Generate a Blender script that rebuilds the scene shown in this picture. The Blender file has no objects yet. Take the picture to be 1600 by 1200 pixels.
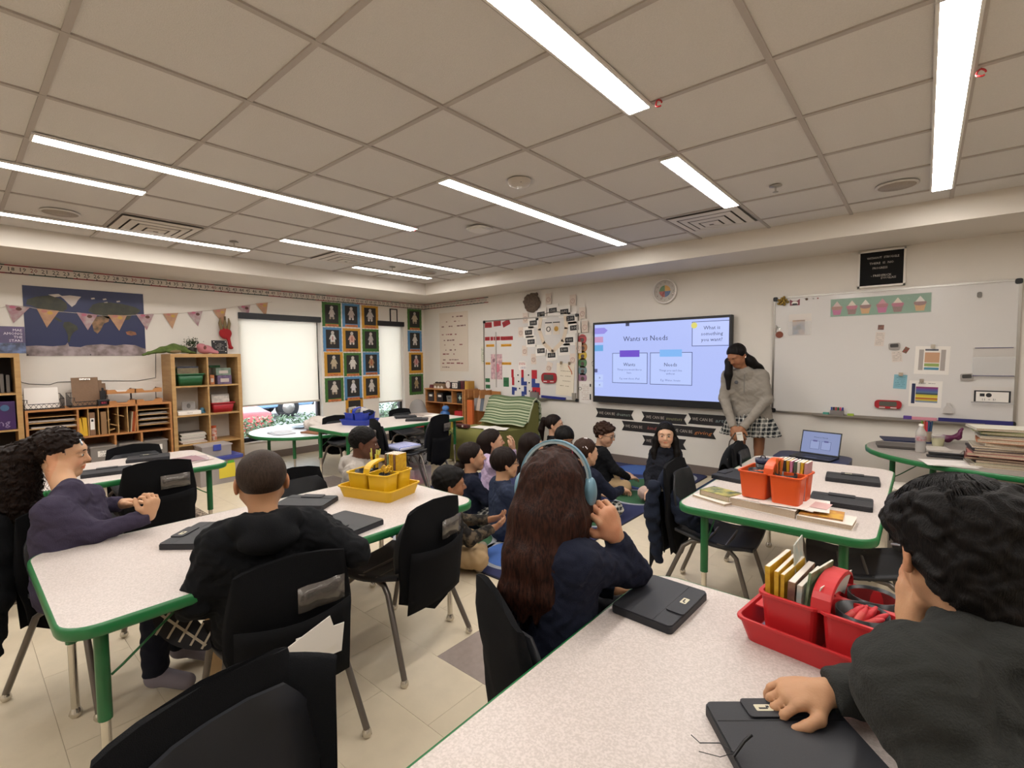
# Elementary classroom during a carpet lesson - everything is built here in mesh code.
import bpy, math, random
import numpy as np
from mathutils import Vector, Matrix, Euler
PI = math.pi
R = math.radians
random.seed(5)
C = bpy.context.scene.collection
SC = bpy.context.scene

# ---------------------------------------------------------------- camera, world, exposure
CAM_F, CAM_YAW, CAM_PITCH, CAM_ROLL, CAM_H = 753.98, .707367, -.05584, -.008963, 1.40
_cy, _sy = math.cos(CAM_YAW), math.sin(CAM_YAW)
_w = np.array([-_sy*math.cos(CAM_PITCH), _cy*math.cos(CAM_PITCH), math.sin(CAM_PITCH)])
_r0 = np.array([_cy, _sy, 0.]); _u0 = np.cross(_r0, _w)
_r = _r0*math.cos(CAM_ROLL)+_u0*math.sin(CAM_ROLL)
_u = -_r0*math.sin(CAM_ROLL)+_u0*math.cos(CAM_ROLL)
cd = bpy.data.cameras.new('camera'); cam = bpy.data.objects.new('camera', cd); C.objects.link(cam)
cd.sensor_width = 36; cd.lens = 36*CAM_F/1600; cd.clip_start = .02; cd.clip_end = 200
cam.matrix_world = Matrix(((_r[0], _u[0], -_w[0], 0), (_r[1], _u[1], -_w[1], 0), (_r[2], _u[2], -_w[2], CAM_H), (0, 0, 0, 1)))
SC.camera = cam
SC.view_settings.view_transform = 'Standard'; SC.view_settings.look = 'None'
SC.view_settings.exposure = 0.38; SC.view_settings.gamma = 1; SC.view_settings.use_curve_mapping = False
LAMP = 28.0                       # radiance of the ceiling strips
LAMP_COL = (1.0, .96, .915)
wd = bpy.data.worlds.new('sky'); SC.world = wd; wd.use_nodes = True
_bg = wd.node_tree.nodes['Background']; _bg.inputs[0].default_value = (.80, .90, 1.0, 1); _bg.inputs[1].default_value = 5.0

# survey of the room from the photograph: pixel (1600x1200) -> point on a real plane of the room
def _ray(x, y): return _r*(x-800)/CAM_F+_u*(600-y)/CAM_F+_w
def onz(x, y, z=0.): d = _ray(x, y); d = d*(z-CAM_H)/d[2]; return (d[0], d[1])
def ony(x, y, Y=5.72): d = _ray(x, y); d = d*Y/d[1]; return (d[0], d[2]+CAM_H)       # x, z on the plane y=Y
def onx(x, y, X=-7.): d = _ray(x, y); d = d*X/d[0]; return (d[1], d[2]+CAM_H)       # y, z on the plane x=X
def ond(x, y, D): d = _ray(x, y); return np.array([0, 0, CAM_H])+d*D

# ---------------------------------------------------------------- materials
def lin(c):
    if isinstance(c, str): c = tuple(int(c[i:i+2], 16)/255 for i in (0, 2, 4))
    return tuple(v/12.92 if v <= .04045 else ((v+.055)/1.055)**2.4 for v in c)+(1,)
MATS = {}
def mat(name, col, rough=.6, metal=0, noise=0, scale=40, col2=None, bump=0, bscale=None, emit=0, alpha=1, trans=0, spec=.5, kind='noise', sheen=0, fac=(.35, .65)):
    if name in MATS: return MATS[name]
    m = bpy.data.materials.new(name); m.use_nodes = True; nt = m.node_tree; N = nt.nodes; L = nt.links
    b = N['Principled BSDF']; c = lin(col)
    b.inputs['Base Color'].default_value = c; b.inputs['Roughness'].default_value = rough; b.inputs['Metallic'].default_value = metal
    b.inputs['Specular IOR Level'].default_value = spec
    if sheen: b.inputs['Sheen Weight'].default_value = sheen
    if trans: b.inputs['Transmission Weight'].default_value = trans
    if alpha < 1: b.inputs['Alpha'].default_value = alpha
    if emit: b.inputs['Base Color'].default_value = (0, 0, 0, 1); b.inputs['Emission Color'].default_value = c; b.inputs['Emission Strength'].default_value = emit
    tc = N.new('ShaderNodeTexCoord')
    if noise or col2:
        if kind == 'wood':
            mp = N.new('ShaderNodeMapping'); mp.inputs[3].default_value = (scale*.12, scale*.12, scale) if True else ()
            L.new(tc.outputs['Object'], mp.inputs[0]); src = mp.outputs[0]
        else: src = tc.outputs['Object']
        n = N.new('ShaderNodeTexNoise'); n.inputs['Scale'].default_value = 1 if kind == 'wood' else scale; n.inputs['Detail'].default_value = 3
        L.new(src, n.inputs['Vector'])
        cr = N.new('ShaderNodeValToRGB'); cr.color_ramp.elements[0].position = fac[0]; cr.color_ramp.elements[1].position = fac[1]
        c2 = lin(col2) if col2 else tuple(min(1, v*(1-noise)) for v in c[:3])+(1,)
        cr.color_ramp.elements[0].color = c2; cr.color_ramp.elements[1].color = c
        L.new(n.outputs['Fac'], cr.inputs[0]); L.new(cr.outputs[0], b.inputs['Base Color'])
        if emit: L.new(cr.outputs[0], b.inputs['Emission Color'])
    if bump:
        n2 = N.new('ShaderNodeTexNoise'); n2.inputs['Scale'].default_value = bscale or scale; n2.inputs['Detail'].default_value = 4
        L.new(tc.outputs['Object'], n2.inputs['Vector'])
        bp = N.new('ShaderNodeBump'); bp.inputs['Strength'].default_value = bump; bp.inputs['Distance'].default_value = .01
        L.new(n2.outputs['Fac'], bp.inputs['Height']); L.new(bp.outputs[0], b.inputs['Normal'])
    MATS[name] = m; return m
def vmat(name, rough=.6, sheen=0, bump=0, bscale=60, spec=.4, sss=0):
    """material whose base colour is the mesh's own painted colour attribute"""
    if name in MATS: return MATS[name]
    m = mat(name, 'ffffff', rough, spec=spec, sheen=sheen, bump=bump, bscale=bscale)
    a = m.node_tree.nodes.new('ShaderNodeAttribute'); a.attribute_name = 'paint'
    m.node_tree.links.new(a.outputs['Color'], m.node_tree.nodes['Principled BSDF'].inputs['Base Color'])
    if sss:
        b = m.node_tree.nodes['Principled BSDF']; b.inputs['Subsurface Weight'].default_value = sss; b.inputs['Subsurface Scale'].default_value = .01
    return m
def plain(hexcol, rough=.6, **k): return mat('colour_'+hexcol+('' if rough == .6 else '_%d' % int(rough*100)), hexcol, rough, **k)

# ---------------------------------------------------------------- mesh helpers
def T(x=0, y=0, z=0, rx=0, ry=0, rz=0, s=1):
    return Matrix.Translation((x, y, z)) @ Euler((rx, ry, rz)).to_matrix().to_4x4() @ Matrix.Diagonal((s, s, s, 1) if not isinstance(s, tuple) else s+(1,))
class MB:
    def __init__(s): s.v = []; s.f = []; s.m = []; s.sm = []
    def add(s, vs, fs, mi=0, M=None, smooth=False):
        o = len(s.v)
        s.v += [tuple(M @ Vector(p)) for p in vs] if M is not None else [tuple(p) for p in vs]
        s.f += [tuple(i+o for i in f) for f in fs]; s.m += [mi]*len(fs); s.sm += [smooth]*len(fs); return s
    def box(s, x0, x1, y0, y1, z0, z1, mi=0, M=None):
        return s.add([(x0, y0, z0), (x1, y0, z0), (x1, y1, z0), (x0, y1, z0), (x0, y0, z1), (x1, y0, z1), (x1, y1, z1), (x0, y1, z1)],
              [(0, 3, 2, 1), (4, 5, 6, 7), (0, 1, 5, 4), (1, 2, 6, 5), (2, 3, 7, 6), (3, 0, 4, 7)], mi, M)
    def cbox(s, cx, cy, cz, w, d, h, mi=0, M=None): return s.box(cx-w/2, cx+w/2, cy-d/2, cy+d/2, cz-h/2, cz+h/2, mi, M)
    def prism(s, poly, z0, z1, mi=0, M=None, smooth=False, mtop=None):
        """polygon in xy extruded from z0 to z1"""
        n = len(poly)
        s.add([(x, y, z0) for x, y in poly]+[(x, y, z1) for x, y in poly], [(i, (i+1) % n, (i+1) % n+n, i+n) for i in range(n)], mi, M, smooth)
        s.add([(x, y, z1) for x, y in poly], [tuple(range(n))], mi if mtop is None else mtop, M)
        s.add([(x, y, z0) for x, y in poly], [tuple(reversed(range(n)))], mi, M); return s
    def plate(s, poly, y0, y1, mi=0, M=None):
        """polygon in xz (wall-facing) extruded from y0 (front) to y1 (back)"""
        K = Matrix(((1, 0, 0, 0), (0, 0, -1, 0), (0, 1, 0, 0), (0, 0, 0, 1)))
        return s.prism(poly, -y1, -y0, mi, (M @ K) if M is not None else K)
    def rings(s, rings, mi=0, M=None, smooth=True, cap=True):
        """loft closed rings with equal vertex counts"""
        n = len(rings[0]); vs = [p for r in rings for p in r]; fs = []
        for k in range(len(rings)-1):
            for i in range(n):
                j = (i+1) % n; fs.append((k*n+i, k*n+j, (k+1)*n+j, (k+1)*n+i))
        s.add(vs, fs, mi, M, smooth)
        if cap: s.add(rings[0], [tuple(reversed(range(n)))], mi, M); s.add(rings[-1], [tuple(range(n))], mi, M)
        return s
    def lathe(s, prof, n=16, mi=0, M=None, cap=True, smooth=True, ell=1.):
        return s.rings([[(r*math.cos(2*PI*i/n), r*ell*math.sin(2*PI*i/n), z) for i in range(n)] for r, z in prof], mi, M, smooth, cap)
    def tube(s, pts, r, n=8, mi=0, M=None, cap=True, smooth=True):
        pts = [Vector(p) for p in pts]; rs = r if isinstance(r, (list, tuple)) else [r]*len(pts); rings = []; up = None
        for k, p in enumerate(pts):
            t = (pts[min(k+1, len(pts)-1)]-pts[max(k-1, 0)])
            if t.length < 1e-9: t = Vector((0, 0, 1))
            t.normalize()
            if up is None: up = Vector((0, 0, 1)) if abs(t.z) < .9 else Vector((1, 0, 0))
            a = t.cross(up)
            if a.length < 1e-6: a = t.orthogonal()
            a.normalize(); b = a.cross(t).normalized(); up = b
            rings.append([tuple(p+(a*math.cos(2*PI*i/n)+b*math.sin(2*PI*i/n))*rs[k]) for i in range(n)])
        return s.rings(rings, mi, M, smooth, cap)
    def sphere(s, c, r, n=12, mi=0, M=None):
        rr = r if isinstance(r, (list, tuple)) else (r, r, r); m = n//2
        rings = [[(c[0]+rr[0]*math.sin(PI*k/m)*math.cos(2*PI*i/n), c[1]+rr[1]*math.sin(PI*k/m)*math.sin(2*PI*i/n), c[2]-rr[2]*math.cos(PI*k/m)) for i in range(n)] for k in range(1, m)]
        s.rings(rings, mi, M, True, False); n0 = len(s.v)
        s.add([(c[0], c[1], c[2]-rr[2])]+rings[0], [(0, (i+1) % n+1, i+1) for i in range(n)], mi, M, True)
        s.add([(c[0], c[1], c[2]+rr[2])]+rings[-1], [(0, i+1, (i+1) % n+1) for i in range(n)], mi, M, True); return s
    def build(s, name, mats, parent=None, smooth=None, bevel=0, loc=None, rotz=0, seg=2):
        me = bpy.data.meshes.new(name); me.from_pydata(s.v, [], s.f)
        for m in (mats if isinstance(mats, (list, tuple)) else [mats]): me.materials.append(m)
        me.polygons.foreach_set('material_index', s.m)
        me.polygons.foreach_set('use_smooth', s.sm if smooth is None else [smooth]*len(s.f))
        me.update(); o = bpy.data.objects.new(name, me); C.objects.link(o)
        if parent is not None: o.parent = parent
        if loc is not None: o.location = loc
        if rotz: o.rotation_euler = (0, 0, rotz)
        if bevel:
            bv = o.modifiers.new('bevel', 'BEVEL'); bv.width = bevel; bv.segments = seg; bv.limit_method = 'ANGLE'; bv.angle_limit = .6
        return o
def rrect(w, d, r, n=5, cx=0, cy=0):
    out = []
    for qx, qy, a in ((1, 1, 0), (-1, 1, 90), (-1, -1, 180), (1, -1, 270)):
        for i in range(n+1):
            t = R(a+90*i/n); out.append((cx+qx*(w/2-r)+r*math.cos(t), cy+qy*(d/2-r)+r*math.sin(t)))
    return out
def ngon(n, r, cx=0, cy=0, a0=0, ry=None): return [(cx+r*math.cos(a0+2*PI*i/n), cy+(ry or r)*math.sin(a0+2*PI*i/n)) for i in range(n)]
def thing(name, label, cat, loc=(0, 0, 0), rotz=0, group=None, rot=None):
    o = bpy.data.objects.new(name, None); C.objects.link(o); o.empty_display_size = .1
    o.location = loc; o.rotation_euler = rot or (0, 0, rotz); tag(o, label, cat, group); return o
def tag(o, label, cat, group=None, kind=None):
    if label: o['label'] = label
    if cat: o['category'] = cat
    if group: o['group'] = group
    if kind: o['kind'] = kind
    return o
def kids(o): return [c for c in bpy.data.objects if c.parent == o]
def dup(root, loc, rotz=0, label=None, group=None):
    def cp(o, par):
        c = o.copy(); C.objects.link(c); c.parent = par
        for ch in tree.get(o.name, ()): cp(ch, c)
        return c
    tree = {}
    for o in bpy.data.objects:
        if o.parent is not None: tree.setdefault(o.parent.name, []).append(o)
    r = cp(root, None); r.location = loc; r.rotation_euler = (0, 0, rotz)
    if label: r['label'] = label
    if group: r['group'] = group
    return r
_GL = {}
def _tw(s):
    cu = bpy.data.curves.new('t', 'FONT'); cu.body = s; cu.resolution_u = 1; cu.extrude = .0006
    t = bpy.data.objects.new('t', cu); C.objects.link(t); bpy.context.view_layer.update()
    me = bpy.data.meshes.new_from_object(t.evaluated_get(bpy.context.evaluated_depsgraph_get())); bpy.data.objects.remove(t); bpy.data.curves.remove(cu)
    v = [tuple(p.co) for p in me.vertices]; f = [tuple(p.vertices) for p in me.polygons]; bpy.data.meshes.remove(me); return v, f
def _xw(v): xs = [p[0] for p in v]; return max(xs)-min(xs)
_hh = _xw(_tw('HH')[0])
for ch in "ABCDEFGHIJKLMNOPQRSTUVWXYZabcdefghijklmnopqrstuvwxyz0123456789?.,'-:+=<>/!%":
    v_, f_ = _tw(ch); _GL[ch] = (v_, f_, _xw(_tw('H'+ch+'H')[0])-_hh)
def put_text(q, s, size, mi=0, M=None, align='CENTER', shear=0, width=None, bold=0):
    """letters laid out in the local xz plane facing -y, appended to the mesh builder q"""
    lines = s.split('\n')
    for li, ln in enumerate(lines):
        w = sum(_GL[c][2] if c in _GL else .28 for c in ln)*size; k = width/w if width and w else 1.
        x = {'CENTER': -w*k/2, 'LEFT': 0, 'RIGHT': -w*k}[align]; z0 = -(li-(len(lines)-1)/2)*size*1.15-.35*size
        for c in ln:
            if c in _GL:
                v, f, a = _GL[c]; q.add([(x+(p[0]+shear*p[1])*size*k, -p[2]*size*.5, z0+p[1]*size) for p in v], f, mi, M); x += a*size*k
            else: x += .28*size*k
    return q
def text(s, size, m, parent, loc=(0, 0, 0), name='lettering', align='CENTER', rotz=0, width=None, shear=0, tilt=0):
    q = MB(); put_text(q, s, size, 0, None, align, shear, width); o = q.build(name, m, parent, loc=loc); o.rotation_euler = (0, tilt, rotz); return o
def scribble(q, x0, x1, z, rnd, h=.004, mi=0, y=-.0012, gap=.3):
    """a row of small printed or handwritten marks too fine to read"""
    x = x0
    while x < x1:
        w = rnd.uniform(.6, 2.2)*h*1.6; w = min(w, x1-x)
        if rnd.random() > gap*.6: q.box(x, x+w, y, y+.0006, z-h/2*rnd.uniform(.5, 1), z+h/2*rnd.uniform(.5, 1), mi)
        x += w+h*.6
FRONT, LEFT = 0., PI/2            # turn of things that hang on the front wall / the left wall; their own -y looks into the room
def front(name, label, cat, x, z, off=.002, group=None): return thing(name, label, cat, (x, 5.72-off, z), FRONT, group)
def left(name, label, cat, y, z, off=.002, group=None): return thing(name, label, cat, (-7.+off, y, z), LEFT, group)
# ---------------------------------------------------------------- materials of the room
WALL = mat('wall_paint', 'e2dbd1', .75, noise=.03, scale=3, bump=.05, bscale=300)
CEIL = mat('ceiling_tile_white', 'dad5cf', .9, noise=.06, scale=260, bump=.25, bscale=220)
GRID = mat('ceiling_grid_white', 'b3aaa2', .6)
FTILE = mat('vinyl_tile_beige', 'cdbfa6', .42, noise=.07, scale=9, bump=.03, bscale=60, spec=.35)
FTILE2 = mat('vinyl_tile_grey', '8f8078', .45, noise=.12, scale=30)
BASE = mat('rubber_base_grey', '6f625b', .6)
BLACK = mat('black_plastic', '141416', .45)
WHITE = mat('white_gloss', 'e4e0da', .35)
CHROME = mat('chrome', 'd0ccc4', .18, 1)
GLASS = mat('window_glass', 'ffffff', .02, trans=1, spec=.5)
ALU = mat('aluminium', 'a8a39c', .35, 1)
# ---------------------------------------------------------------- floor
XR, YB, YF, XL = 2.6, -3.4, 5.72, -7.
fl = MB().box(XL-.3, XR+.2, YB-.2, YF+.2, -.12, -.004).build('floor', mat('floor_screed', 'bfb29b', .6)); fl['kind'] = 'structure'
tx, ty = -1.70, 1.43; k = 0
meA = {}
for mi_, m_ in ((0, FTILE), (1, FTILE2)):
    q = MB(); q.box(.0006, .6090, .0006, .3042, -.004, 0); o = q.build('floor_tile', m_); meA[mi_] = o.data; bpy.data.objects.remove(o)
grey = {(0, 0), (-6, 4), (-8, 9), (2, 8), (-4, -3)}
for i in range(-9, 4):
    for j in range(-4, 14):
        x = tx+i*.6096+(.3 if j % 2 else 0); y = ty+j*.3048
        if x < XL or y+.3 > YF or x > .75: continue
        g = 1 if (i, j) in grey else 0
        o = bpy.data.objects.new('floor_tile', meA[g]); C.objects.link(o); o.parent = fl; o.location = (x, y, 0)
        if g: o['label'] = 'grey accent floor tile'
# plain vinyl for the rest of the floor
MB().box(XL, XR, YB, .21, -.004, -.0003).box(.75, XR, .21, YF, -.004, -.0003).build('floor_sheet', FTILE, fl)
# ---------------------------------------------------------------- walls with window openings
def struct(name, mb, m, **k): o = mb.build(name, m, **k); o['kind'] = 'structure'; return o
W1 = (2.56, 3.72, .27, 2.02); W2 = (4.72, 5.26, .27, 2.02)
wl = MB()
def wseg(y0, y1, z0, z1): wl.box(XL-.2, XL, y0, y1, z0, z1)
wseg(YB, W1[0], 0, 2.7); wseg(W1[1], W2[0], 0, 2.7); wseg(W2[1], YF, 0, 2.7)
for w in (W1, W2): wseg(w[0], w[1], 0, w[2]); wseg(w[0], w[1], w[3], 2.7)
struct('wall_left', wl, WALL)
struct('wall_front', MB().box(XL-.2, XR+.2, YF, YF+.2, 0, 2.7), WALL)
struct('wall_right', MB().box(XR, XR+.2, YB-.2, YF, 0, 2.7), WALL)
struct('wall_back', MB().box(XL-.2, XR, YB-.2, YB, 0, 2.7), WALL)
struct('baseboard_front', MB().box(XL+.012, XR, YF-.012, YF, 0, .1), BASE)
struct('baseboard_left', MB().box(XL, XL+.012, YB, YF-.012, 0, .1), BASE)
struct('baseboard_right', MB().box(XR-.012, XR, YB, YF-.012, 0, .1), BASE)
# soffit: dropped border with a flat underside all round the room
SOF = mat('soffit_paint', 'dfd7cc', .8)
for nm, b in (('trim_1', (XL, XR, 4.93, YF, 2.381, 2.7)), ('trim_2', (XL, -5.98, YB, 4.93, 2.381, 2.7)), ('trim_3', (1.9, XR, YB, 4.93, 2.381, 2.7)), ('trim_4', (-5.98, 1.9, YB, -2.75, 2.381, 2.7))):
    struct(nm, MB().box(*b), SOF)
# ---------------------------------------------------------------- ceiling: tiles and grid bars are pieces of it
ZC = 2.554
ce = struct('ceiling', MB().box(-5.98, 1.9, -2.75, 4.93, ZC+.05, ZC+.12), CEIL)
gx = [-2.341-.6145*j for j in range(-6, 6)]; gx = sorted(g for g in gx if -5.98 < g < 1.9)
gy = [.3276+.61*i for i in range(-6, 9)]; gy = [g for g in gy if -2.75 < g < 4.93]
ex = [-5.98]+gx+[1.9]; ey = [-2.75]+gy+[4.93]
tcache = {}
for a, b in zip(ex[:-1], ex[1:]):
    for c, d in zip(ey[:-1], ey[1:]):
        key = (round(b-a, 3), round(d-c, 3))
        if key not in tcache:
            q = MB(); q.box(.004, b-a-.004, .004, d-c-.004, .006, .02); o = q.build('ceiling_tile', CEIL); tcache[key] = o.data; bpy.data.objects.remove(o)
        o = bpy.data.objects.new('ceiling_tile', tcache[key]); C.objects.link(o); o.parent = ce; o.location = (a, c, ZC)
for g in gx: MB().box(g-.012, g+.012, -2.75, 4.93, ZC-.002, ZC+.008).build('grid_bar', GRID, ce)
for g in gy: MB().box(-5.98, 1.9, g-.012, g+.012, ZC-.001, ZC+.007).build('grid_bar', GRID, ce)
# ---------------------------------------------------------------- linear lamps
lm = mat('lamp_diffuser', 'ffffff', .5)
_b = lm.node_tree.nodes['Principled BSDF']; _b.inputs['Emission Color'].default_value = LAMP_COL+(1,); _b.inputs['Emission Strength'].default_value = LAMP
def strip(x0, y0, y1, label):
    t = thing('ceiling_lamp', label, 'ceiling light', (x0, y0, ZC), 0, 'linear ceiling lamps')
    L = y1-y0
    MB().box(-.008, .118, -.008, L+.008, -.004, -.0005).box(-.006, .004, 0, L, -.012, -.003).box(.106, .116, 0, L, -.012, -.003).box(0, .11, -.008, .004, -.012, -.002).box(0, .11, L-.004, L+.008, -.012, -.002).build('lamp_frame', WHITE, t)
    MB().box(.0045, .1055, .004, L-.004, -.0105, -.0045).build('lamp_diffuser', lm, t)
for a in ((-3.565, .34, 2.775, 'long linear ceiling lamp over the left table, widest in upper left of photo'),
          (-4.17, -1.5, .94, 'linear ceiling lamp cut by the left photo edge, upper one of the two'),
          (-5.53, -.31, 2.13, 'linear ceiling lamp along the left soffit, cut by photo edge'),
          (-2.462, 2.15, 4.59, 'long linear ceiling lamp beside the round smoke detector'),
          (-1.224, 2.79, 4.0, 'short linear ceiling lamp touching the square vent near the screen'),
          (-1.104, -.28, 2.165, 'broad linear ceiling lamp cut by the top edge near the middle'),
          (.0, 2.16, 4.6, 'brightest linear ceiling lamp at the right, running to the top edge'),
          (-4.79, 2.15, 4.59, 'long linear ceiling lamp farther back over the bean table'),
          (-5.53, 3.37, 4.6, 'shortest linear ceiling lamp by the far left corner'),
          (-2.462, -2.5, -.28, 'linear ceiling lamp behind the camera'),
          (1.23, .34, 2.78, 'linear ceiling lamp right of the camera'),
          (-.0, -2.5, -.3, 'linear ceiling lamp behind the camera near the right wall')): strip(*a)
# ---------------------------------------------------------------- ceiling fittings
def vent(x0, y0, label):
    t = thing('ceiling_vent', label, 'air vent', (x0, y0, ZC), 0, 'square ceiling diffusers')
    w = .57
    MB().box(0, w, 0, w, -.004, -.001).build('backing', mat('vent_dark', '57504a', .7), t)
    for k in range(4):
        a = .01+k*.068; b = w-a; z = -.012-.008*(k)
        q = MB()
        for (x0_, y0_, x1_, y1_) in ((a, a, b, a), (b, a, b, b), (b, b, a, b), (a, b, a, a)):
            dx, dy = (x1_-x0_), (y1_-y0_); L = math.hypot(dx, dy); nx, ny = -dy/L, dx/L; s_ = .052
            q.add([(x0_, y0_, z), (x1_, y1_, z), (x1_-dx/L*s_+nx*s_, y1_-dy/L*s_+ny*s_, z-.006), (x0_+dx/L*s_+nx*s_, y0_+dy/L*s_+ny*s_, z-.006),
                   (x0_, y0_, z+.003), (x1_, y1_, z+.003), (x1_-dx/L*s_+nx*s_, y1_-dy/L*s_+ny*s_, z-.003), (x0_+dx/L*s_+nx*s_, y0_+dy/L*s_+ny*s_, z-.003)],
                  [(0, 1, 2, 3), (7, 6, 5, 4), (0, 4, 5, 1), (3, 2, 6, 7)])
        q.build('louvre', mat('vent_white', 'd8d0c6', .5), t)
vent(-5.40, .95, 'square louvred ceiling vent at upper left beside the soffit lamp')
vent(-1.70, 4.01, 'square louvred ceiling vent above the wall screen')
vent(-5.39, 2.76, 'square louvred ceiling vent in the far left between two lamps')
t = thing('smoke_detector', 'round white motion detector dome on the ceiling', 'detector', (-2.05, 2.49, ZC))
MB().lathe([(.075, -.002), (.075, -.012), (.068, -.03), (.045, -.04), (.012, -.042)], 24).build('detector_body', mat('detector_white', 'c8bfb4', .4), t)
MB().sphere((.0, 0, -.042), (.018, .018, .006), 12).build('lens', WHITE, t)
MB().cbox(.04, -.04, -.032, .02, .004, .004).cbox(-.04, -.045, -.03, .02, .004, .004).build('slot', BLACK, t)
t = thing('wireless_access_point', 'white rounded square access point on the ceiling', 'access point', (-3.04, 3.13, ZC))
MB().prism(rrect(.2, .2, .06), -.022, -.012).prism(rrect(.16, .16, .05), -.034, -.022).build('shell', WHITE, t, bevel=.006)
MB().prism(rrect(.12, .12, .02), -.012, -.001).build('mount', BLACK, t)
def sprinkler(x, y, label):
    t = thing('fire_sprinkler', label, 'sprinkler', (x, y, ZC), 0, 'fire sprinkler heads')
    MB().lathe([(.04, -.002), (.04, -.006), (.012, -.012)], 16).build('escutcheon', ALU, t)
    MB().tube([(0, 0, -.01), (0, 0, -.04)], .006, 8).build('stem', CHROME, t)
    MB().lathe([(.018, -.042), (.018, -.045), (.004, -.046)], 12).build('deflector', ALU, t)
sprinkler(-.81, 3.74, 'chrome fire sprinkler head in the ceiling right of the short lamp')
sprinkler(-5.19, 1.89, 'fire sprinkler head beside the left soffit lamp')
sprinkler(*onz(613, 417, ZC), 'fire sprinkler head in the far left corner of the ceiling')
def speaker(x, y, label):
    t = thing('ceiling_speaker', label, 'speaker', (x, y, ZC), 0, 'round ceiling speakers')
    MB().lathe([(.12, -.001), (.12, -.008), (.108, -.01)], 28).build('rim', CEIL, t)
    MB().lathe([(.106, -.006), (.106, -.0105), (.003, -.012)], 28).build('grille', mat('grille', 'b3a79b', .8, noise=.3, scale=300), t)
speaker(-.18, 4.29, 'round ceiling speaker beside the brightest lamp at right')
speaker(-5.14, .63, 'round ceiling speaker at the left near the vent')
speaker(*onz(668, 426, ZC), 'round ceiling speaker in the far corner')
for (px_, py_, lb) in ((1029, 161, 'small red seal ring hooked at the end of the broad middle lamp'), (1533, 113, 'small red seal ring hanging beside the brightest lamp'), (648, 358, 'tiny red seal ring at the end of the long left lamp')):
    x, y = onz(px_, py_, ZC-.02); q = MB(); q.tube([(.014*math.cos(a*PI/8), .004*math.sin(a), .014*math.sin(a*PI/8)) for a in range(15)], .004, 6)
    q.tube([(0, 0, .014), (0, 0, .02)], .0012, 4)
    o = q.build('seal_ring', plain('b3252a', .4), loc=(x, y, ZC-.022)); tag(o, lb, 'seal ring')
# ---------------------------------------------------------------- windows, shades, outdoors
FR = mat('window_frame_black', '1b1b1f', .5)
SH = mat('roller_shade', 'f4efe4', .8)
nt = SH.node_tree; tr = nt.nodes.new('ShaderNodeBsdfTranslucent'); tr.inputs[0].default_value = lin('fffaf0'); mx = nt.nodes.new('ShaderNodeMixShader'); mx.inputs[0].default_value = .62
nt.links.new(nt.nodes['Principled BSDF'].outputs[0], mx.inputs[1]); nt.links.new(tr.outputs[0], mx.inputs[2]); nt.links.new(mx.outputs[0], nt.nodes['Material Output'].inputs[0])
for n, (w, zs) in enumerate(((W1, .775), (W2, .66))):
    y0, y1, z0, z1 = w
    g = MB().box(XL-.13, XL-.124, y0, y1, z0, z1); wo = struct('window_%d' % (n+1), g, GLASS)
    q = MB(); f = .045
    for b in ((y0, y1, z0, z0+f), (y0, y1, z1-f, z1), (y0, y0+f, z0, z1), (y1-f, y1, z0, z1)): q.box(XL-.15, XL-.09, *b)
    q.build('window_frame', FR, wo)
    MB().box(XL-.09, XL+.015, y0, y1, z0-.02, z0).build('window_sill', WHITE, wo)
    t = thing('roller_shade', ('wide' if n == 0 else 'narrow')+' pale roller shade pulled most of the way down', 'window shade', (XL-.05, (y0+y1)/2, z1), 0)
    h = (y1-y0)/2-.02
    MB().box(-.003, 0, -h, h+(-.02 if n == 0 else 0), zs-z1, -.05).build('shade_fabric', SH, t)
    MB().box(-.008, .008, -h, h, zs-z1-.025, zs-z1).build('hem_bar', mat('hem_bar', 'b9b0a5', .5), t)
    MB().box(-.03, .075, -h-.02, h+.02, -.07, .01).build('headbox', FR, t)
    q = MB(); q.tube([(.04, h-.01, -.05), (.04, h-.005, -.6), (.045, h-.015, -1.15), (.05, h-.03, -.6), (.05, h-.03, -.05)], .0025, 5); q.build('pull_chain', WHITE, t)
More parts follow.
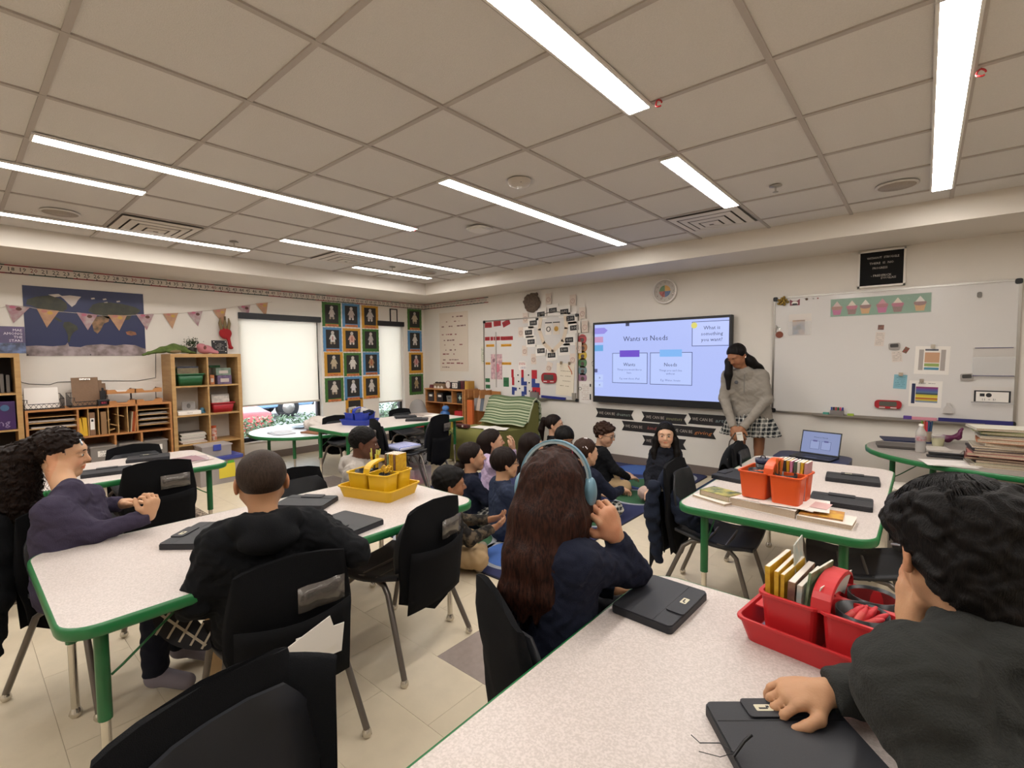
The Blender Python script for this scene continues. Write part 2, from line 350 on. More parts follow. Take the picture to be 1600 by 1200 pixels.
# ---------------------------------------------------------------- outdoors: kerb bed, two parked cars, asphalt
gr = MB().box(-40, XL-.21, -25, 30, -.5, -.4).build('ground_outside', mat('asphalt', '8f8d8b', .9, noise=.2, scale=20)); gr['kind'] = 'structure'
def car(loc, rz, paint, label):
    t = thing('parked_car', label, 'car', loc, rz)
    def prof(y0, y1, pts): return [[(x, y, z) for x, z in pts] for y in (y0, y1)]
    P = mat('car_paint_'+paint, paint, .25, .2)
    body = [(-2.2, .35), (2.15, .3), (2.25, .55), (2.15, .8), (1.1, .95), (-1.6, .98), (-2.2, .95), (-2.28, .6)]
    q = MB(); ys = [(-.9, .82), (-.86, .97), (-.5, 1.), (.5, 1.), (.86, .97), (.9, .82)]
    q.rings([[(x*(1 if abs(y) < .8 else .985), y, .6+(z-.6)*k) for x, z in body] for y, k in ys], smooth=False)
    q.build('body', P, t, bevel=.05, seg=3, smooth=True)
    cab = [(-1.7, .95), (1.0, .95), (.35, 1.38), (-1.1, 1.4)]
    q = MB(); q.rings([[(x, y, z) for x, z in cab] if abs(y) > .5 else [(x, y, z) for x, z in cab] for y in (-.76, .76)], smooth=False); q.build('cabin', mat('car_window', '2a3138', .1), t, bevel=.06)
    q = MB(); q.rings([[(x, y, z) for x, z in [(-1.15, 1.36), (.4, 1.34), (.2, 1.42), (-1.0, 1.44)]] for y in (-.7, .7)], smooth=False); q.build('roof', P, t, bevel=.02)
    for sx in (-1.4, 1.35):
        for sy in (-.82, .82):
            M = T(sx, sy, .33, PI/2)
            w = MB().lathe([(.2, -.1), (.32, -.1), (.33, -.06), (.33, .06), (.32, .1), (.2, .1)], 24, 0, M).build('wheel', mat('tyre', '1c1c1e', .8), t)
            MB().lathe([(.03, -.105), (.19, -.1), (.2, .1), (.03, .105)], 12, 0, M).build('rim', ALU, w)
    for sy in (-1, 1):
        MB().rings([[(-2.28, sy*.5, .86), (-2.3, sy*.5, .74), (-2.28, sy*.46, .74), (-2.26, sy*.46, .86)], [(-2.26, sy*.88, .9), (-2.27, sy*.88, .7), (-2.2, sy*.91, .7), (-2.2, sy*.91, .9)], [(-1.9, sy*.91, .93), (-1.95, sy*.91, .82), (-1.95, sy*.88, .82), (-1.9, sy*.88, .93)]], smooth=False).build('tail_lamp', mat('tail_lamp', 'b01f2e', .2), t)
    MB().cbox(-2.3, 0, .72, .02, .32, .14).build('number_plate', WHITE, t)
    MB().cbox(-2.27, 0, .42, .06, 1.5, .16).build('bumper', BLACK, t, bevel=.02)
car((-11.75, 3.15, -.4), 0, 'c2474a', 'red parked car seen under the shade through the wide window, left one')
car((-15.6, 5.30, -.4), -PI/2, '7f9fc4', 'blue-silver parked car seen under the shade, right one')
car((-11.9, 8.6, -.4), 0, 'd6d9dc', 'white parked car behind the narrow window')
# low shrubs under the window: leaves on short stems, uncountable
def shrub(name, label, y0, y1, n, x=-7.75, z0=-.38, h=.72):
    rnd = random.Random(int(y0*10)); q = MB()
    for i in range(n):
        cx = x+rnd.uniform(-.3, .3); cy = rnd.uniform(y0, y1); cz = z0+h*rnd.random()**.6*(1-.35*((cx-x)/.3)**2)
        M = T(cx, cy, cz, rnd.uniform(-1, 1), rnd.uniform(-1, 1), rnd.uniform(0, 6)); s_ = rnd.uniform(.7, 1.2)
        q.add([(-.03*s_, 0, 0), (0, -.014*s_, .004), (.03*s_, 0, 0), (0, .014*s_, .004)], [(0, 1, 2, 3)], rnd.randrange(2), M)
    o = q.build(name, [mat('leaf_green', '4f6e4a', .6), mat('leaf_pale', '8aa082', .6)]); tag(o, label, 'shrub', kind='stuff')
    s = MB()
    for i in range(int((y1-y0)*8)):
        a = rnd.uniform(y0, y1); s.tube([(x, a, z0), (x+rnd.uniform(-.1, .1), a+rnd.uniform(-.1, .1), z0+h*.7)], .008, 4)
    s.build('stem', mat('stem', '5a4632', .8), o)
shrub('shrub_row', 'low leafy shrubs right outside the wide window', 2.2, 4.3, 7000, h=.90)
shrub('shrub_row', 'low leafy shrubs right outside the narrow window', 4.9, 7., 5000, h=.95)

# ---------------------------------------------------------------- tables
LAM = mat('laminate_grey_pink', 'cbc0ba', .38, col2='b9aea7', scale=210, fac=(.40, .62), spec=.45)
LAMG = mat('laminate_grey', '9b938c', .35, col2='8d857e', scale=210, fac=(.42, .58))
EDGE = mat('green_edge_band', '1f6b3a', .35)
LEGG = mat('green_steel', '1d6236', .3)
def table_top(t, poly, z, top=LAM):
    n = len(poly); cx = sum(p[0] for p in poly)/n; cy = sum(p[1] for p in poly)/n
    def off(d):
        out = []
        for i in range(n):
            a, b, c = Vector(poly[i-1]), Vector(poly[i]), Vector(poly[(i+1) % n]); e = ((b-a).normalized()+(c-b).normalized()).normalized(); nn = Vector((e.y, -e.x)); out.append((b.x+nn.x*d, b.y+nn.y*d))
        return out
    inner = off(-.004)
    MB().prism(inner, z-.03, z).build('tabletop', top, t)
    q = MB(); prof = [(-.004, z), (.002, z-.001), (.006, z-.008), (.006, z-.03), (.002, z-.037), (-.006, z-.037), (-.006, z-.03), (-.004, z-.03)]
    rings = [[(x, y, zz) for x, y in off(d)] for d, zz in prof]
    q.rings(rings, smooth=True, cap=False); q.build('edge_band', EDGE, t)
def table_leg(t, x, y, z, brace=True, tip=.3, dx=0, dy=0):
    q = MB().tube([(x, y, z-.03), (x, y, tip)], .019, 12); l = q.build('leg', LEGG, t)
    MB().tube([(x, y, tip+.01), (x, y, .035)], .0135, 10).build('leg_insert', CHROME, l)
    MB().lathe([(.012, .04), (.02, .022), (.022, .012), (.016, 0)], 12, 0, T(x, y, 0)).build('glide', CHROME, l)
    if brace: MB().tube([(x+dx*.02, y+dy*.02, z-.22), (x+dx*.05, y+dy*.05, z-.2), (x+dx*.26, y+dy*.26, z-.035)], .004, 6).build('brace_rod', LEGG, l)
    return l
def rect_table(x0, x1, y0, y1, label, z=.65, tip=.3, group='rectangular green-edged tables'):
    t = thing('classroom_table', label, 'table', ((x0+x1)/2, (y0+y1)/2, 0), 0, group); w, d = x1-x0, y1-y0
    table_top(t, rrect(w, d, .09, 7), z)
    q = MB()
    for sy in (-1, 1): q.cbox(0, sy*(d/2-.12), z-.045, w-.2, .03, .03)
    q.build('apron_rail', LEGG, t)
    for sx in (-1, 1):
        for sy in (-1, 1): table_leg(t, sx*(w/2-.115), sy*(d/2-.10), z, True, tip, -sx*.0, -sy*1.)
    return t
T0 = rect_table(-.70, .10, -.05, 1.567, 'nearest pale table at bottom right, carrying the red caddy')
T1 = rect_table(-2.62, -1.77, .165, 1.78, 'pale green-edged table at left carrying the yellow caddy')
T2 = rect_table(-.94, -.125, 2.36, 3.93, 'pale green-edged table in the middle right carrying the orange caddy')
T3 = rect_table(-5.2, -4.40, 2.56, 4.25, 'green-edged table carrying the blue caddy near the poster wall')
T4 = rect_table(-4.66, -3.85, -.35, 1.31, 'green-edged table at far left in front of the wooden shelves')
t = thing('kidney_table', 'grey-topped rounded table at right edge with tall stack of books', 'table', (.62, 4.93, 0))
poly = ngon(40, .97, 0, 0, ry=.76)
table_top(t, poly, .65, LAMG)
for a in (3.3, 3.95, 4.8, 5.6, 1.9, .8): table_leg(t, .80*math.cos(a), .62*math.sin(a), .65, True, .33, -math.cos(a), -math.sin(a))
t = thing('low_oval_table', 'low white rounded table below the wide window', 'table', (-6.0, 2.98, 0))
ZO = .50
table_top(t, ngon(36, .66, 0, 0, ry=.68), ZO, mat('laminate_white', 'cfd0d6', .3))
for a in (.6, 2.4, 3.9, 5.5): table_leg(t, .5*math.cos(a), .5*math.sin(a), ZO, False, .22)

# ---------------------------------------------------------------- chairs
SEATM = mat('black_seat_plastic', '1b1c21', .5, bump=.15, bscale=900)
CLOTH = mat('black_cover_cloth', '101012', .95, bump=.35, bscale=500, spec=.15)
CHLEG = mat('grey_steel_leg', '6c655f', .35, .6)
VINYL = mat('clear_vinyl', '5b5550', .12, spec=1., alpha=.75, bump=.5, bscale=18)
def chair_mesh(t, cover=True, pocket=True, seatz=.41, arch=.035, drop=.0, backtop=.76, lab=(.02, .16)):
    """local: seat faces +y, rear legs at -y"""
    q = MB(); n = 10; rings = []
    for i in range(n+1):                       # seat shell lofted front to back, then the backrest rises
        s_ = i/n; y = .21-.40*s_; z = seatz+(-.025*math.sin(PI*min(1, s_*1.25))) if s_ < .8 else seatz+.02*(s_-.8)*5
        if i == 0: z = seatz-.012
        w = .205-(.012 if i == 0 else 0)-.02*(s_)
        pts = [(-w, y, z+.008), (-w*.6, y, z-.006), (0, y, z-.01), (w*.6, y, z-.006), (w, y, z+.008)]
        rings.append([(a, b, c) for a, b, c in pts]+[(a, b, c-.016) for a, b, c in reversed(pts)])
    q.rings(rings, smooth=True); q.build('seat', SEATM, t)
    q = MB(); rings = []
    for i in range(9):
        s_ = i/8; z = seatz+.03+(backtop-.02-seatz-.03)*s_; y = -.185-.05*s_; w = .155+.035*math.sin(PI*min(1, s_*.8+.1))-(.05*max(0, s_-.8)*5*.6)
        pts = [(-w, y+.03, z), (-w*.5, y+.006, z), (0, y, z), (w*.5, y+.006, z), (w, y+.03, z)]
        rings.append(pts+[(a, b-.01, c) for a, b, c in reversed(pts)])
    q.rings(rings, smooth=True); q.build('backrest', SEATM, t)
    for sx in (-1, 1):
        MB().tube([(sx*.235, -.27, .03), (sx*.19, -.14, seatz-.06), (sx*.175, -.10, seatz-.03), (sx*.165, -.04, seatz-.022)], .0125, 8).build('leg', CHLEG, t)
        MB().tube([(sx*.215, .225, .03), (sx*.185, .13, seatz-.07), (sx*.175, .09, seatz-.035), (sx*.165, .03, seatz-.028)], .0125, 8).build('leg', CHLEG, t)
        for yy, xx in ((-.27, .235), (.225, .215)): MB().lathe([(.009, .038), (.017, .022), (.018, .01), (.012, 0)], 10, 0, T(sx*xx, yy, 0)).build('glide', CHROME, t)
    MB().tube([(-.17, -.03, seatz-.03), (.17, -.03, seatz-.03)], .009, 6).tube([(-.17, .07, seatz-.034), (.17, .07, seatz-.034)], .009, 6).build('cross_bar', CHLEG, t)
    if cover:
        q = MB(); rings = []; m = 16; zb = seatz-.14-drop
        for i in range(15):
            s_ = i/14; z0 = zb+(backtop+.015-zb)*s_; rr = []
            for k in range(m):
                a = 2*PI*k/m; ca, sa = math.cos(a), math.sin(a)
                w = .185+.022*math.sin(PI*s_*1.1)-.012*(s_ < .35)*(math.sin(PI*s_/.35))
                xx = w*(abs(ca)**.55)*(1 if ca > 0 else -1); curve = .014*(xx/.2)**2
                yy = -.215-.045*s_+curve+(.020 if sa > 0 else -.028)*abs(sa)**.7*(1-.55*max(0, s_-.75)*4)
                zz = z0+(arch*(1-(xx/.2)**2)*s_)-(1-s_)*.05*math.sin(3*xx/.2+1)
                rr.append((xx, yy+.006*math.sin(9*s_+k), zz))
            rings.append(rr)
        q.rings(rings, smooth=True); cv = q.build('back_cover', CLOTH, t)
        cv['label'] = 'black cloth back cover'
        if pocket:
            q = MB(); v = []; rows = 6; cols = 8     # sagging pocket on the rear of the cover
            for i in range(rows+1):
                for k in range(cols+1):
                    x = -.185+.37*k/cols; s_ = i/rows; z = zb+.01+(seatz+.14-zb)*s_-.015*math.sin(PI*k/cols)*s_
                    bul = .03*math.sin(PI*k/cols)*(.4+.6*s_)
                    v.append((x, -.262-.03*s_+.014*(x/.2)**2-bul, z))
            f = [(i*(cols+1)+k, i*(cols+1)+k+1, (i+1)*(cols+1)+k+1, (i+1)*(cols+1)+k) for i in range(rows) for k in range(cols)]
            q.add(v, f, 0, None, True); p_ = q.build('pocket', CLOTH, cv); sm = p_.modifiers.new('s', 'SOLIDIFY'); sm.thickness = .004
            lx, lw = lab; q = MB(); v = []
            for i in range(3):
                for k in range(6):
                    x = lx-.02+lw*k/5; z = backtop-.135+.085*i/2-.0*k; v.append((x, -.298+.014*(x/.2)**2-.004*math.sin(k*2.2+i), z+.0))
            q.add(v, [(i*6+k, i*6+k+1, (i+1)*6+k+1, (i+1)*6+k) for i in range(2) for k in range(5)], 0, None, True)
            o = q.build('label_window', VINYL, cv); sm = o.modifiers.new('s', 'SOLIDIFY'); sm.thickness = .002; o['label'] = 'clear vinyl name window'
def chair(x, y, ang, label, group='black school chairs with cloth back covers', **k):
    """ang: compass of the way the sitter faces, degrees from +x"""
    t = thing('school_chair', label, 'chair', (x, y, 0), R(ang-90), group); chair_mesh(t, **k); return t
# ---------------------------------------------------------------- the chairs
chair(-1.95, 1.385, 190, 'covered chair standing angled at the far right end of the left table', backtop=.70)
chair(-1.83, .75, 172, 'covered chair under the buzz-cut boy, clear window on its back', backtop=.70)
chair(-2.70, .42, 25, 'black chair under the girl with the curly ponytail', backtop=.72)
chair(-.77, 1.19, 62, 'black covered chair under the girl with headphones', backtop=.70, pocket=False)
chair(-.77, .34, 12, 'nearest black chair at bottom edge, hidden under a dark draped jacket', backtop=.74)
chair(-3.93, .86, 176, 'covered chair with wide name window in front of the far left table', backtop=.72)
chair(-4.70, .98, 2, 'covered chair behind the far left table, backed by the wooden shelves', backtop=.66)
chair(-2.74, 1.40, 4, 'black chair across the left table, half hidden behind the buzz-cut boy', backtop=.67)
chair(-4.28, 3.12, 72, 'covered chair with crumpled window and blue cushion behind the grey hoodie child', backtop=.72)
chair(-4.20, 3.36, 196, 'covered chair with its tall back to us left of the green armchair', backtop=.74)
chair(-5.22, 3.08, 3, 'covered chair pushed in behind the blue caddy table, left one', backtop=.66)
chair(-5.25, 4.05, 3, 'covered chair pushed in behind the blue caddy table, right one', backtop=.66)
chair(-.86, 2.80, 4, 'black chair with a navy jacket over its back at the middle right table', backtop=.74)
chair(-.74, 3.64, 6, 'black chair draped in a black jacket in front of the standing woman', backtop=.74)
chair(-.22, 2.82, 190, 'dark chair at the right side of the middle table behind the glasses boy', backtop=.72)
chair(.22, 1.0, 165, 'black chair under the boy in charcoal sweatshirt', backtop=.66, pocket=False) if False else None
# ---------------------------------------------------------------- soft shapes: signed distance fields meshed by surface nets
V3 = lambda *a: np.array(a, float)
def unit(v): v = np.asarray(v, float); return v/max(1e-9, np.linalg.norm(v))
class Field:
    def __init__(s): s.ops = []
    def rc(s, a, b, ra, rb=None, k=.02, cut=None, op='u', fl=None):
        """tapered capsule; cut=(point, normal) trims it flat; fl=(axis, factor) flattens across an axis"""
        a = np.asarray(a, float); b = np.asarray(b, float); rb = ra if rb is None else rb; s.ops.append((op, k, 'rc', (a, b, ra, rb, cut, fl))); return s
    def ell(s, c, r, M=None, k=.02, op='u', cut=None):
        s.ops.append((op, k, 'ell', (np.asarray(c, float), np.asarray(r, float)*np.ones(3), np.eye(3) if M is None else M, cut))); return s
    def box(s, c, r, M=None, rd=.01, k=.02, op='u'):
        s.ops.append((op, k, 'box', (np.asarray(c, float), np.asarray(r, float), np.eye(3) if M is None else M, rd))); return s
    def half(s, p, n, k=.005): s.ops.append(('i', k, 'half', (np.asarray(p, float), unit(n)))); return s
    def chain(s, pts, rs, k=.02, **kw):
        for i in range(len(pts)-1): s.rc(pts[i], pts[i+1], rs[i], rs[i+1], k, **kw)
        return s
    def fold(s, amp, freq, seed=0, stretch=(1, 1, 1)): s.ops.append(('d', 0, 'fold', (amp, freq, seed, stretch))); return s
    def one(s, kind, a, P):
        if kind == 'rc':
            A, B, ra, rb, cut, fl = a; ab = B-A; q = P-A; t = np.clip(q@ab/max(1e-12, ab@ab), 0, 1)
            v = q-t[:, None]*ab
            if fl is not None: ax = unit(fl[0]); v = v+np.outer(v@ax, ax)*(fl[1]-1)
            d = np.sqrt((v*v).sum(1))-(ra+(rb-ra)*t)
            if cut is not None: d = np.maximum(d, (P-cut[0])@unit(cut[1]))
            return d
        if kind == 'ell':
            c, r, M, cut = a; q = (P-c)@M; k0 = np.sqrt(((q/r)**2).sum(1)); k1 = np.sqrt(((q/r**2)**2).sum(1)); d = k0*(k0-1)/np.maximum(k1, 1e-6)
            if cut is not None: d = np.maximum(d, (P-cut[0])@unit(cut[1]))
            return d
        if kind == 'box':
            c, r, M, rd = a; q = np.abs((P-c)@M)-(r-rd); return np.sqrt((np.maximum(q, 0)**2).sum(1))+np.minimum(q.max(1), 0)-rd
        if kind == 'half': return (P-a[0])@a[1]
    def ev(s, P, cull=None):
        d = np.full(len(P), 9.)
        for op, k, kind, a in s.ops:
            if kind == 'fold':
                amp, fr, sd, st = a; Q = P*np.array(st)*fr; w = np.sin(Q[:, 2]*.7+sd)+np.sin(Q[:, 0]*.8+sd*2)
                d = d+amp*np.sin(Q[:, 0]+1.7*np.sin(Q[:, 1]*.6+sd)+w)*np.sin(Q[:, 2]*1.3+1.2*np.sin(Q[:, 1]+sd)); continue
            if cull is not None and op == 'u' and kind != 'half':
                if kind == 'rc': cc = (a[0]+a[1])/2; rr = np.linalg.norm(a[1]-a[0])/2+max(a[2], a[3])
                else: cc = a[0]; rr = np.linalg.norm(a[1]) if kind == 'box' else a[1].max()
                w = P-cc; mk = np.flatnonzero((w*w).sum(1) < (rr+max(cull, k))**2)
                if len(mk) == 0: continue
                e = s.one(kind, a, P[mk]); dd = d[mk]; h = np.maximum(k-np.abs(dd-e), 0)/max(k, 1e-9); d[mk] = np.minimum(dd, e)-h*h*k*.25; continue
            e = s.one(kind, a, P)
            if op == 'u': h = np.maximum(k-np.abs(d-e), 0)/max(k, 1e-9); d = np.minimum(d, e)-h*h*k*.25
            elif op == 's': e = -e; h = np.maximum(k-np.abs(d-e), 0)/max(k, 1e-9); d = np.maximum(d, e)+h*h*k*.25
            elif op == 'i': h = np.maximum(k-np.abs(d-e), 0)/max(k, 1e-9); d = np.maximum(d, e)+h*h*k*.25
        return d
    def bounds(s):
        lo = np.full(3, 9e9); hi = -lo
        for op, k, kind, a in s.ops:
            if op != 'u': continue
            if kind == 'rc': pts = [(a[0], a[2]), (a[1], a[3])]
            elif kind == 'ell': pts = [(a[0], a[1].max())]
            elif kind == 'box': pts = [(a[0], np.linalg.norm(a[1]))]
            else: continue
            for p, r in pts: lo = np.minimum(lo, p-r); hi = np.maximum(hi, p+r)
        return lo, hi
_EDG = [(0, 1), (2, 3), (4, 5), (6, 7), (0, 2), (1, 3), (4, 6), (5, 7), (0, 4), (1, 5), (2, 6), (3, 7)]
def field_mesh(F, h, pad=.02):
    lo, hi = F.bounds(); lo = lo-pad; n4 = np.ceil((hi+pad-lo)/(4*h)).astype(int)+1; n = n4*4
    cg = np.stack(np.meshgrid(*[np.arange(m) for m in n4], indexing='ij'), -1).reshape(-1, 3)
    dc = F.ev(lo+(cg*4+1.5)*h).reshape(n4); act = np.abs(dc) < 4*h*.87+2.5*h
    V = np.repeat(np.repeat(np.repeat(dc.astype(np.float32), 4, 0), 4, 1), 4, 2)
    A = np.repeat(np.repeat(np.repeat(act, 4, 0), 4, 1), 4, 2); idx = np.argwhere(A)
    for i in range(0, len(idx), 400000):
        j = idx[i:i+400000]; V[j[:, 0], j[:, 1], j[:, 2]] = F.ev(lo+j*h, 6*h)
    V[0] = V[-1] = 1; V[:, 0] = V[:, -1] = 1; V[:, :, 0] = V[:, :, -1] = 1
    S = V < 0; cnt = np.zeros(tuple(np.array(V.shape)-1), np.int8)
    for a in (0, 1):
        for b in (0, 1):
            for c in (0, 1): cnt += S[a:a+cnt.shape[0], b:b+cnt.shape[1], c:c+cnt.shape[2]]
    ce = np.argwhere((cnt > 0) & (cnt < 8)); vid = np.full(cnt.shape, -1, np.int64); vid[ce[:, 0], ce[:, 1], ce[:, 2]] = np.arange(len(ce))
    off = np.array([[(i >> 2) & 1, (i >> 1) & 1, i & 1] for i in range(8)])
    cv = np.stack([V[ce[:, 0]+o[0], ce[:, 1]+o[1], ce[:, 2]+o[2]] for o in off], 1); acc = np.zeros((len(ce), 3)); num = np.zeros(len(ce))
    for a, b in _EDG:
        m = (cv[:, a] < 0) != (cv[:, b] < 0); t = cv[:, a]/np.where(m, cv[:, a]-cv[:, b], 1); t = np.clip(t, 0, 1)
        acc[m] += (off[a]+(off[b]-off[a])*t[:, None])[m]; num[m] += 1
    vs = lo+(ce+acc/num[:, None])*h; fs = []
    for ax in range(3):
        o = [0, 0, 0]; o[ax] = 1; sh = V.shape; sl = tuple(slice(0, sh[i]-o[i]) for i in range(3)); sl2 = tuple(slice(o[i], sh[i]) for i in range(3))
        X = S[sl] != S[sl2]; e = np.argwhere(X); u, w = (ax+1) % 3, (ax+2) % 3
        e = e[(e[:, u] > 0) & (e[:, w] > 0)]; neg = S[e[:, 0], e[:, 1], e[:, 2]]
        def at(du, dw): q = e.copy(); q[:, u] += du; q[:, w] += dw; return vid[q[:, 0], q[:, 1], q[:, 2]]
        q = np.stack([at(-1, -1), at(0, -1), at(0, 0), at(-1, 0)], 1); q[~neg] = q[~neg][:, ::-1]; fs.append(q)
    fs = np.concatenate(fs); fs = fs[(fs >= 0).all(1)]; return vs, fs
def mesh_np(name, vs, fs, m, parent, paint=None, loc=None):
    me = bpy.data.meshes.new(name); me.vertices.add(len(vs)); me.vertices.foreach_set('co', np.asarray(vs, np.float32).ravel())
    k = fs.shape[1]; me.loops.add(len(fs)*k); me.loops.foreach_set('vertex_index', fs.astype(np.int32).ravel()); me.polygons.add(len(fs)); me.polygons.foreach_set('loop_start', np.arange(0, len(fs)*k, k, dtype=np.int32))
    me.update(calc_edges=True); me.polygons.foreach_set('use_smooth', np.ones(len(fs), bool)); me.materials.append(m)
    if paint is not None:
        a = me.color_attributes.new('paint', 'FLOAT_COLOR', 'POINT'); a.data.foreach_set('color', np.concatenate([paint, np.ones((len(vs), 1))], 1).astype(np.float32).ravel())
    o = bpy.data.objects.new(name, me); C.objects.link(o)
    if parent is not None: o.parent = parent
    return o
def soft(name, F, h, m, parent=None, paint=None):
    """mesh the field; the parent is a thing at loc with no turn, so its location is taken off"""
    vs, fs = field_mesh(F, h); col = paint(vs) if paint is not None else None
    if parent is not None: vs = vs-np.array(parent.location)
    return mesh_np(name, vs, fs, m, parent, col)
# ---------------------------------------------------------------- people
SKIN = vmat('skin', .55, bump=.08, bscale=220, spec=.35, sss=.08)
def hair_mat(name, col, col2):
    if name in MATS: return MATS[name]
    m = mat(name, col, .55, col2=col2, scale=14, spec=.14); n = [x for x in m.node_tree.nodes if x.type == 'TEX_NOISE'][0]; nt = m.node_tree
    mp = nt.nodes.new('ShaderNodeMapping'); mp.inputs[3].default_value = (14, 14, 2.2); tc = [x for x in nt.nodes if x.type == 'TEX_COORD'][0]
    nt.links.new(tc.outputs['Object'], mp.inputs[0]); nt.links.new(mp.outputs[0], n.inputs['Vector']); n.inputs['Detail'].default_value = 6
    n2 = nt.nodes.new('ShaderNodeTexNoise'); n2.inputs['Scale'].default_value = 30; nt.links.new(mp.outputs[0], n2.inputs['Vector'])
    bp = nt.nodes.new('ShaderNodeBump'); bp.inputs['Strength'].default_value = .4; bp.inputs['Distance'].default_value = .005
    nt.links.new(n2.outputs['Fac'], bp.inputs['Height']); nt.links.new(bp.outputs[0], nt.nodes['Principled BSDF'].inputs['Normal']); return m
HB = hair_mat('hair_black', '0a0808', '14100e'); HD = hair_mat('hair_dark_brown', '120b09', '22150f'); HM = hair_mat('hair_brown', '23160f', '3a251a')
def cloth(name, col, bump=.3, bscale=350, rough=.9, **k): return mat(name, col, rough, bump=bump, bscale=bscale, spec=.2, **k)
NAVY = cloth('navy_knit', '171b2b'); NAVY2 = cloth('faded_navy_knit', '2b3347'); BLACKC = cloth('black_knit', '0e0f12'); KHAKI = cloth('khaki_twill', 'a48a68', .15)
def rotm(yaw, pitch=0, roll=0):
    """columns: right, front, up of something looking along yaw (degrees from +x)"""
    y, p, r = R(yaw), R(pitch), R(roll)
    f = V3(math.cos(y)*math.cos(p), math.sin(y)*math.cos(p), math.sin(p)); rt = unit(np.cross(f, V3(0, 0, 1))); u = np.cross(rt, f)
    rt2 = rt*math.cos(r)+u*math.sin(r); return np.stack([rt2, f, np.cross(rt2, f)], 1)
def head_ops(F, c, M, H, child=True, female=False, ears=True):
    L = lambda x, y, z: c+M@(V3(x, y, z)*H)
    F.ell(L(0, -.07, .13), V3(.355, .41, .37)*H, M, .02)
    F.ell(L(0, .09, -.10), V3(.285, .30, .37)*H, M, .10*H)
    F.ell(L(0, .25, -.385), V3(.105, .095, .09)*H, M, .12*H)
    for s_ in (-1, 1):
        F.ell(L(s_*.15, .23, -.15), V3(.12, .12, .13)*H, M, .08*H)
        F.rc(L(s_*.26, -.0, -.2), L(s_*.09, .22, -.41), .06*H, .06*H, .10*H)
    F.ell(L(0, .31, .12), V3(.21, .065, .06)*H, M, .08*H)
    for s_ in (-1, 1): F.ell(L(s_*.135, .405, .015), V3(.085, .05, .05)*H, M, .05*H, 's')
    for s_ in (-1, 1):
        F.ell(L(s_*.135, .325, .01), V3(.075, .058, .052)*H, M, .01*H)
    F.rc(L(0, .365, .04), L(0, .445, -.105), .028*H, .048*H, .05*H)
    for s_ in (-1, 1): F.ell(L(s_*.045, .40, -.125), V3(.032, .035, .028)*H, M, .02*H)
    F.ell(L(0, .372, -.235), V3(.10, .03, .022)*H, M, .02*H); F.ell(L(0, .362, -.285), V3(.08, .034, .026)*H, M, .02*H)
    F.ell(L(0, .41, -.258), V3(.09, .03, .006)*H, M, .008*H, 's')
    if ears:
        for s_ in (-1, 1):
            Me = M@np.array([[math.cos(.35*s_), -math.sin(.35*s_), 0], [math.sin(.35*s_), math.cos(.35*s_), 0], [0, 0, 1]])
            F.ell(L(s_*.36, -.05, -.03), V3(.032, .085, .13)*H, Me, .02*H); F.ell(L(s_*.36, -.035, -.115), V3(.028, .045, .05)*H, Me, .02*H)
            F.ell(L(s_*.40, -.02, -.02), V3(.022, .045, .08)*H, Me, .015*H, 's')
def hand_ops(F, w, d, n, side, s_=1., curl=(.35, .5, .35), thumb=.5, spread=.12, k=.006):
    """w wrist, d towards the fingers, n the way the palm faces, side +1: thumb on cross(d, n)... ; curl in radians per joint"""
    d = unit(d); n = unit(np.asarray(n, float)-d*np.dot(n, d)); t = np.cross(d, n)*side
    Mp = np.stack([t, d, n], 1); F.ell(w+d*.045*s_, V3(.040, .052, .017)*s_, Mp, .014)
    F.rc(w, w+d*.03*s_, .021*s_, .024*s_, .014)
    lens = (.068, .078, .073, .056)
    if not isinstance(curl[0], (tuple, list)): curl = (curl,)*4
    for i in range(4):
        b = w+d*(.080-.004*abs(i-1.3))*s_+t*(.029-.0195*i)*s_; a = 0; p = b; dd = unit(d+t*spread*(1.2-i)*.7); r_ = (.0092, .0095, .009, .0078)[i]*s_
        F.rc(w+d*.05*s_+t*(.022-.015*i)*s_, b, r_*1.15, r_*1.05, .010)
        for j, q in enumerate((.46, .30, .24)):
            a += curl[i][j]; v = dd*math.cos(a)+n*math.sin(a); e = p+v*lens[i]*q*s_; F.rc(p, e, r_*(1-.08*j), r_*(.92-.08*j), k*.5); p = e
    b = w+d*.022*s_+t*.026*s_+n*.006*s_; v1 = unit(d*.75+t*.75+n*.35*thumb); p1 = b+v1*.036*s_; v2 = unit(d*.95+t*.25+n*.7*thumb); p2 = p1+v2*.028*s_; v3 = unit(d*1.+t*(-.05)+n*.8*thumb); p3 = p2+v3*.022*s_
    F.rc(w+d*.018*s_+t*.012*s_, p1, .015*s_, .0115*s_, .012); F.rc(p1, p2, .0115*s_, .0100*s_, k); F.rc(p2, p3, .0102*s_, .0082*s_, k)
def hairline(c, M, H, front=.27, back=-.30, drop=0):
    a = M@(V3(0, .33, front)*H); b = M@(V3(0, -.36, back)*H); fwd = a-b; n = np.cross(M[:, 0], fwd); n = unit(n); n = n if n@M[:, 2] < 0 else -n
    return (c+a, n)
def strands(q, paths, r, mi=0):
    for p in paths: q.tube(p, [r*(1-.6*i/(len(p)-1)) for i in range(len(p))], 3, mi)
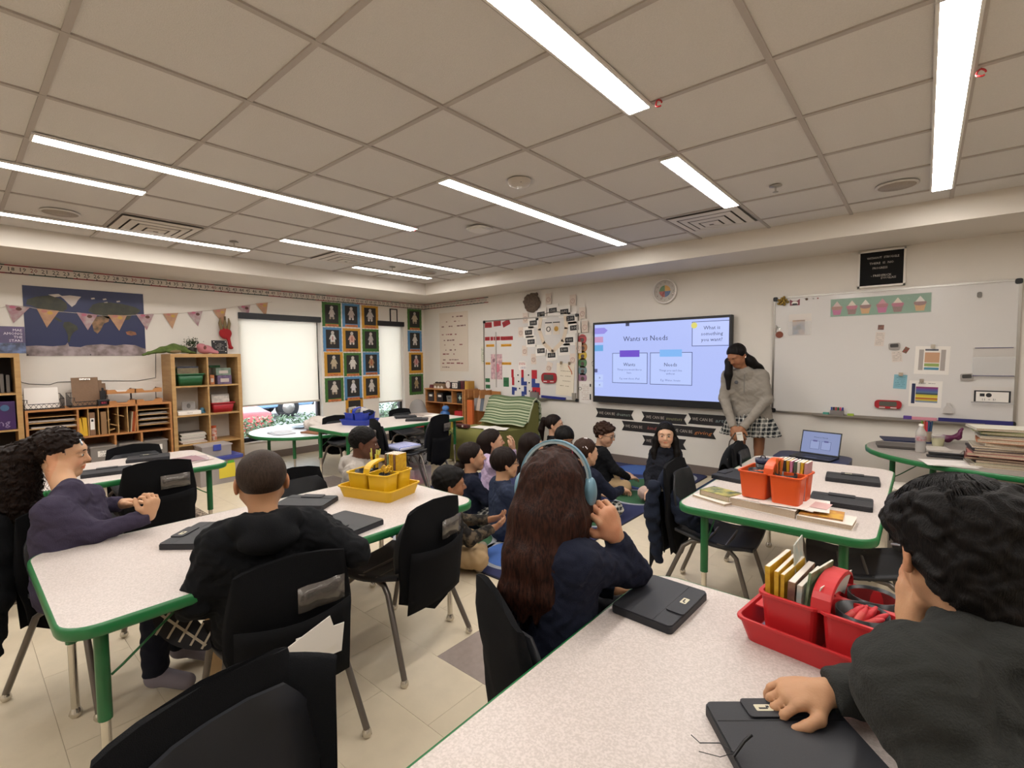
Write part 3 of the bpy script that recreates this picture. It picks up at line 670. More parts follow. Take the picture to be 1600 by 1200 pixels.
def person(label, head, hyaw, hpitch, H, pelvis, byaw, S=1., pose='cross', skin='b98a6a', hair='short', hm=None, top=None, topname='sweater', bottom=None, bottomname='trousers',
           arms=None, lean=None, hroll=0, h=.006, sleeves=True, neck=None, collar=None, hood=None, shoe=None, legs=None, group=None, hands=True, cap=None, fold=.003, paint_top=None, shw=.122, nofeet=False, chestr=1., brow=True, hx=None, z0=0, bulk=1.):
    """all joints in metres in the room; head = centre of the head, pelvis = hip centre"""
    hc = V3(*head); P = V3(*pelvis); t = thing('person', label, 'person', tuple(V3(P[0], P[1], z0)), 0, group)
    HM_ = rotm(hyaw, hpitch, hroll); BM = rotm(byaw); rt, fw, up = BM[:, 0], BM[:, 1], BM[:, 2]
    N = V3(*neck) if neck is not None else hc+HM_@V3(0, -.12*H, -.50*H)-V3(0, 0, .035*S)            # base of neck
    ax = unit(N-P); SL = N-rt*shw*S-ax*.035*S; SR = N+rt*shw*S-ax*.035*S
    B = Field()
    head_ops(B, hc, HM_, H)
    B.rc(hc+HM_@V3(0, -.10, -.20)*H if False else hc+HM_@(V3(0, -.10, -.22)*H), N, .20*H, .215*H, .03)
    ch = P+(N-P)*.62
    for s_ in (-1, 1):
        B.rc(P+rt*s_*.055*S, ch+rt*s_*.055*S, .07*S, .068*S*chestr, .06); B.rc(N-ax*.01, (SL if s_ < 0 else SR), .035*S, .035*S, .04)
    J = {}
    arms = arms or {}
    for sd, Sh in ((-1, SL), (1, SR)):
        a = arms.get('L' if sd < 0 else 'R')
        if a is None: continue
        E_, W_ = V3(*a[0]), V3(*a[1]); J[sd] = (Sh, E_, W_, a)
        B.rc(Sh, E_, .036*S, .031*S, .03); B.rc(E_, W_, .030*S, .021*S, .012)
        if hands and len(a) > 2: hand_ops(B, W_, V3(*a[2]), V3(*a[3]), a[4] if len(a) > 4 else sd, a[5] if len(a) > 5 else S*.98, **(a[6] if len(a) > 6 else {}))
    lg = []
    if legs is None and pose == 'cross':
        for s_ in (-1, 1):
            K = P+rt*s_*.20*S+fw*.17*S; K[2] = z0+.10*S; A = P+fw*(.24 if s_ > 0 else .15)*S-rt*s_*.06*S; A[2] = z0+.055*S; Tt = A-rt*s_*.11*S+fw*.03*S; Tt[2] = z0+.035*S
            lg.append((P+rt*s_*.07*S, K, A, Tt))
    elif legs: lg = [tuple(V3(*p) for p in l) for l in legs]
    for (Hp, K, A, Tt) in lg: B.rc(Hp, K, .055*S, .04*S, .02); B.rc(K, A, .038*S, .026*S, .01)
    rng = np.random.RandomState(int(abs(hc[0]*1000)) % 9999)
    base = np.array(lin(skin)[:3]); lip = base*np.array([1.0, .62, .60])
    def pskin(vs):
        q = (vs-hc)@HM_/H; c = np.tile(base, (len(vs), 1)); n = .5+.5*np.sin(vs[:, 0]*60)*np.sin(vs[:, 2]*55)
        c *= (1-.06*n)[:, None]
        l = (np.abs(q[:, 0]) < .095-1.2*np.abs(q[:, 2]+.26)) & (q[:, 1] > .3) & (np.abs(q[:, 2]+.26) < .045); c[l] = lip
        ck = np.exp(-(((np.abs(q[:, 0])-.17)**2+(q[:, 2]+.15)**2)/.012))*(q[:, 1] > .1); c *= (1-np.outer(ck, [0, .14, .12]))
        er = (np.abs(q[:, 0]) > .33) & (np.abs(q[:, 1]+.05) < .1); c[er] *= np.array([1, .86, .82])
        eyl = (np.abs(np.abs(q[:, 0])-.135) < .085) & (np.abs(q[:, 2]-.055) < .022) & (q[:, 1] > .28); c[eyl] *= .72
        return np.clip(c, 0, 1)
    body = soft('body', B, h, SKIN, t, pskin)
    # eyes
    for s_ in (-1, 1):
        q = MB(); r_ = .058*H; ec = hc+HM_@(V3(s_*.135, .336, .01)*H)-np.array(t.location)
        M4 = Matrix(((HM_[0, 0], HM_[0, 1], HM_[0, 2], ec[0]), (HM_[1, 0], HM_[1, 1], HM_[1, 2], ec[1]), (HM_[2, 0], HM_[2, 1], HM_[2, 2], ec[2]), (0, 0, 0, 1)))
        if hpitch > -25:
            q.sphere((0, 0, 0), (r_, r_*.98, r_*.62), 12, 0, M4); q.sphere((0, r_*.50, -r_*.04), (r_*.62, r_*.56, r_*.52), 10, 1, M4)
            e = q.build('eye', [mat('eye_white', 'cfc6bd', .25), mat('iris_dark', '23150f', .15)], t)
        if brow:
            q = MB(); pts = [M4 @ Vector(((-.06+.03*i)*H, (.075-.0*abs(i-2))*H-abs(-.06+.03*i+s_*.04)*H*.22, (.098+.012*math.sin(PI*i/4))*H)) for i in range(5)]
            q.tube(pts, [.006*H, .012*H, .013*H, .012*H, .005*H], 6); q.build('eyebrow', hm or HB, t)
    # hair
    hm = hm or HB; Lh = lambda x, y, z: hc+HM_@(V3(x, y, z)*H)
    G = Field()
    if hair == 'buzz':
        G.ell(Lh(0, -.075, .135), V3(.368, .425, .385)*H, HM_, .01, cut=hairline(hc, HM_, H, .33, -.34)); 
    elif hair == 'crop':
        G.ell(Lh(0, -.075, .145), V3(.385, .44, .405)*H, HM_, .01, cut=hairline(hc, HM_, H, .26, -.34)); G.fold(.0018, 160, 1)
    elif hair in ('short', 'curly'):
        G.ell(Lh(0, -.075, .155), V3(.405, .46, .42)*H, HM_, .01, cut=hairline(hc, HM_, H, .26, -.31)); G.ell(Lh(0, .20, .33), V3(.28, .2, .14)*H, HM_, .05*H)
        G.fold(.0022 if hair == 'short' else .009, 90, 3)
    elif hair == 'bowl':
        G.ell(Lh(0, -.06, .14), V3(.415, .45, .43)*H, HM_, .01, cut=hairline(hc, HM_, H, .15, -.36)); G.fold(.0025, 120, 2, (1, 1, .2))
    else:
        G.ell(Lh(0, -.08, .145), V3(.392, .445, .405)*H, HM_, .01, cut=hairline(hc, HM_, H, .34, -.42)); G.fold(.002, 130, 4, (1, 1, .15))
    if hx: hx(G, Lh, H, hc, HM_)
    soft('hair', G, h*.8, hm, t)
    if cap: cap(t, Lh, H, hc, HM_)
    # top
    if top is not None:
        G = Field(); k = 1.
        for s_ in (-1, 1):
            G.rc(P+rt*s_*.07*S-ax*.015, ch+rt*s_*.065*S, .092*S, .088*S*chestr, .08*S)
            G.rc(N-ax*.015*S+rt*s_*.02*S, (SL if s_ < 0 else SR), .046*S, .048*S*bulk, .06*S*bulk)
        G.ell(P+fw*.01, V3(.145, .11, .10)*S, BM, .06*S)
        for sd, (Sh, E_, W_, a) in J.items():
            G.rc(Sh, E_, .053*S*bulk, .046*S*bulk, .05*S*bulk); dv = unit(W_-E_); G.rc(E_, W_-dv*.004, .045*S*bulk, .033*S*bulk, .015*S, cut=(W_-dv*.004, dv)); 
            G.rc(W_-dv*.035*S, W_-dv*.008, .034*S, .031*S, .008, cut=(W_-dv*.006, dv))
        G.rc(N+ax*.02, N-ax*.0+unit(N-P)*.0, .052*S, .06*S, .03*S)
        if fold: G.fold(fold, 55/S, 1+hc[0]*9); G.fold(fold*.5, 120/S, 2+hc[1]*7)
        nd = unit(hc+HM_@(V3(0, -.10, -.22)*H)-N)
        G.rc(N+nd*.02, N+nd*.14, .225*H, .26*H, .008, op='s')
        if collar: 
            pts = []
            for i in range(13):
                a = 2*PI*i/12; pts.append(N+nd*(.014+.006*math.cos(a))+(rt*math.cos(a)+fw*math.sin(a))*.245*H)
            G.chain(pts, [.011*S]*13, .006)
        if hood: G.ell(N-fw*.085*S-V3(0, 0, .02*S), V3(.085, .04, .045)*S, BM, .03*S); G.chain([N+rt*.085*S+fw*.03*S, N+rt*.07*S-fw*.05*S+V3(0, 0, .025*S), N-fw*.085*S+V3(0, 0, .02*S), N-rt*.07*S-fw*.05*S+V3(0, 0, .025*S), N-rt*.085*S+fw*.03*S], [.024*S]*5, .03*S)
        soft(topname, G, h*.9, top, t, paint_top)
    if bottom is not None and lg:
        G = Field(); G.ell(P-ax*.01, V3(.13, .11, .09)*S, BM, .04)
        for (Hp, K, A, Tt) in lg:
            G.rc(Hp, K, .082*S, .062*S, .03*S); dv = unit(A-K); G.rc(K, A, .060*S, .046*S, .02*S, cut=(A-dv*.01, dv))
        G.fold(.0035, 60, 3+hc[1]); G.half(V3(0, 0, z0+.004), (0, 0, -1)); soft(bottomname, G, h, bottom, t)
    if lg and not nofeet:
        for (Hp, K, A, Tt) in lg:
            G = Field(); G.rc(A, Tt, .036*S, .033*S, .02, fl=None); G.rc(A+unit(A-K)*.01, A-unit(A-K)*.02, .036*S, .038*S, .02); dz = unit(np.cross(Tt-A, np.cross(K-A, Tt-A))) 
            G.half(V3(0, 0, z0+.003), (0, 0, -1)); soft('shoe', G, h, shoe or plain('3a3634', .7), t)
    return t
def glasses(t, Lh, H, hc, M, col='1a1a1c'):
    q = MB(); o = np.array(t.location)
    for s_ in (-1, 1):
        q.tube([tuple(Lh(s_*.135+.085*math.cos(a*PI/6), .425-abs(.03*math.cos(a*PI/6)), .005+.07*math.sin(a*PI/6))-o) for a in range(13)], .009*H, 6)
        q.tube([tuple(Lh(s_*.22, .40, .03)-o), tuple(Lh(s_*.34, .25, .03)-o), tuple(Lh(s_*.375, -.02, .04)-o), tuple(Lh(s_*.375, -.09, -.02)-o)], .009*H, 6)
    q.tube([tuple(Lh(-.05, .43, .02)-o), tuple(Lh(0, .45, .035)-o), tuple(Lh(.05, .43, .02)-o)], .009*H, 6)
    g = q.build('glasses', plain(col, .3), t)
    for s_ in (-1, 1):
        q = MB(); q.add([tuple(Lh(s_*.135+.082*math.cos(a*PI/6), .424-abs(.03*math.cos(a*PI/6)), .005+.067*math.sin(a*PI/6))-o) for a in range(12)], [tuple(range(12))]); q.build('lens', mat('lens_glass', 'e8eef2', .05, alpha=.25), g)
# ---------------------------------------------------------------- things on the front wall
INK = plain('1d1c20', .6); PAPER = plain('ddd3c8', .7); PAPERW = plain('e8e2da', .6)
WB = mat('whiteboard_enamel', 'd8d4d0', .16, spec=.6)
def whiteboard(x0, x1, z0, z1, label, tray):
    t = front('whiteboard', label, 'whiteboard', (x0+x1)/2, (z0+z1)/2); w, h = (x1-x0)/2, (z1-z0)/2
    MB().box(-w+.01, w-.01, -.018, -.002, -h+.01, h-.01).build('board_surface', WB, t)
    for b in ((-w, w, h-.018, h), (-w, w, -h, -h+.018), (-w, -w+.018, -h, h), (w-.018, w, -h, h)): MB().box(b[0], b[1], -.026, -.001, b[2], b[3]).build('frame', ALU, t)
    for sx in (-1, 1):
        for sz in (-1, 1): MB().prism(rrect(.045, .045, .015), 0, .03, 0, T(sx*(w-.02), -.0, sz*(h-.02), PI/2)).build('corner_cap', BLACK, t)
    MB().box(tray[0]-(x0+x1)/2, tray[1]-(x0+x1)/2, -.075, -.026, -h-.004, -h+.004).box(tray[0]-(x0+x1)/2, tray[1]-(x0+x1)/2, -.078, -.072, -h-.004, -h+.014).build('pen_tray', ALU, t)
    return t
WBL = whiteboard(-5.47, -3.66, .77, 1.99, 'left whiteboard covered in clock cards, magnets and labels', (-4.9, -4.2))
WBR = whiteboard(-1.23, .585, .79, 2.0, 'right whiteboard with cupcake banner, behind the kidney table', (-.85, .40))
WBF = 5.72-.019                                   # surface of the whiteboards
def wbit(name, label, cat, px_, py_, poly=None, w=None, h=None, m=None, group=None, tilt=0, th=.002, parts=(), Y=WBF):
    x, z = ony(px_, py_, Y); t = thing(name, label, cat, (x, Y, z), 0, group); t.rotation_euler = (0, tilt, 0)
    if poly is None: poly = [(-w/2, -h/2), (w/2, -h/2), (w/2, h/2), (-w/2, h/2)]
    MB().plate(poly, -th, 0).build('sheet' if th < .004 else 'body', m or PAPER, t)
    for n_, q, mm in parts: q.build(n_, mm, t)
    return t
def L_(s, size, loc=(0, 0), mi=0, **k): q = MB(); put_text(q, s, size, 0, T(loc[0], -.0026, loc[1]), **k); return q
# red title strips, yellow labels, green cards
for i, (s, a, b, tl) in enumerate((('HOW', 763, 508, 0), ('TO', 777, 505.5, -.05), ('GROW', 791, 505, -.35))): wbit('word_card', 'dark red word card %s at top left of left whiteboard' % ('first', 'second', 'tilted third')[i], 'card', a, b, w=.155, h=.085, m=plain('9c2a30', .4), tilt=tl, parts=[('lettering', L_(s, .05), plain('6a141c', .5))])
for i, (s, a, w_) in enumerate((('HOW', 761.5, .1), ('TO', 768.5, .055), ('DRAW', 776.5, .13), ('A', 783.8, .04), ('NUMBER', 793, .21))): wbit('word_card', ('narrow red word card reading %s on left whiteboard' % s), 'card', a, 529.3+(-.2*i), w=w_*1.05, h=.06, m=plain('a5272f', .4), parts=[('lettering', L_(s, .04, width=w_*.8), plain('5e1118', .5))])
for s, a, b, w_ in (('Directions', 766, 540, .2), ('New Formula', 791, 539.5, .24), ('Another', 762.5, 568, .12), ('Conclusions', 791.5, 568, .22)): wbit('label_strip', 'yellow label strip reading %s' % s, 'label', a, b, w=w_*.9, h=.04, m=plain('dd9f2c', .5), parts=[('lettering', L_(s, .034, width=w_*.8), plain('3d2a10', .5))])
for s, a, b, w_, h_ in (('TEN', 762, 594, .10, .062), ('ONES', 762.5, 604, .10, .062), ('', 791, 597, .115, .145)):
    wbit('green_card', ('upper small' if b == 594 else 'lower small' if b == 604 else 'larger')+' dark green card at lower left of left whiteboard', 'card', a, b, w=w_, h=h_, m=plain('2c6b43', .5), parts=[('lettering', L_(s or 'MS', .04 if s else .07), plain('16402a', .5))])
wbit('pink_drawing', 'pink and white patterned sheet hanging on left whiteboard', 'poster', 776, 573, w=.24, h=.40, m=mat('pink_print', 'd9b7b8', .5, col2='a8848f', scale=22), parts=[('figure', MB().plate(ngon(12, .05, .02, -.02, ry=.07), -.004, -.002), plain('cf7f8c', .5)), ('figure', MB().plate(ngon(10, .03, -.06, .10), -.004, -.002), plain('8a6a72', .5))])
x_, z_ = ony(776.7, 570); MB().box(-.008, .008, -.012, -.0, -.36, .52).build('divider_strip', plain('b9b2ad', .4), tag(thing('divider_line', 'thin pale divider strip on left whiteboard', 'strip', (x_, WBF, z_)), None, None))
# base ten magnets
RED, BLU = plain('b3202f', .4), plain('2b3f86', .4)
Lp = [(-.05, .06), (0, .06), (0, 0), (.06, 0), (.06, -.06), (-.05, -.06)]
def mag(label, a, b, w=None, h=None, m=RED, poly=None, tilt=0): wbit('counting_magnet', label, 'magnet', a, b, poly, w, h, m, 'counting magnets on the left whiteboard', tilt, .005)
mag('tall red bar magnet, top of the left column', 801, 583.5, .045, .125); mag('tall red bar magnet, second in the left column', 802, 595.5, .045, .125)
mag('tall red bar magnet in the middle column', 816.5, 584, .045, .125); mag('red square magnet in the right column', 835, 585, .10, .13); mag('red rectangle magnet above the pen holder', 838, 611, .15, .11)
mag('blue L-shaped magnet in middle column, upper', 818.5, 596, poly=Lp, m=BLU); mag('blue L-shaped magnet in right column', 836.5, 598.5, poly=[(x*1.35, y*1.1) for x, y in Lp], m=BLU)
mag('blue hook-shaped magnet at lower left', 803.5, 611, poly=[(-.05, .06), (.05, .06), (.05, .01), (.01, .01), (.01, -.06), (-.04, -.06)], m=BLU, tilt=.1); mag('blue stepped magnet in middle column, lower', 819, 610.5, poly=[(0, .07), (.05, .07), (.05, -.06), (-.05, -.06), (-.05, -.01), (0, -.01)], m=BLU); mag('small blue square magnet at the bottom', 817.5, 619.5, .06, .055, BLU)
for i, (a, b, s) in enumerate(((809.5, 586, '+'), (826, 586, '='), (810.5, 596, '+'), (827, 598, '='), (812, 607, '-'), (827.5, 611, '='), (770.5, 612, '.'), (751, 640, '.'))[:7]): 
    x, z = ony(a, b, WBF); o = MB().lathe([(.012, 0), (.012, .006), (.009, .008)], 12, 0, T(0, 0, 0, PI/2)).build('round_magnet', INK, loc=(x, WBF, z)); tag(o, 'tiny dark round magnet between the counting magnets' if i < 6 else 'tiny dark magnet alone at lower left of whiteboard', 'magnet', 'tiny round magnets' if i < 6 else None)
t = wbit('even_odd_sign', 'small sign reading EVEN ODD on left whiteboard', 'sign', 816, 571.5, poly=rrect(.15, .14, .03), m=plain('e6ded8', .5), parts=[('lettering', L_('EVEN', .05, (0, .03)), plain('b02b33', .5)), ('lettering', L_('ODD', .05, (.02, -.03)), plain('2b3f86', .5))])
t = wbit('red_timer', 'red rounded timer with grey screen on left whiteboard', 'timer', 859, 590.5, poly=rrect(.27, .15, .06), m=plain('9c1f2b', .3), th=.03, parts=[('screen', MB().plate(rrect(.17, .075, .01, cy=.01), -.032, -.03), plain('4b4a44', .3)), ('button', MB().box(-.09, -.03, -.034, -.03, -.058, -.046), PAPERW), ('button', MB().box(.03, .09, -.034, -.03, -.058, -.046), PAPERW)])
t = wbit('flip_notepad', 'cream sketch pad hanging from two clips on left whiteboard', 'notepad', 883.5, 593, w=.30, h=.46, m=plain('e3d8c4', .6), th=.012, tilt=.05)
rnd = random.Random(2); q = MB()
for k in range(4): scribble(q, -.08, .1, .12-.07*k, rnd, .01, y=-.0135, gap=.5)
q.build('sketch_marks', plain('9a8b70', .6), t)['kind'] = 'stuff' 
for sx in (-.07, .07): MB().cbox(sx, -.015, .235, .035, .025, .04).build('clip', CHROME, t)
MB().tube([(.05, -.02, .2), (.11, -.02, .12), (.12, -.02, .08)], .006, 6).build('orange_string', plain('c96b3c', .6), t)
o = wbit('marker_holder', 'clear mesh pen holder with red pens on left whiteboard', 'pen holder', 836.5, 617, w=.15, h=.09, m=mat('smoky_plastic', '8a8480', .3, alpha=.8), th=.04)
for k in range(5): MB().tube([(-.05+.025*k, -.03, -.03), (-.052+.026*k, -.03, .06+.01*(k % 2))], .008, 6).build('pen', plain(('b3303a', '5b3040', 'a03a45', '402a3a', 'b5303c')[k], .4), o)
o = wbit('blue_pointer', 'long dark blue bar lying along bottom of left whiteboard', 'pointer', 865.5, 621, w=.42, h=.035, m=plain('2a2f7c', .4), th=.03, tilt=.035)
o = wbit('grey_eraser', 'small grey block at bottom right of left whiteboard', 'eraser', 897.5, 619, w=.06, h=.09, m=plain('8f877c', .6), th=.02)
# clock activity: hours, digital cards, analogue cards
HOURS = dict(zip(('%d:00' % i for i in range(1, 13)), 'one two three four five six seven eight nine ten eleven twelve'.split()))
for a, b, s in ((845.5, 490.5, '11:00'), (864, 484.5, '12:00'), (882, 486.5, '1:00'), (891.5, 497, '2:00'), (897.5, 511.5, '3:00'), (889.5, 530.5, '4:00'), (881.5, 546, '5:00'), (862, 554.5, '6:00'), (845.5, 547.5, '7:00'), (830, 533.5, '8:00'), (826, 519, '9:00'), (833.5, 504, '10:00')):
    wbit('time_card', 'white card with black digital readout of %s o’clock' % HOURS[s], 'card', a, b, w=.20, h=.165, m=PAPERW, group='digital time cards round the paper clock', tilt=-.04, th=.004, parts=[('readout', MB().box(-.068, .068, -.006, -.004, -.04, .03), INK), ('lettering', put_text(MB(), s, .055, 0, T(0, -.0065, -.004), width=.10), plain('bdb8b0', .4))])
ring = [(857, 467, 'above twelve'), (895, 469, 'top right'), (910, 489, 'right of two'), (914, 510, 'right of three'), (904, 543, 'over the orange disc'), (895, 561, 'lower right'), (858, 574, 'lowest, tilted'), (834, 561, 'lower left'), (820, 548, 'left of seven'), (814, 519, 'far left'), (821, 497, 'left of ten'), (834.5, 477, 'on the brown bear')]
for a, b, nm in ring:
    q = MB(); q.tube([(.032*math.cos(k*PI/8), -.005, .032*math.sin(k*PI/8)-.012) for k in range(17)], .003, 4).box(-.002, .002, -.006, -.004, -.012, .012).box(0, .016, -.006, -.004, -.014, -.010)
    wbit('clock_card', 'pale narrow card with pink clock face, %s' % nm, 'card', a, b, w=.10, h=.155, m=plain('d8c8ba', .6), group='analogue clock cards', tilt=.3 if 'tilted' in nm else 0, th=.003, parts=[('clock_face', q, plain('b98f86', .6))])
t = thing('paper_clock', 'large cream paper shield clock ring on left whiteboard', 'paper clock', (*[ony(863.5, 514, WBF)[0]], WBF, ony(863.5, 514, WBF)[1]))
q = MB(); out = [(-.20, .22), (.22, .22), (.24, .0), (.18, -.18), (.0, -.33), (-.16, -.20), (-.24, .0)]
for k in range(7):
    a, b = out[k], out[(k+1) % 7]
    if k == 0: q2 = MB(); q2.tube([(a[0], -.008, a[1]+.0), (0, -.008, .25), (b[0], -.008, b[1])], .006, 4).build('ring_top', plain('7d766e', .5), t); continue
    L = math.hypot(b[0]-a[0], b[1]-a[1]); an = math.atan2(b[1]-a[1], b[0]-a[0]); MB().box(-.01, L+.01, -.006, -.001, -.03, .03, 0, T(a[0], 0, a[1], 0, -an)).build('ring_segment', plain('dccab4', .6), t)
for sx, c, cc in ((-.07, 'e2dad0', '3a3735'), (.07, 'd9cdbd', 'b88a2c')):
    cd_ = MB().box(sx-.055, sx+.055, -.006, -.002, -.08, .09).build('centre_card', plain(c, .5), t); MB().box(sx-.06, sx+.06, -.008, -.006, .085, .10).build('header', INK, cd_)
    qq = MB(); (qq.lathe([(.036, 0), (.036, .002)], 16, 0, T(sx, -.008, .0, PI/2)) if sx > 0 else qq.tube([(sx+.033*math.cos(k*PI/8), -.009, .033*math.sin(k*PI/8)) for k in range(17)], .006, 5)); qq.build('clock_print', plain(cc, .5), cd_)
t = front('bear_hat', 'grey-brown plush bear head hanging left of the clock cards', 'plush toy', *ony(833, 474), off=.02)
F = Field(); F.ell((0, 0, 0), (.15, .04, .14), k=.02).ell((-.04, .0, .04), (.12, .045, .1), k=.02).rc((.0, -.01, .12), (.09, -.01, .13), .025, .02, .02).ell((-.10, -.03, .02), (.05, .02, .04), k=.01); F.fold(.006, 60, 1)
vs, fs = field_mesh(F, .008); mesh_np('plush_head', vs, fs, mat('plush_brown', '6d5e52', .95, noise=.3, scale=40), t)
# colour discs, list, side label
for a, b, c, nm in ((910, 530, 'b5474a', 'red'), (911, 543, 'b98052', 'orange'), (910.5, 555.5, 'd6b544', 'yellow'), (910.5, 567, '4f7d4e', 'green'), (910.5, 579, '6f8a8e', 'grey blue'), (910.5, 590.5, '9a6f86', 'purple')):
    x, z = ony(a, b); t = front('feelings_disc', '%s round disc in the column right of the left whiteboard' % nm, 'disc', x, z, group='column of coloured discs')
    MB().plate(ngon(24, .068), -.003, 0).build('disc', plain(c, .5), t); MB().plate(ngon(16, .028, 0, -.01), -.004, -.003).box(-.04, .04, -.004, -.003, .035, .045).build('print', plain('5b4a44', .6), t)
t = front('class_list', 'white list sheet with small clock drawings beside left whiteboard', 'poster', *ony(915, 613)); MB().plate(rrect(.21, .31, .02), -.004, 0).build('sheet', PAPERW, t)
q = MB(); rnd = random.Random(1)
for k in range(9): scribble(q, -.06, .06, .10-.025*k, rnd, .006, y=-.0055)
q.build('lettering', plain('a3705c', .6), t); MB().tube([(-.085+.02*math.cos(k*PI/6), -.005, .05+.02*math.sin(k*PI/6)) for k in range(13)], .003, 4).box(.07, .09, -.006, -.004, -.10, -.02).box(.07, .09, -.006, -.004, .08, .12).build('clock_print', INK, t)
t = front('classroom_jobs_strip', 'narrow vertical strip reading CLASSROOM JOBS left of the board', 'label', *ony(754, 555)); MB().box(-.025, .025, -.003, 0, -.14, .14).build('sheet', plain('d9d6c2', .6), t); q = MB(); put_text(q, 'CLASSROOM\nJOBS', .026, 0, T(0, -.0035, 0, 0, -PI/2), width=.22); q.build('lettering', plain('3e5b46', .6), t)
t = front('handwritten_chart', 'large paper chart with handwritten list near the corner', 'poster', *ony(709, 535), ); MB().box(-.36, .36, -.003, 0, -.50, .52).build('sheet', plain('dbcdbd', .7), t)
q = MB(); rnd = random.Random(7); 
for k, (z, a, b, s) in enumerate(((.44, -.28, .3, .03), (.36, -.3, .15, .02), (.28, -.3, .33, .026), (.14, -.3, .08, .024), (.04, -.3, .02, .024), (-.04, -.3, .3, .024), (-.13, -.3, .1, .024), (-.2, -.28, .02, .024), (-.3, -.28, .2, .02), (-.36, -.3, .3, .026), (-.43, -.3, -.05, .02))): scribble(q, a, b, z, rnd, s, mi=k % 2, y=-.0045, gap=.7)
q.build('lettering', [plain('7d5a56', .7), plain('8c4f50', .7)], t)['kind'] = 'stuff'
# ---------------------------------------------------------------- wall screen
t = front('wall_screen', 'large black-framed wall screen showing Wants vs Needs slide', 'television', (-3.38-1.62)/2, (1.845+.79)/2); W_, H_ = .88, .528
MB().box(-W_, W_, -.095, -.03, -H_, H_).build('housing', BLACK, t, bevel=.006)
MB().cbox(0, -.015, 0, 1.0, .03, .5).build('wall_bracket', plain('2c2c2e', .6), t)
scm = mat('screen_lilac', 'aebcf4', .3, emit=.80); sx0, sx1, sz0, sz1 = -W_+.03, W_-.03, -H_+.085, H_-.03
sc = MB().box(sx0, sx1, -.0965, -.095, sz0, sz1).build('screen', scm, t)
def E_(h, e=.8): return mat('screen_'+h, h, .4, emit=e)
SW, SH_ = sx1-sx0, sz1-sz0
def sp(u, v): return sx0+SW*u, sz1-SH_*v          # slide coordinates 0..1 from top left
def srect(name, u0, u1, v0, v1, h, y=-.0975, par=sc):
    a, b = sp(u0, v0), sp(u1, v1); return MB().box(a[0], b[0], y, y+.0008, b[1], a[1]).build(name, E_(h), par)
def spoly(name, pts, h, y=-.0975): return MB().plate([sp(*p) for p in pts], y, y+.0008).build(name, E_(h), sc)
def stext(s, u, v, size, h='2a2f55', **k): x, z = sp(u, v); q = MB(); put_text(q, s, size, 0, T(x, -.0992, z), **k); return q.build('slide_text', E_(h), sc)
spoly('tab', [(0, .045), (.085, .045), (.115, .085), (.085, .13), (0, .13)], '8f86dc'); srect('tab', 0, .075, .17, .25, 'bf8fb8'); srect('tab', 0, .075, .285, .37, '62a3d8')
srect('tool_icon', 0, .025, .62, .67, '565a86'); srect('tab', 0, .075, .70, .78, 'b9c9f6'); srect('tab', 0, .075, .80, .88, 'b9c9f6'); stext('>', .045, .745, .05); stext('<', .045, .845, .05)
srect('camera_icon', .265, .295, .0, .04, '3a3f5c')
for u0, u1, v0, v1, cl in ((.155, .44, .40, .81, '6a4ac4'), (.46, .765, .40, .815, '7cb2ee')):
    srect('note_border', u0, u1, v0, v1, '3c4470'); srect('note_paper', u0+.004, u1-.004, v0+.007, v1-.007, 'b6c6f8', -.0980)
    um = (u0+u1)/2; srect('tape', um-.08, um+.08, v0-.035, v0+.055, cl, -.0988)
srect('note_border', .76, 1.0, .03, .33, '3c4470'); srect('note_paper', .764, 1.0, .037, .323, 'b9c6fa', -.0980)
x, z = sp(.775, .075); MB().lathe([(.035, 0), (.035, .001)], 20, 0, T(x, -.0985, z, PI/2)).build('sticker', E_('d8cf6a'), sc)
stext('Wants vs Needs', .42, .21, .088); stext('Wants', .297, .555, .062); stext('Needs', .612, .555, .062)
stext('Things you would like to\nhave.', .297, .645, .034, '5a64a0'); stext('E.g. new shoes, iPad', .297, .745, .034, '5a64a0'); stext("Things you can't live\nwithout", .612, .65, .034, '5a64a0'); stext('E.g. Water, house', .612, .755, .034, '5a64a0')
stext('What is\nsomething\nyou want?', .892, .18, .058)
MB().tube([(-W_-.0, -.03, .05), (-W_-.06, -.02, -.0), (-W_-.05, -.02, -.05), (-W_, -.03, -.03)], .003, 5).build('cable_loop', BLACK, t)
# ribbon signs
for a, b, w_, s1, s2, c2 in ((960, 646.5, .50, 'WE CAN BE', 'dreamers', '8f9a90'), (1037, 653, .52, 'WE CAN BE', 'inventors', '8d8a66'), (1113, 656.5, .50, 'WE CAN BE', 'artists', '7f8f90'), (1003, 667.5, .50, 'WE CAN BE', 'kind', '9a4a44'), (1081, 674.5, .50, 'WE CAN BE', 'giving', 'b5703a'), (1037, 691, .50, 'WE CAN BE', 'us', '8a8a70')):
    a2, b2 = a, b
    t = front('ribbon_sign', 'black ribbon sign below the screen ending in the word %s' % s2, 'sign', *ony(a2, b2), group='black ribbon signs below the screen'); h = .062; w = w_/2+.03
    MB().plate([(-w, -h), (w, -h), (w-.035, 0), (w, h), (-w, h), (-w+.035, 0)], -.004, 0).build('ribbon', plain('1c1818', .6), t)
    text(s1, .052, plain('b5aaa0', .5), t, (-.11, -.0045, 0), width=.24); text(s2, .06, plain(c2, .5), t, (.13, -.0045, 0), shear=.25, width=.20 if len(s2) > 4 else .12)
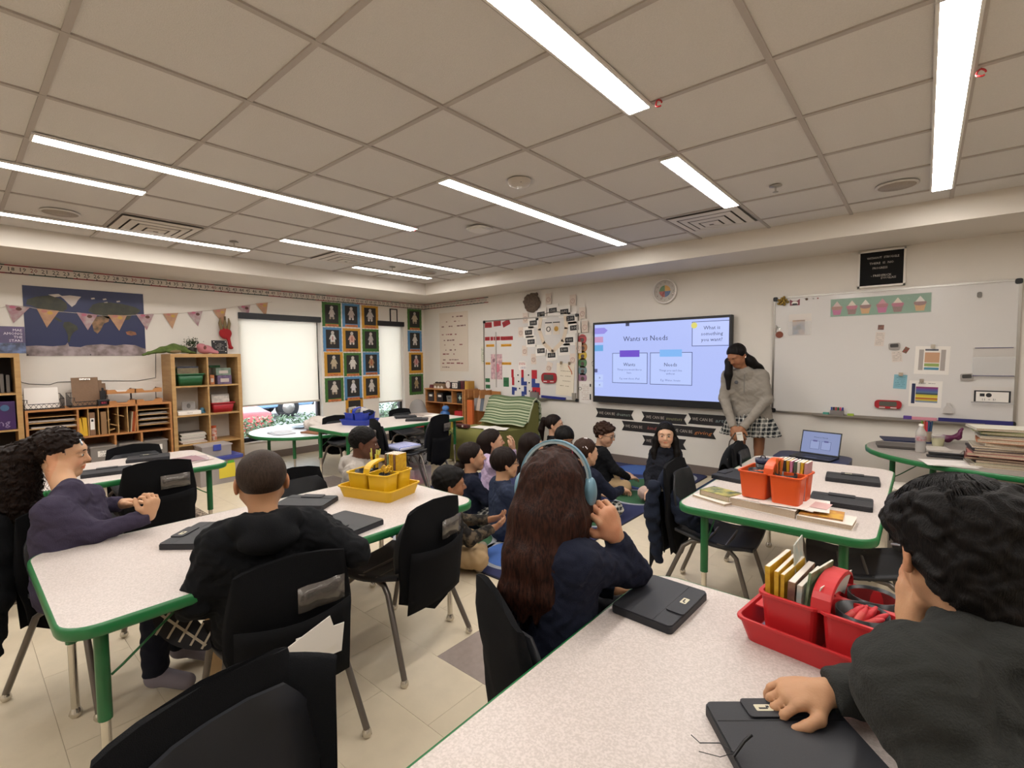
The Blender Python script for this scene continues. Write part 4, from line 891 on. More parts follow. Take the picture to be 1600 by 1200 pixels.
# wall clock
t = front('wall_clock', 'round white-rimmed wall clock with rainbow centre above screen', 'clock', -2.42, 2.18)
MB().lathe([(.135, 0), (.152, .01), (.152, .035), (.14, .042), (.132, .03)], 36, 0, T(0, 0, 0, PI/2), cap=False).build('rim', PAPERW, t)
MB().lathe([(.14, .004), (.134, .02)], 36, 0, T(0, 0, 0, PI/2)).build('dial', plain('b9b0a4', .5), t)
for k, c in enumerate(('d09a3a', '4a7a45', 'b04038', '3c5c8c')):
    a0 = k*PI/2; MB().plate([(0, 0)]+[(.07*math.cos(a0+j*PI/12), .07*math.sin(a0+j*PI/12)) for j in range(7)], -.022, -.020).build('colour_quadrant', plain(c, .5), t)
for k in range(12): a = PI/2-(k+1)*PI/6; text(str(k+1), .026, INK, t, (.106*math.cos(a), -.0215, .106*math.sin(a)), name='numeral')
for an, L, r_ in ((-2.2, .06, .004), (-1.95, .105, .003)): MB().tube([(0, -.026, 0), (L*math.cos(an), -.026, L*math.sin(an))], r_, 5).build('hand', plain('8c1f22', .4), t)
MB().lathe([(.14, .030), (.139, .0305)], 24, 0, T(0, 0, 0, PI/2)).build('glass', mat('clock_glass', 'ffffff', .05, alpha=.06), t)
# letter board
t = front('letter_board', 'black felt letter board with white frame above the right whiteboard', 'letter board', -.333, 2.197); 
for b in ((-.178, .178, .155, .172), (-.178, .178, -.172, -.155), (-.178, -.162, -.172, .172), (.162, .178, -.172, .172)): MB().box(b[0], b[1], -.022, 0, b[2], b[3]).build('frame', PAPERW, t)
MB().box(-.165, .165, -.012, -.001, -.16, .16).build('felt', mat('felt_black', '100f10', .95, bump=.5, bscale=200), t)
for s, x, z in (('WITHOUT  STRUGGLE', .01, .10), ('THERE  IS  NO', .0, .05), ('PROGRESS', -.01, .005), ('- FREDERICK', .0, -.065), ('DOUGLASS', .055, -.09)): text(s, .028, plain('c9c2b8', .5), t, (x, -.0135, z), width=(.014*len(s)))
# cupcake banner in a plastic sleeve
a, b = ony(1298, 480, WBF), ony(1455, 474, WBF); t = thing('cupcake_banner', 'green laminated banner of seven cupcakes on the right whiteboard', 'banner', ((a[0]+b[0])/2-.0, WBF, (a[1]+b[1])/2))
bw = (b[0]-a[0])/2; MB().box(-bw, bw, -.003, 0, -.085, .085).build('banner_sheet', plain('5f8f70', .5), t)
for k, (u, top, cup, frost) in enumerate(((-.86, '9a5a4a', 'b5327a', 'c9a8a0'), (-.54, 'a8355a', '7a3f34', 'd6c6b0'), (-.26, '7a4030', 'c98f35', 'd8d0c0'), (.08, 'a04050', 'b5327a', 'c07080'), (.38, 'a8355a', '7a3f34', 'd6c6b0'), (.80, '7a4030', 'c98f35', 'e0d8cc'))):
    x = u*bw; cpt = MB().plate([(x-.028, -.07), (x+.028, -.07), (x+.04, -.01), (x-.04, -.01)], -.005, -.003).build('cupcake', plain(cup, .5), t)
    MB().plate(ngon(14, .046, x, .0, ry=.024), -.0065, -.005).build('icing', plain(top, .5), cpt); MB().plate([(x-.034, .012), (x+.034, .012), (x+.012, .045), (x, .062), (x-.012, .045)], -.0075, -.006).build('cream', plain(frost, .5), cpt)
MB().box(-bw-.005, bw+.005, -.0095, -.009, -.088, .088).build('plastic_sleeve', mat('clear_sleeve', 'ffffff', .08, alpha=.10, bump=.5, bscale=12), t)
# right whiteboard bits
t = wbit('gift_bow', 'shiny gold gift bow at top left of right whiteboard', 'bow', 1223.5, 471, poly=ngon(8, .02), m=plain('7a6428', .3)); rnd = random.Random(4)
for k in range(14): a = k*2.4; r_ = .012+.0028*k; MB().sphere((r_*math.cos(a), -.018-.02*(1-k/14), r_*math.sin(a)), (.014, .010, .014), 8).build('bow_loop', mat('gold_foil', '8a7030', .3, .7), t)
t = wbit('fox_magnet', 'maroon and white animal-face magnet beside the gold bow', 'magnet', 1242, 472, poly=[(-.045, -.035), (.045, -.035), (.045, .03), (.02, .012), (-.02, .012), (-.045, .03)], m=plain('7d2b3c', .4), parts=[('face', MB().plate(ngon(14, .03, 0, -.012, ry=.02), -.004, -.002), PAPERW), ('eye', MB().plate([(-.026, -.033), (.026, -.033), (.02, -.014), (-.02, -.014)], -.005, -.004), INK)])
for i, (a, b, c, lb) in enumerate(((1260.5, 467.5, '6a4f3a', 'small brown round magnet'), (1271, 466.5, 'a8a29a', 'small silver magnet pin'), (1278, 466, '8c3a3a', 'small dark red magnet pin'))):
    x, z = ony(a, b, WBF); o = MB().lathe([(.012 if i == 0 else .007, 0), (.012 if i == 0 else .007, .008), (.004, .011)], 12, 0, T(0, 0, 0, PI/2)).build('round_magnet', plain(c, .3), loc=(x, WBF, z)); tag(o, lb+' along the top of right whiteboard', 'magnet')
t = wbit('magnetic_pocket', 'clear pocket with a blue picture card at left of right whiteboard', 'pocket', 1250, 507, w=.20, h=.215, m=plain('d8d0c8', .4), parts=[('clear_front', MB().box(-.10, .10, -.02, -.018, -.108, .03), mat('clear_pocket', 'f0f0f0', .1, alpha=.25))])
c_ = MB().box(-.065, .045, -.012, -.008, -.10, .045).build('picture_card', mat('picture_blue', '4a5c7c', .4, col2='c4a07c', scale=9), t); MB().plate(ngon(10, .022, -.01, -.03), -.0135, -.012).box(-.045, .02, -.0135, -.012, -.05, -.04).build('printed_figure', plain('3b332e', .5), c_)
t = wbit('keychain', 'keys on a rusty brown tag hanging at left edge of right whiteboard', 'keychain', 1218, 523, poly=ngon(14, .036, 0, 0, ry=.035), m=plain('7a3c24', .6), th=.008)
MB().tube([(.0, -.006, .035), (.005, -.006, .07), (-.02, -.006, .085), (-.025, -.006, .05)], .003, 5).build('ring', CHROME, t); MB().tube([(-.028, -.006, .10), (-.033, -.006, .05), (-.03, -.006, .02)], .004, 5).build('chain', CHROME, t)
rnd = random.Random(9)
def receipt(a, b, w, h, tl, lb):
    t = wbit('receipt', lb, 'paper', a, b, w=w, h=h, m=plain('d3c7bd', .6), tilt=tl); q = MB()
    for k in range(int(h/.014)-1): scribble(q, -w*.4, w*.4, h/2-.014-.014*k, rnd, .0045, y=-.0032)
    q.build('lettering', plain('8f857e', .6), t); return t
receipt(1374.5, 530, .07, .13, .08, 'long curled receipt pinned under a brown photo magnet'); receipt(1401.5, 557, .075, .10, -.08, 'short receipt hanging below a grey magnet clip')
wbit('photo_magnet', 'small square brown photo magnet above the long receipt', 'magnet', 1376.5, 511.5, w=.045, h=.045, m=mat('photo_brown', '8a5a4a', .4, col2='5f4a44', scale=60), th=.006, tilt=.06)
for a, b, lb, tl in ((1397.5, 541, 'grey silver magnet clip above the short receipt', -.06), (1510.5, 589, 'grey silver magnet clip left of the clear file pockets', -.08)): wbit('magnet_clip', lb, 'magnet', a, b, poly=rrect(.085, .06, .014), m=plain('a39d96', .3), th=.018, tilt=tl, parts=[('grip', MB().plate(rrect(.06, .032, .008, cy=.006), -.022, -.018), plain('3e3b38', .4))])
wbit('red_card', 'small tilted red and green card near the grey clip', 'card', 1415.5, 547, w=.035, h=.055, m=mat('card_redgreen', '9a2a30', .4, col2='5a6b50', scale=70), tilt=.5)
t = wbit('blue_note', 'light blue note sheet hanging from a silver clip', 'note', 1406.5, 596.5, w=.095, h=.13, m=plain('7fb0bd', .6), tilt=.05, parts=[('clip', MB().cbox(-.0, -.012, .07, .03, .02, .03), CHROME)])
q = MB(); [scribble(q, -.035, .035, .04-.016*k, rnd, .004, y=-.0035) for k in range(6)]; q.build('lettering', plain('4b7680', .6), t)
t = wbit('schedule_sheet', 'white schedule sheet with tan, green and blue blocks', 'paper', 1456, 563, w=.235, h=.25, m=PAPERW, tilt=.03)
for b, c in (((-.05, .05, -.02, .07), 'c69a78'), ((-.05, .05, -.055, -.028), '8fa35a'), ((-.05, .05, -.085, -.064), '4b87a0'), ((-.09, -.058, -.09, .095), 'a89f98'), ((.058, .09, -.09, .095), 'a89f98'), ((-.05, .04, .085, .10), '4f535f')): MB().box(b[0], b[1], -.0035, -.002, b[2], b[3]).build('printed_block', plain(c, .6), t)
MB().cbox(0, -.012, .125, .03, .02, .03).build('clip', CHROME, t)
t = wbit('colour_chart', 'white sheet with navy column and rainbow bands', 'paper', 1445.5, 615.5, w=.225, h=.235, m=PAPERW, tilt=.02)
MB().box(-.095, -.07, -.0035, -.002, -.09, .09).build('printed_block', plain('232c50', .6), t)
for k, c in enumerate(('8a2f6a', '6a4c90', '4c5c9a', '54708f', '3d4a52', 'c4b534', 'd6c54a', 'b06030', 'c7b13c', '7a8a9a')): MB().box(-.066, .085, -.0035, -.002, .05-.014*k, .064-.014*k).build('printed_band', plain(c, .6), t)
q = MB(); scribble(q, -.06, .07, .095, rnd, .005, y=-.0035); q.build('lettering', INK, t); MB().cbox(-.03, -.012, .118, .03, .02, .03).build('clip', CHROME, t)
t = wbit('red_timer', 'red oblong timer with grey screen on right whiteboard', 'timer', 1387.5, 631.5, poly=rrect(.20, .078, .03), m=plain('a3232c', .3), th=.03, parts=[('screen', MB().plate(rrect(.13, .045, .012, cy=.005), -.032, -.03), plain('56554c', .3)), ('button', MB().box(-.065, -.02, -.034, -.03, -.034, -.026), PAPERW), ('button', MB().box(.02, .065, -.034, -.03, -.034, -.026), PAPERW)])
t = wbit('clear_file_pocket', 'clear wall pocket with purple edges at right of whiteboard', 'pocket', 1552, 565, w=.25, h=.235, m=plain('c6c0ba', .3), parts=[('clear_front', MB().box(-.127, .127, -.03, -.028, -.118, .04), mat('clear_pocket', 'f0f0f0', .1, alpha=.25)), ('edge_strip', MB().box(-.115, .115, -.006, -.002, .112, .118), plain('3d3560', .4)), ('edge_strip', MB().box(-.125, .125, -.034, -.026, -.122, -.116), plain('3d3560', .4))])
t = wbit('clear_paper_holder', 'clear holder with a worksheet, lowest at right of whiteboard', 'pocket', 1550, 616, w=.25, h=.13, m=plain('d3cdc7', .35), parts=[('shelf', MB().box(-.128, .128, -.055, -.002, -.075, -.068), mat('clear_pocket', 'f0f0f0', .1, alpha=.25))])
c_ = MB().box(-.11, .11, -.012, -.006, -.066, .03).build('worksheet', INK, t); MB().box(-.098, .098, -.0135, -.012, -.064, .02).build('worksheet_face', PAPERW, t); MB().plate(ngon(16, .018, -.02, -.008), -.0145, -.0135).box(-.075, -.045, -.0145, -.0135, -.02, .005).build('worksheet_print', INK, t); text('11  =  5!', .025, INK, t, (-.02, -.0145, -.045))
t = wbit('bottle_magnet', 'small white bottle-shaped dispenser stuck low on whiteboard', 'dispenser', 1481, 640, poly=[(-.035, -.03), (.035, -.03), (.03, .01), (.012, .035), (.012, .06), (-.012, .06), (-.012, .035), (-.03, .01)], m=mat('frosted', 'c4beb8', .4), th=.03)
t = wbit('metal_magnet', 'small grey metal magnet at top right of right whiteboard', 'magnet', 1530.5, 460.5, poly=rrect(.03, .045, .012), m=plain('7a746c', .3), th=.012)
# tray things
def tray(name, label, cat, a, b, w, h, d, m, parts=()):
    x, z = ony(a, b, 5.66); t = thing(name, label, cat, (x, 5.66, .79+.004)); MB().box(-w/2, w/2, -d/2, d/2, 0, h).build('body', m, t, bevel=.003)
    for n_, q, mm in parts: q.build(n_, mm, t)
    return t
tray('eraser', 'teal block eraser on the right whiteboard tray', 'eraser', 1290.5, 644, .05, .03, .03, plain('4f9a8a', .7)); tray('eraser', 'lime green block eraser on the right whiteboard tray', 'eraser', 1329, 645, .05, .03, .03, plain('9ab53a', .7)); tray('eraser', 'purple block eraser on the right whiteboard tray', 'eraser', 1418, 652, .06, .04, .03, plain('5a3c8c', .7)); tray('sticky_notes', 'pink strip of notes on tray beside the purple block', 'notes', 1443, 652, .18, .035, .02, plain('d08a98', .7))
x, z = ony(1308, 636, 5.66); t = thing('marker_box', 'clear box of upright markers on the right whiteboard tray', 'pen holder', (x, 5.665, .794)); MB().box(-.055, .055, -.02, .02, 0, .055).build('box', mat('smoky_plastic', '8a8480', .3, alpha=.8), t)
for k, c in enumerate(('2f4a9a', '23242c', 'b03a3a', '2f6a4a', 'c03a6a', '3a3a90')): MB().tube([(-.045+.018*k, 0, .004), (-.045+.018*k, 0, .085)], .0075, 8).build('marker', plain(c, .4), t)
x, z = ony(1520, 652, 5.66); t = thing('blue_ruler', 'long navy blue bar lying on the right whiteboard tray', 'bar', (x, 5.65, .80)); MB().box(-.22, .24, -.008, .008, 0, .035).build('body', plain('27276a', .4), t)
# outlet by the left board
for a, b, lb in ((829, 665, 'white wall outlet left of the ponytail child'), ): 
    t = front('wall_outlet', lb, 'outlet', *ony(a, b)); MB().plate(rrect(.07, .115, .01), -.006, 0).build('cover_plate', PAPERW, t); MB().plate(rrect(.03, .03, .008, cy=.025), -.008, -.006).plate(rrect(.03, .03, .008, cy=-.025), -.008, -.006).build('socket', plain('c9c0b5', .5), t)
# ---------------------------------------------------------------- number line round two walls
def number_line(t, length, n0, n1, x_first, step):
    """local x runs along the wall"""
    MB().box(0, length, -.002, 0, -.04, .04).build('backing', plain('ddd3c8', .6), t)
    k = 0; x = 0.
    while x < length:
        w = min(.17, length-x); c = plain(('8d2f33', '33423a', '8d2f33', '6a3a3a')[k % 4], .6)
        MB().box(x, x+w, -.0035, -.001, .034, .046).build('border', c, t); MB().box(x, x+w, -.0035, -.001, -.046, -.034).build('border', plain(('33423a', '8d2f33', '6a3a3a', '33423a')[k % 4], .6), t); x += w; k += 1
    q = MB()
    for n in range(n0, n1): 
        X = x_first+step*(n-n0)
        if .02 < X < length-.02: put_text(q, str(n), .058, 1 if n % 10 == 0 else 0, T(X, -.003, .004)); q.box(X-.004, X+.004, -.004, -.002, -.034, -.024)
    o = q.build('numerals', [INK, plain('8d2f33', .6)], t); o['kind'] = 'stuff'
ya, yb = onx(16.7, 421)[0], onx(249.6, 441.5)[0]; st_ = (yb-ya)/15
t = thing('number_line', 'number line strip running along the top of the left wall', 'number line', (-7, -.6, 2.325), LEFT); number_line(t, 5.72+.6-.004, 8, 110, ya+.6-10*st_, st_)
t = thing('number_line', 'short end of the number line on the wall beside the corner', 'number line', (-7+.004, 5.72, 2.325), FRONT); number_line(t, 1.62, 94, 120, .05, st_)
# ---------------------------------------------------------------- world map
t = left('world_map', 'dark blue satellite world map poster on the left wall', 'map', 1.035, 1.815); w, h = .50, .36
MB().box(-w, w, -.003, 0, -h, h).build('sheet', mat('map_ocean', '1d2550', .35), t)
def land(pts, c, name='land', y=-.0042): MB().plate([(-w+2*w*u, h-2*h*v) for u, v in pts], y, y+.001).build(name, c, t)
LD = mat('map_land_dark', '2c2d22', .5, col2='3a3a28', scale=14); LT = mat('map_land_tan', '9a7350', .5, col2='5a4a34', scale=20); IC = mat('map_ice', 'a8989a', .5, col2='6e605e', scale=10); ICW = plain('c3b7b0', .5)
land([(.03, .20), (.1, .15), (.2, .12), (.28, .16), (.33, .22), (.33, .30), (.30, .34), (.26, .36), (.23, .40), (.2, .36), (.12, .33), (.06, .28), (.02, .27)], LD)
land([(.22, .42), (.25, .44), (.29, .49), (.27, .50), (.22, .45)], LD)
land([(.30, .50), (.34, .49), (.40, .55), (.41, .60), (.37, .65), (.345, .72), (.335, .80), (.32, .79), (.325, .70), (.31, .62), (.29, .56)], LD)
land([(.28, .12), (.36, .10), (.45, .11), (.42, .17), (.40, .23), (.37, .27), (.34, .22), (.31, .16)], ICW); land([(.19, .11), (.27, .09), (.30, .12), (.24, .14)], ICW)
land([(.50, .32), (.54, .22), (.60, .18), (.70, .17), (.80, .18), (.92, .22), (.97, .27), (.93, .33), (.88, .36), (.86, .42), (.80, .44), (.74, .46), (.68, .42), (.62, .38), (.55, .36)], LD)
land([(.62, .38), (.70, .36), (.78, .38), (.74, .42), (.66, .42)], LT); land([(.56, .40), (.63, .38), (.68, .42), (.67, .47), (.63, .50), (.60, .60), (.57, .66), (.54, .62), (.53, .52), (.51, .46)], LT)
land([(.82, .62), (.86, .60), (.91, .62), (.92, .66), (.87, .68), (.83, .66)], mat('map_outback', 'a0623f', .5, col2='6a4a34', scale=20))
land([(0, .86), (.08, .85), (.2, .86), (.30, .84), (.32, .80), (.33, .86), (.42, .87), (.47, .84), (.6, .82), (.72, .84), (.8, .82), (.9, .83), (.96, .87), (1, .89), (1, 1), (0, 1)], IC)
for u, v in ((.53, .12), (.63, .12), (.75, .14), (.64, .17)): land([(u, v), (u+.03, v-.01), (u+.035, v+.01), (u+.005, v+.02)], ICW)
for u in (.01, .5, .985): MB().lathe([(.006, 0), (.006, .005)], 10, 0, T(-w+2*w*u, -.003, -h+.012, PI/2)).build('pin', INK, t)
# ---------------------------------------------------------------- bunting
t = left('bunting', 'string of triangular cupcake flags across the left wall', 'bunting', 0, 0, off=.006)
str_pts = [(0, 481), (18, 477), (46, 480), (63, 484), (92, 487), (130, 490), (168, 494), (198, 493), (240, 490.5), (254, 490.5), (278, 489.5), (293, 488.5), (316, 486), (332, 484.5), (353, 482), (372, 478.5), (390, 476.5), (402, 474.5), (418, 473), (425, 472)]
P3 = [onx(a, b) for a, b in str_pts]; P3 = [(P3[0][0]-.6, P3[0][1]+.01)]+P3
MB().tube([(a, -.004, b) for a, b in P3], .0022, 4).build('string', plain('c8bdb0', .7), t)
flags = [((8, 476), (46, 481), (21, 505)), ((57, 482), (92, 486), (73, 512)), ((119, 488), (152, 492), (137, 516)), ((168, 492), (198, 493), (186, 517)), ((212, 491), (240, 491), (229, 516)), ((254, 490), (278, 489), (269, 514)), ((292, 488), (316, 486), (309, 510)), ((332, 484.5), (353, 482), (348, 508)), ((370.5, 479), (390.5, 477), (386.5, 499)), ((399, 474.5), (418, 472.5), (415, 495))]
fm = [mat('flag_pink', 'b3a3a0', .6, col2='a0707a', scale=14), mat('flag_orange', 'bd9470', .6, col2='a87f68', scale=14)]
for k, f_ in enumerate(flags):
    p = [onx(*q_) for q_ in f_]; MB().plate([p[2], p[1], p[0]], -.006, -.0045).build('flag', fm[k % 2], t); cx, cz = (p[0][0]+p[1][0]+p[2][0])/3, (p[0][1]+p[1][1]+p[2][1])/3; fl_ = bpy.context.scene.collection.objects[-1]
    MB().plate(ngon(10, .022, cx+.02, cz+.03, ry=.018), -.0072, -.006).build('printed_cupcake', plain('5c352c' if k % 2 == 0 else 'c09a45', .6), fl_)
    MB().plate(ngon(10, .024, cx-.025, cz+.045, ry=.015), -.0072, -.006).build('printed_cupcake', plain('b5647a' if k % 2 == 0 else 'b5766a', .6), fl_)
# ---------------------------------------------------------------- framed pupil portraits
GRN, BLU2, YEL = '3f6b2c', '5384ac', 'c4902f'
cols = [([(528, 490), (531, 528), (520.5, 566), (521.5, 606)], 0)]
cards = [  # px centre of each card, colour, name
 (518, 491.5, GRN, 'ARIAN', 'c0b4ac'), (548.5, 493, BLU2, 'ZAYDEN', 'b8a8a0'), (578, 495.5, YEL, 'MILLENA', 'b5ada8'),
 (519.5, 530.5, BLU2, 'CHLOE', 'd6d0ca'), (549.5, 531.5, YEL, 'ALAN', 'c9a090'), (579, 532, GRN, '', 'b0a8a4'),
 (521.5, 569, YEL, 'LUKE', 'b5a488'), (551, 569.5, GRN, 'ANGELA', 'cfc9c2'), (580, 568, BLU2, 'ISABELLE', 'a8805c'),
 (522.5, 609, GRN, 'EMMA', 'cabfb2'), (552, 606.5, BLU2, 'JESSA', 'd0cdd2'), (580.5, 605, YEL, 'MAYA', 'c5bcb4'),
 (647.5, 499.5, GRN, 'ALLEN', 'c4b49a'), (648, 533, BLU2, 'ARIELLE', 'c9c2ba'), (650, 567, YEL, '', 'b58a86'), (650.5, 600.5, GRN, '', '9a8460'), (554, 640, YEL, '', '3a3633')]
names_ = ('top left', 'top middle', 'top right', 'second row left', 'second row middle', 'second row right', 'third row left', 'third row middle', 'third row right', 'fourth row left', 'fourth row middle', 'fourth row right', 'top of corner column', 'second in corner column', 'third in corner column', 'lowest in corner column', 'lowest, behind blue caddy')
for k, (a, b, c, nm, fig) in enumerate(cards):
    y, z = onx(a, b); t = left('pupil_portrait', {GRN: 'green', BLU2: 'blue', YEL: 'orange-yellow'}[c]+'-bordered paper doll portrait, '+names_[k], 'portrait', y, z, group='paper doll portraits by the windows'); w, h = .158, .188
    wav = [(-w+2*w*i/10, -h+.004*(i % 2)) for i in range(11)]+[(w-.003*(i % 2), -h+2*h*i/10) for i in range(1, 10)]+[(w-2*w*i/10, h-.004*(i % 2)) for i in range(11)]+[(-w+.003*(i % 2), h-2*h*i/10) for i in range(1, 10)]
    MB().plate(wav, -.003, 0).build('border', plain(c, .6), t); MB().box(-.110, .110, -.0045, -.003, -.135, .15).build('backing', plain('272422', .7), t)
    s = 1.2; F_ = plain(fig, .6); wv = .8+.25*((k*7) % 5)/4
    if k < 16:
        q = MB(); q.plate(ngon(14, .022*s, 0, .105, ry=.028), -.007, -.0045); q.build('doll_head', plain('bfb6ae', .6), t)
        MB().plate([(a_*1.3, b_*1.25) for a_, b_ in [(-.022*wv, .062), (.022*wv, .062), (.052*wv, .005), (.04*wv, -.0), (.03*wv, .025), (.034*wv, -.03), (-.034*wv, -.03), (-.03*wv, .025), (-.04*wv, -.0), (-.052*wv, .005)]], -.0065, -.0045).build('doll_body', F_, t)
        for sx in (-1, 1): MB().plate(ngon(8, .018, sx*.027, -.055, ry=.02), -.0065, -.0045).build('doll_shoe', plain('c9c0b8' if k % 3 else '9a8a78', .6), t)
        if k in (3, 4, 14, 8): MB().plate([(-.006, .05), (.006, .05), (.008, -.01), (-.008, -.01)], -.0078, -.0065).build('doll_tie', plain('9a3a34', .6), t)
    if nm: MB().box(-.11, .11, -.006, -.003, -.184, -.148).build('name_strip', plain('cc7a48', .6), t); text(nm, .032, plain('3a1d14', .6), t, (0, -.0068, -.166), width=min(.18, .03*len(nm)))
t = left('framed_certificate', 'small black-framed certificate above the narrow window', 'picture frame', *onx(614.5, 495), off=.0)
for b in ((-.075, .075, .12, .135), (-.075, .075, -.135, -.12), (-.075, -.06, -.135, .135), (.06, .075, -.135, .135)): MB().box(b[0], b[1], -.02, 0, b[2], b[3]).build('frame', INK, t)
MB().box(-.062, .062, -.008, -.001, -.122, .122).build('certificate', PAPER, t); q = MB(); [scribble(q, -.035, .035, .07-.02*k, rnd, .005, y=-.0092) for k in range(8)]; q.build('lettering', plain('8f8a84', .6), t)
# ---------------------------------------------------------------- shelving on the left wall (local frame: x along wall, -y into the room)
WOODL = mat('birch_laminate', 'b8935f', .5, col2='ab8350', scale=24, kind='wood'); WOODR = mat('warm_plywood', 'b87f4a', .5, col2='a87040', scale=24, kind='wood')
DARKB = mat('dark_shelf_back', '2c2623', .8)
def cube_shelf(name, label, y0, y1, z1, cols_, rows, d, m=WOODL, back=None, z0=0., th=.04, inner=.018):
    t = left(name, label, 'bookcase', (y0+y1)/2, 0, off=0); w = (y1-y0)/2
    for sx in (-1, 1): MB().box(sx*w-(th if sx > 0 else 0), sx*w+(0 if sx > 0 else th), -d, -.005, z0, z1).build('side_panel', m, t)
    MB().box(-w+th, w-th, -d, -.005, z1-th, z1).build('top_panel', m, t); MB().box(-w+th, w-th, -d, -.005, z0, z0+th).build('bottom_panel', m, t)
    for k in range(1, cols_): x = -w+th+(2*w-2*th)*k/cols_; MB().box(x-inner/2, x+inner/2, -d+.003, -.005, z0+th, z1-th).build('divider', m, t)
    for k in range(1, rows):
        z = z0+th+(z1-z0-2*th)*k/rows; MB().box(-w+th, w-th, -d+.004, -.006, z-inner/2, z+inner/2).build('shelf', m, t)
    if back: MB().box(-w, w, -.006, -.001, z0, z1).build('back_panel', back, t)
    return t
D = .38; XF = -7+D
# the front faces stand at x = XF: survey them there
ty0, tz1 = onx(266, 553, XF); ty1, _ = onx(376, 553, XF)
TS = cube_shelf('cube_shelf', 'tall birch cube shelf of two columns left of the wide window', ty0, ty1, tz1, 2, 4, D)
sy1 = onx(30, 552, XF)[0]; sz = onx(28, 552, XF)[1]
LS = cube_shelf('cube_shelf', 'birch cube shelf cut by the left photo edge', sy1-.80, sy1, sz, 2, 4, D, back=DARKB)
lz = onx(150, 638, XF)[1]; ly0, ly1 = sy1+.012, ty0-.012
# low mail-sorter unit
t = left('sorter_cabinet', 'low plywood mail sorter unit between the two cube shelves', 'shelf unit', (ly0+ly1)/2, 0); w = (ly1-ly0)/2; LW = w; LC = (ly0+ly1)/2
zt, zm = lz, lz-.285
for sx in (-1, 1): MB().box(sx*w-(.02 if sx > 0 else 0), sx*w+(0 if sx > 0 else .02), -D, -.005, 0, zt).build('side_panel', WOODR, t)
MB().box(-w, w, -D, -.005, zt, zt+.02).build('top_panel', WOODR, t); MB().box(-w+.02, w-.02, -D, -.005, zm-.018, zm).build('shelf', WOODR, t); MB().box(-w+.02, w-.02, -D, -.005, zm-.3, zm-.282).build('shelf', WOODR, t); MB().box(-w, w, -.006, -.001, 0, zt).build('back_panel', mat('shelf_back_brown', '6a4a30', .7), t)
def lx(px_, py_): return onx(px_, py_, XF)[0]-LC
xa, xb = lx(122, 655), lx(214, 645)
for x in (xa, xb): MB().box(x-.008, x+.008, -D+.003, -.006, zm, zt).build('divider', WOODR, t)
nd = 6
for k in range(1, nd): x = xa+(xb-xa)*k/nd; MB().box(x-.004, x+.004, -D+.01, -.006, zm, zt).build('thin_divider', WOODL, t)
for k in range(1, 5):
    z = zm+(zt-zm)*k/5; MB().box(-w+.02, xa, -D+.02, -.006, z-.003, z+.003).build('thin_shelf', WOODL, t) if k in (2, 3, 4) else None; MB().box(xb, w-.02, -D+.02, -.006, z-.003, z+.003).build('thin_shelf', WOODL, t)
for x in (lx(181, 690), lx(222, 685)): MB().box(x-.009, x+.009, -D+.003, -.006, zm-.282, zm-.018).build('divider', WOODR, t)
def put(name, label, cat, x, y, z, rz=0, group=None): return thing(name, label, cat, (x, y, z), LEFT+rz, group)
def sheets(label, yy, zz, n, w=.28, d=.22, cols=('d8d0c8',), name='paper_stack', group=None, x=XF+.0, th=.003, seed=1, cat='paper stack'):
    rn = random.Random(seed); t = put(name, label, cat, x-.16, yy, zz, 0, group)
    for k in range(n): MB().box(-w/2, w/2, -d/2, d/2, 0, th, 0, T(rn.uniform(-.012, .012), rn.uniform(-.015, .015), k*th*1.02, rz=rn.uniform(-.06, .06))).build('sheet', plain(cols[k % len(cols)], .7), t)
    return t
sp_ = (zt-zm)/5
sheets('white papers on the upper thin shelf of the sorter, left bay', LC+(-w+xa)/2, zm+4*sp_*.0+3*sp_+.004, 6, .34, seed=2); sheets('white papers on the middle thin shelf, left bay', LC+(-w+xa)/2+.03, zm+2*sp_+.004, 4, .34, seed=3)
for k, (n, cl) in enumerate(((5, ('c8c0b8', 'a89f98')), (4, ('8f3a40', 'd0c8c0')), (6, ('c8c0b8', '9a948c')), (5, ('7a7570', 'c0b8b0')))): sheets('papers in the right bay of the sorter, %s shelf' % ('fourth', 'third', 'second', 'topmost')[k], LC+(xb+w)/2, zm+(k+1)*sp_+.004 if k < 3 else zm+4*sp_+.004, n, .26, .22, cl, seed=k+5) if k != 3 else None
def upright(label, a, w, h, c, lean=0, cat='folder', name='folder', d=.24, lab=None, zb=None, X=XF):
    y = onx(a, 670, X)[0]; t = put(name, label, cat, X-.02, y, (zm if zb is None else zb)+.001); MB().box(-w/2, w/2, .0, d, 0, h, 0, T(ry=lean)).build('body', plain(c, .6), t)
    if lab: MB().box(-w*.38, w*.38, -.0015, 0, h*.25, h*.75, 0, T(ry=lean)).build('spine_label', PAPERW, t); MB().box(-w*.2, w*.2, -.0025, -.0015, h*.6, h*.7, 0, T(ry=lean)).build('spine_mark', INK, t)
    return t
upright('bright yellow folder leaning in the first slot of the sorter', 128, .035, .19, 'd6a828', -.10, lab=None); upright('bright yellow folder, second in the sorter slot', 134.5, .035, .19, 'd6a828', -.03)
upright('brown file box with white spine label in the sorter', 145.5, .045, .24, '7d5c42', lab=True, cat='file box', name='file_box'); upright('plain brown file box right of the labelled one', 163.5, .045, .24, '8a6844', cat='file box', name='file_box')
t = put('wooden_blocks', 'folded light wooden zigzag pieces in the sorter slot', 'blocks', XF-.10, onx(176.5, 675, XF)[0], zm+.001)
for k in range(4): MB().cbox(0, 0, .035+.055*k, .085, .12, .008, 0, T(ry=.35*(1 if k % 2 else -1))).build('slat', WOODL, t)
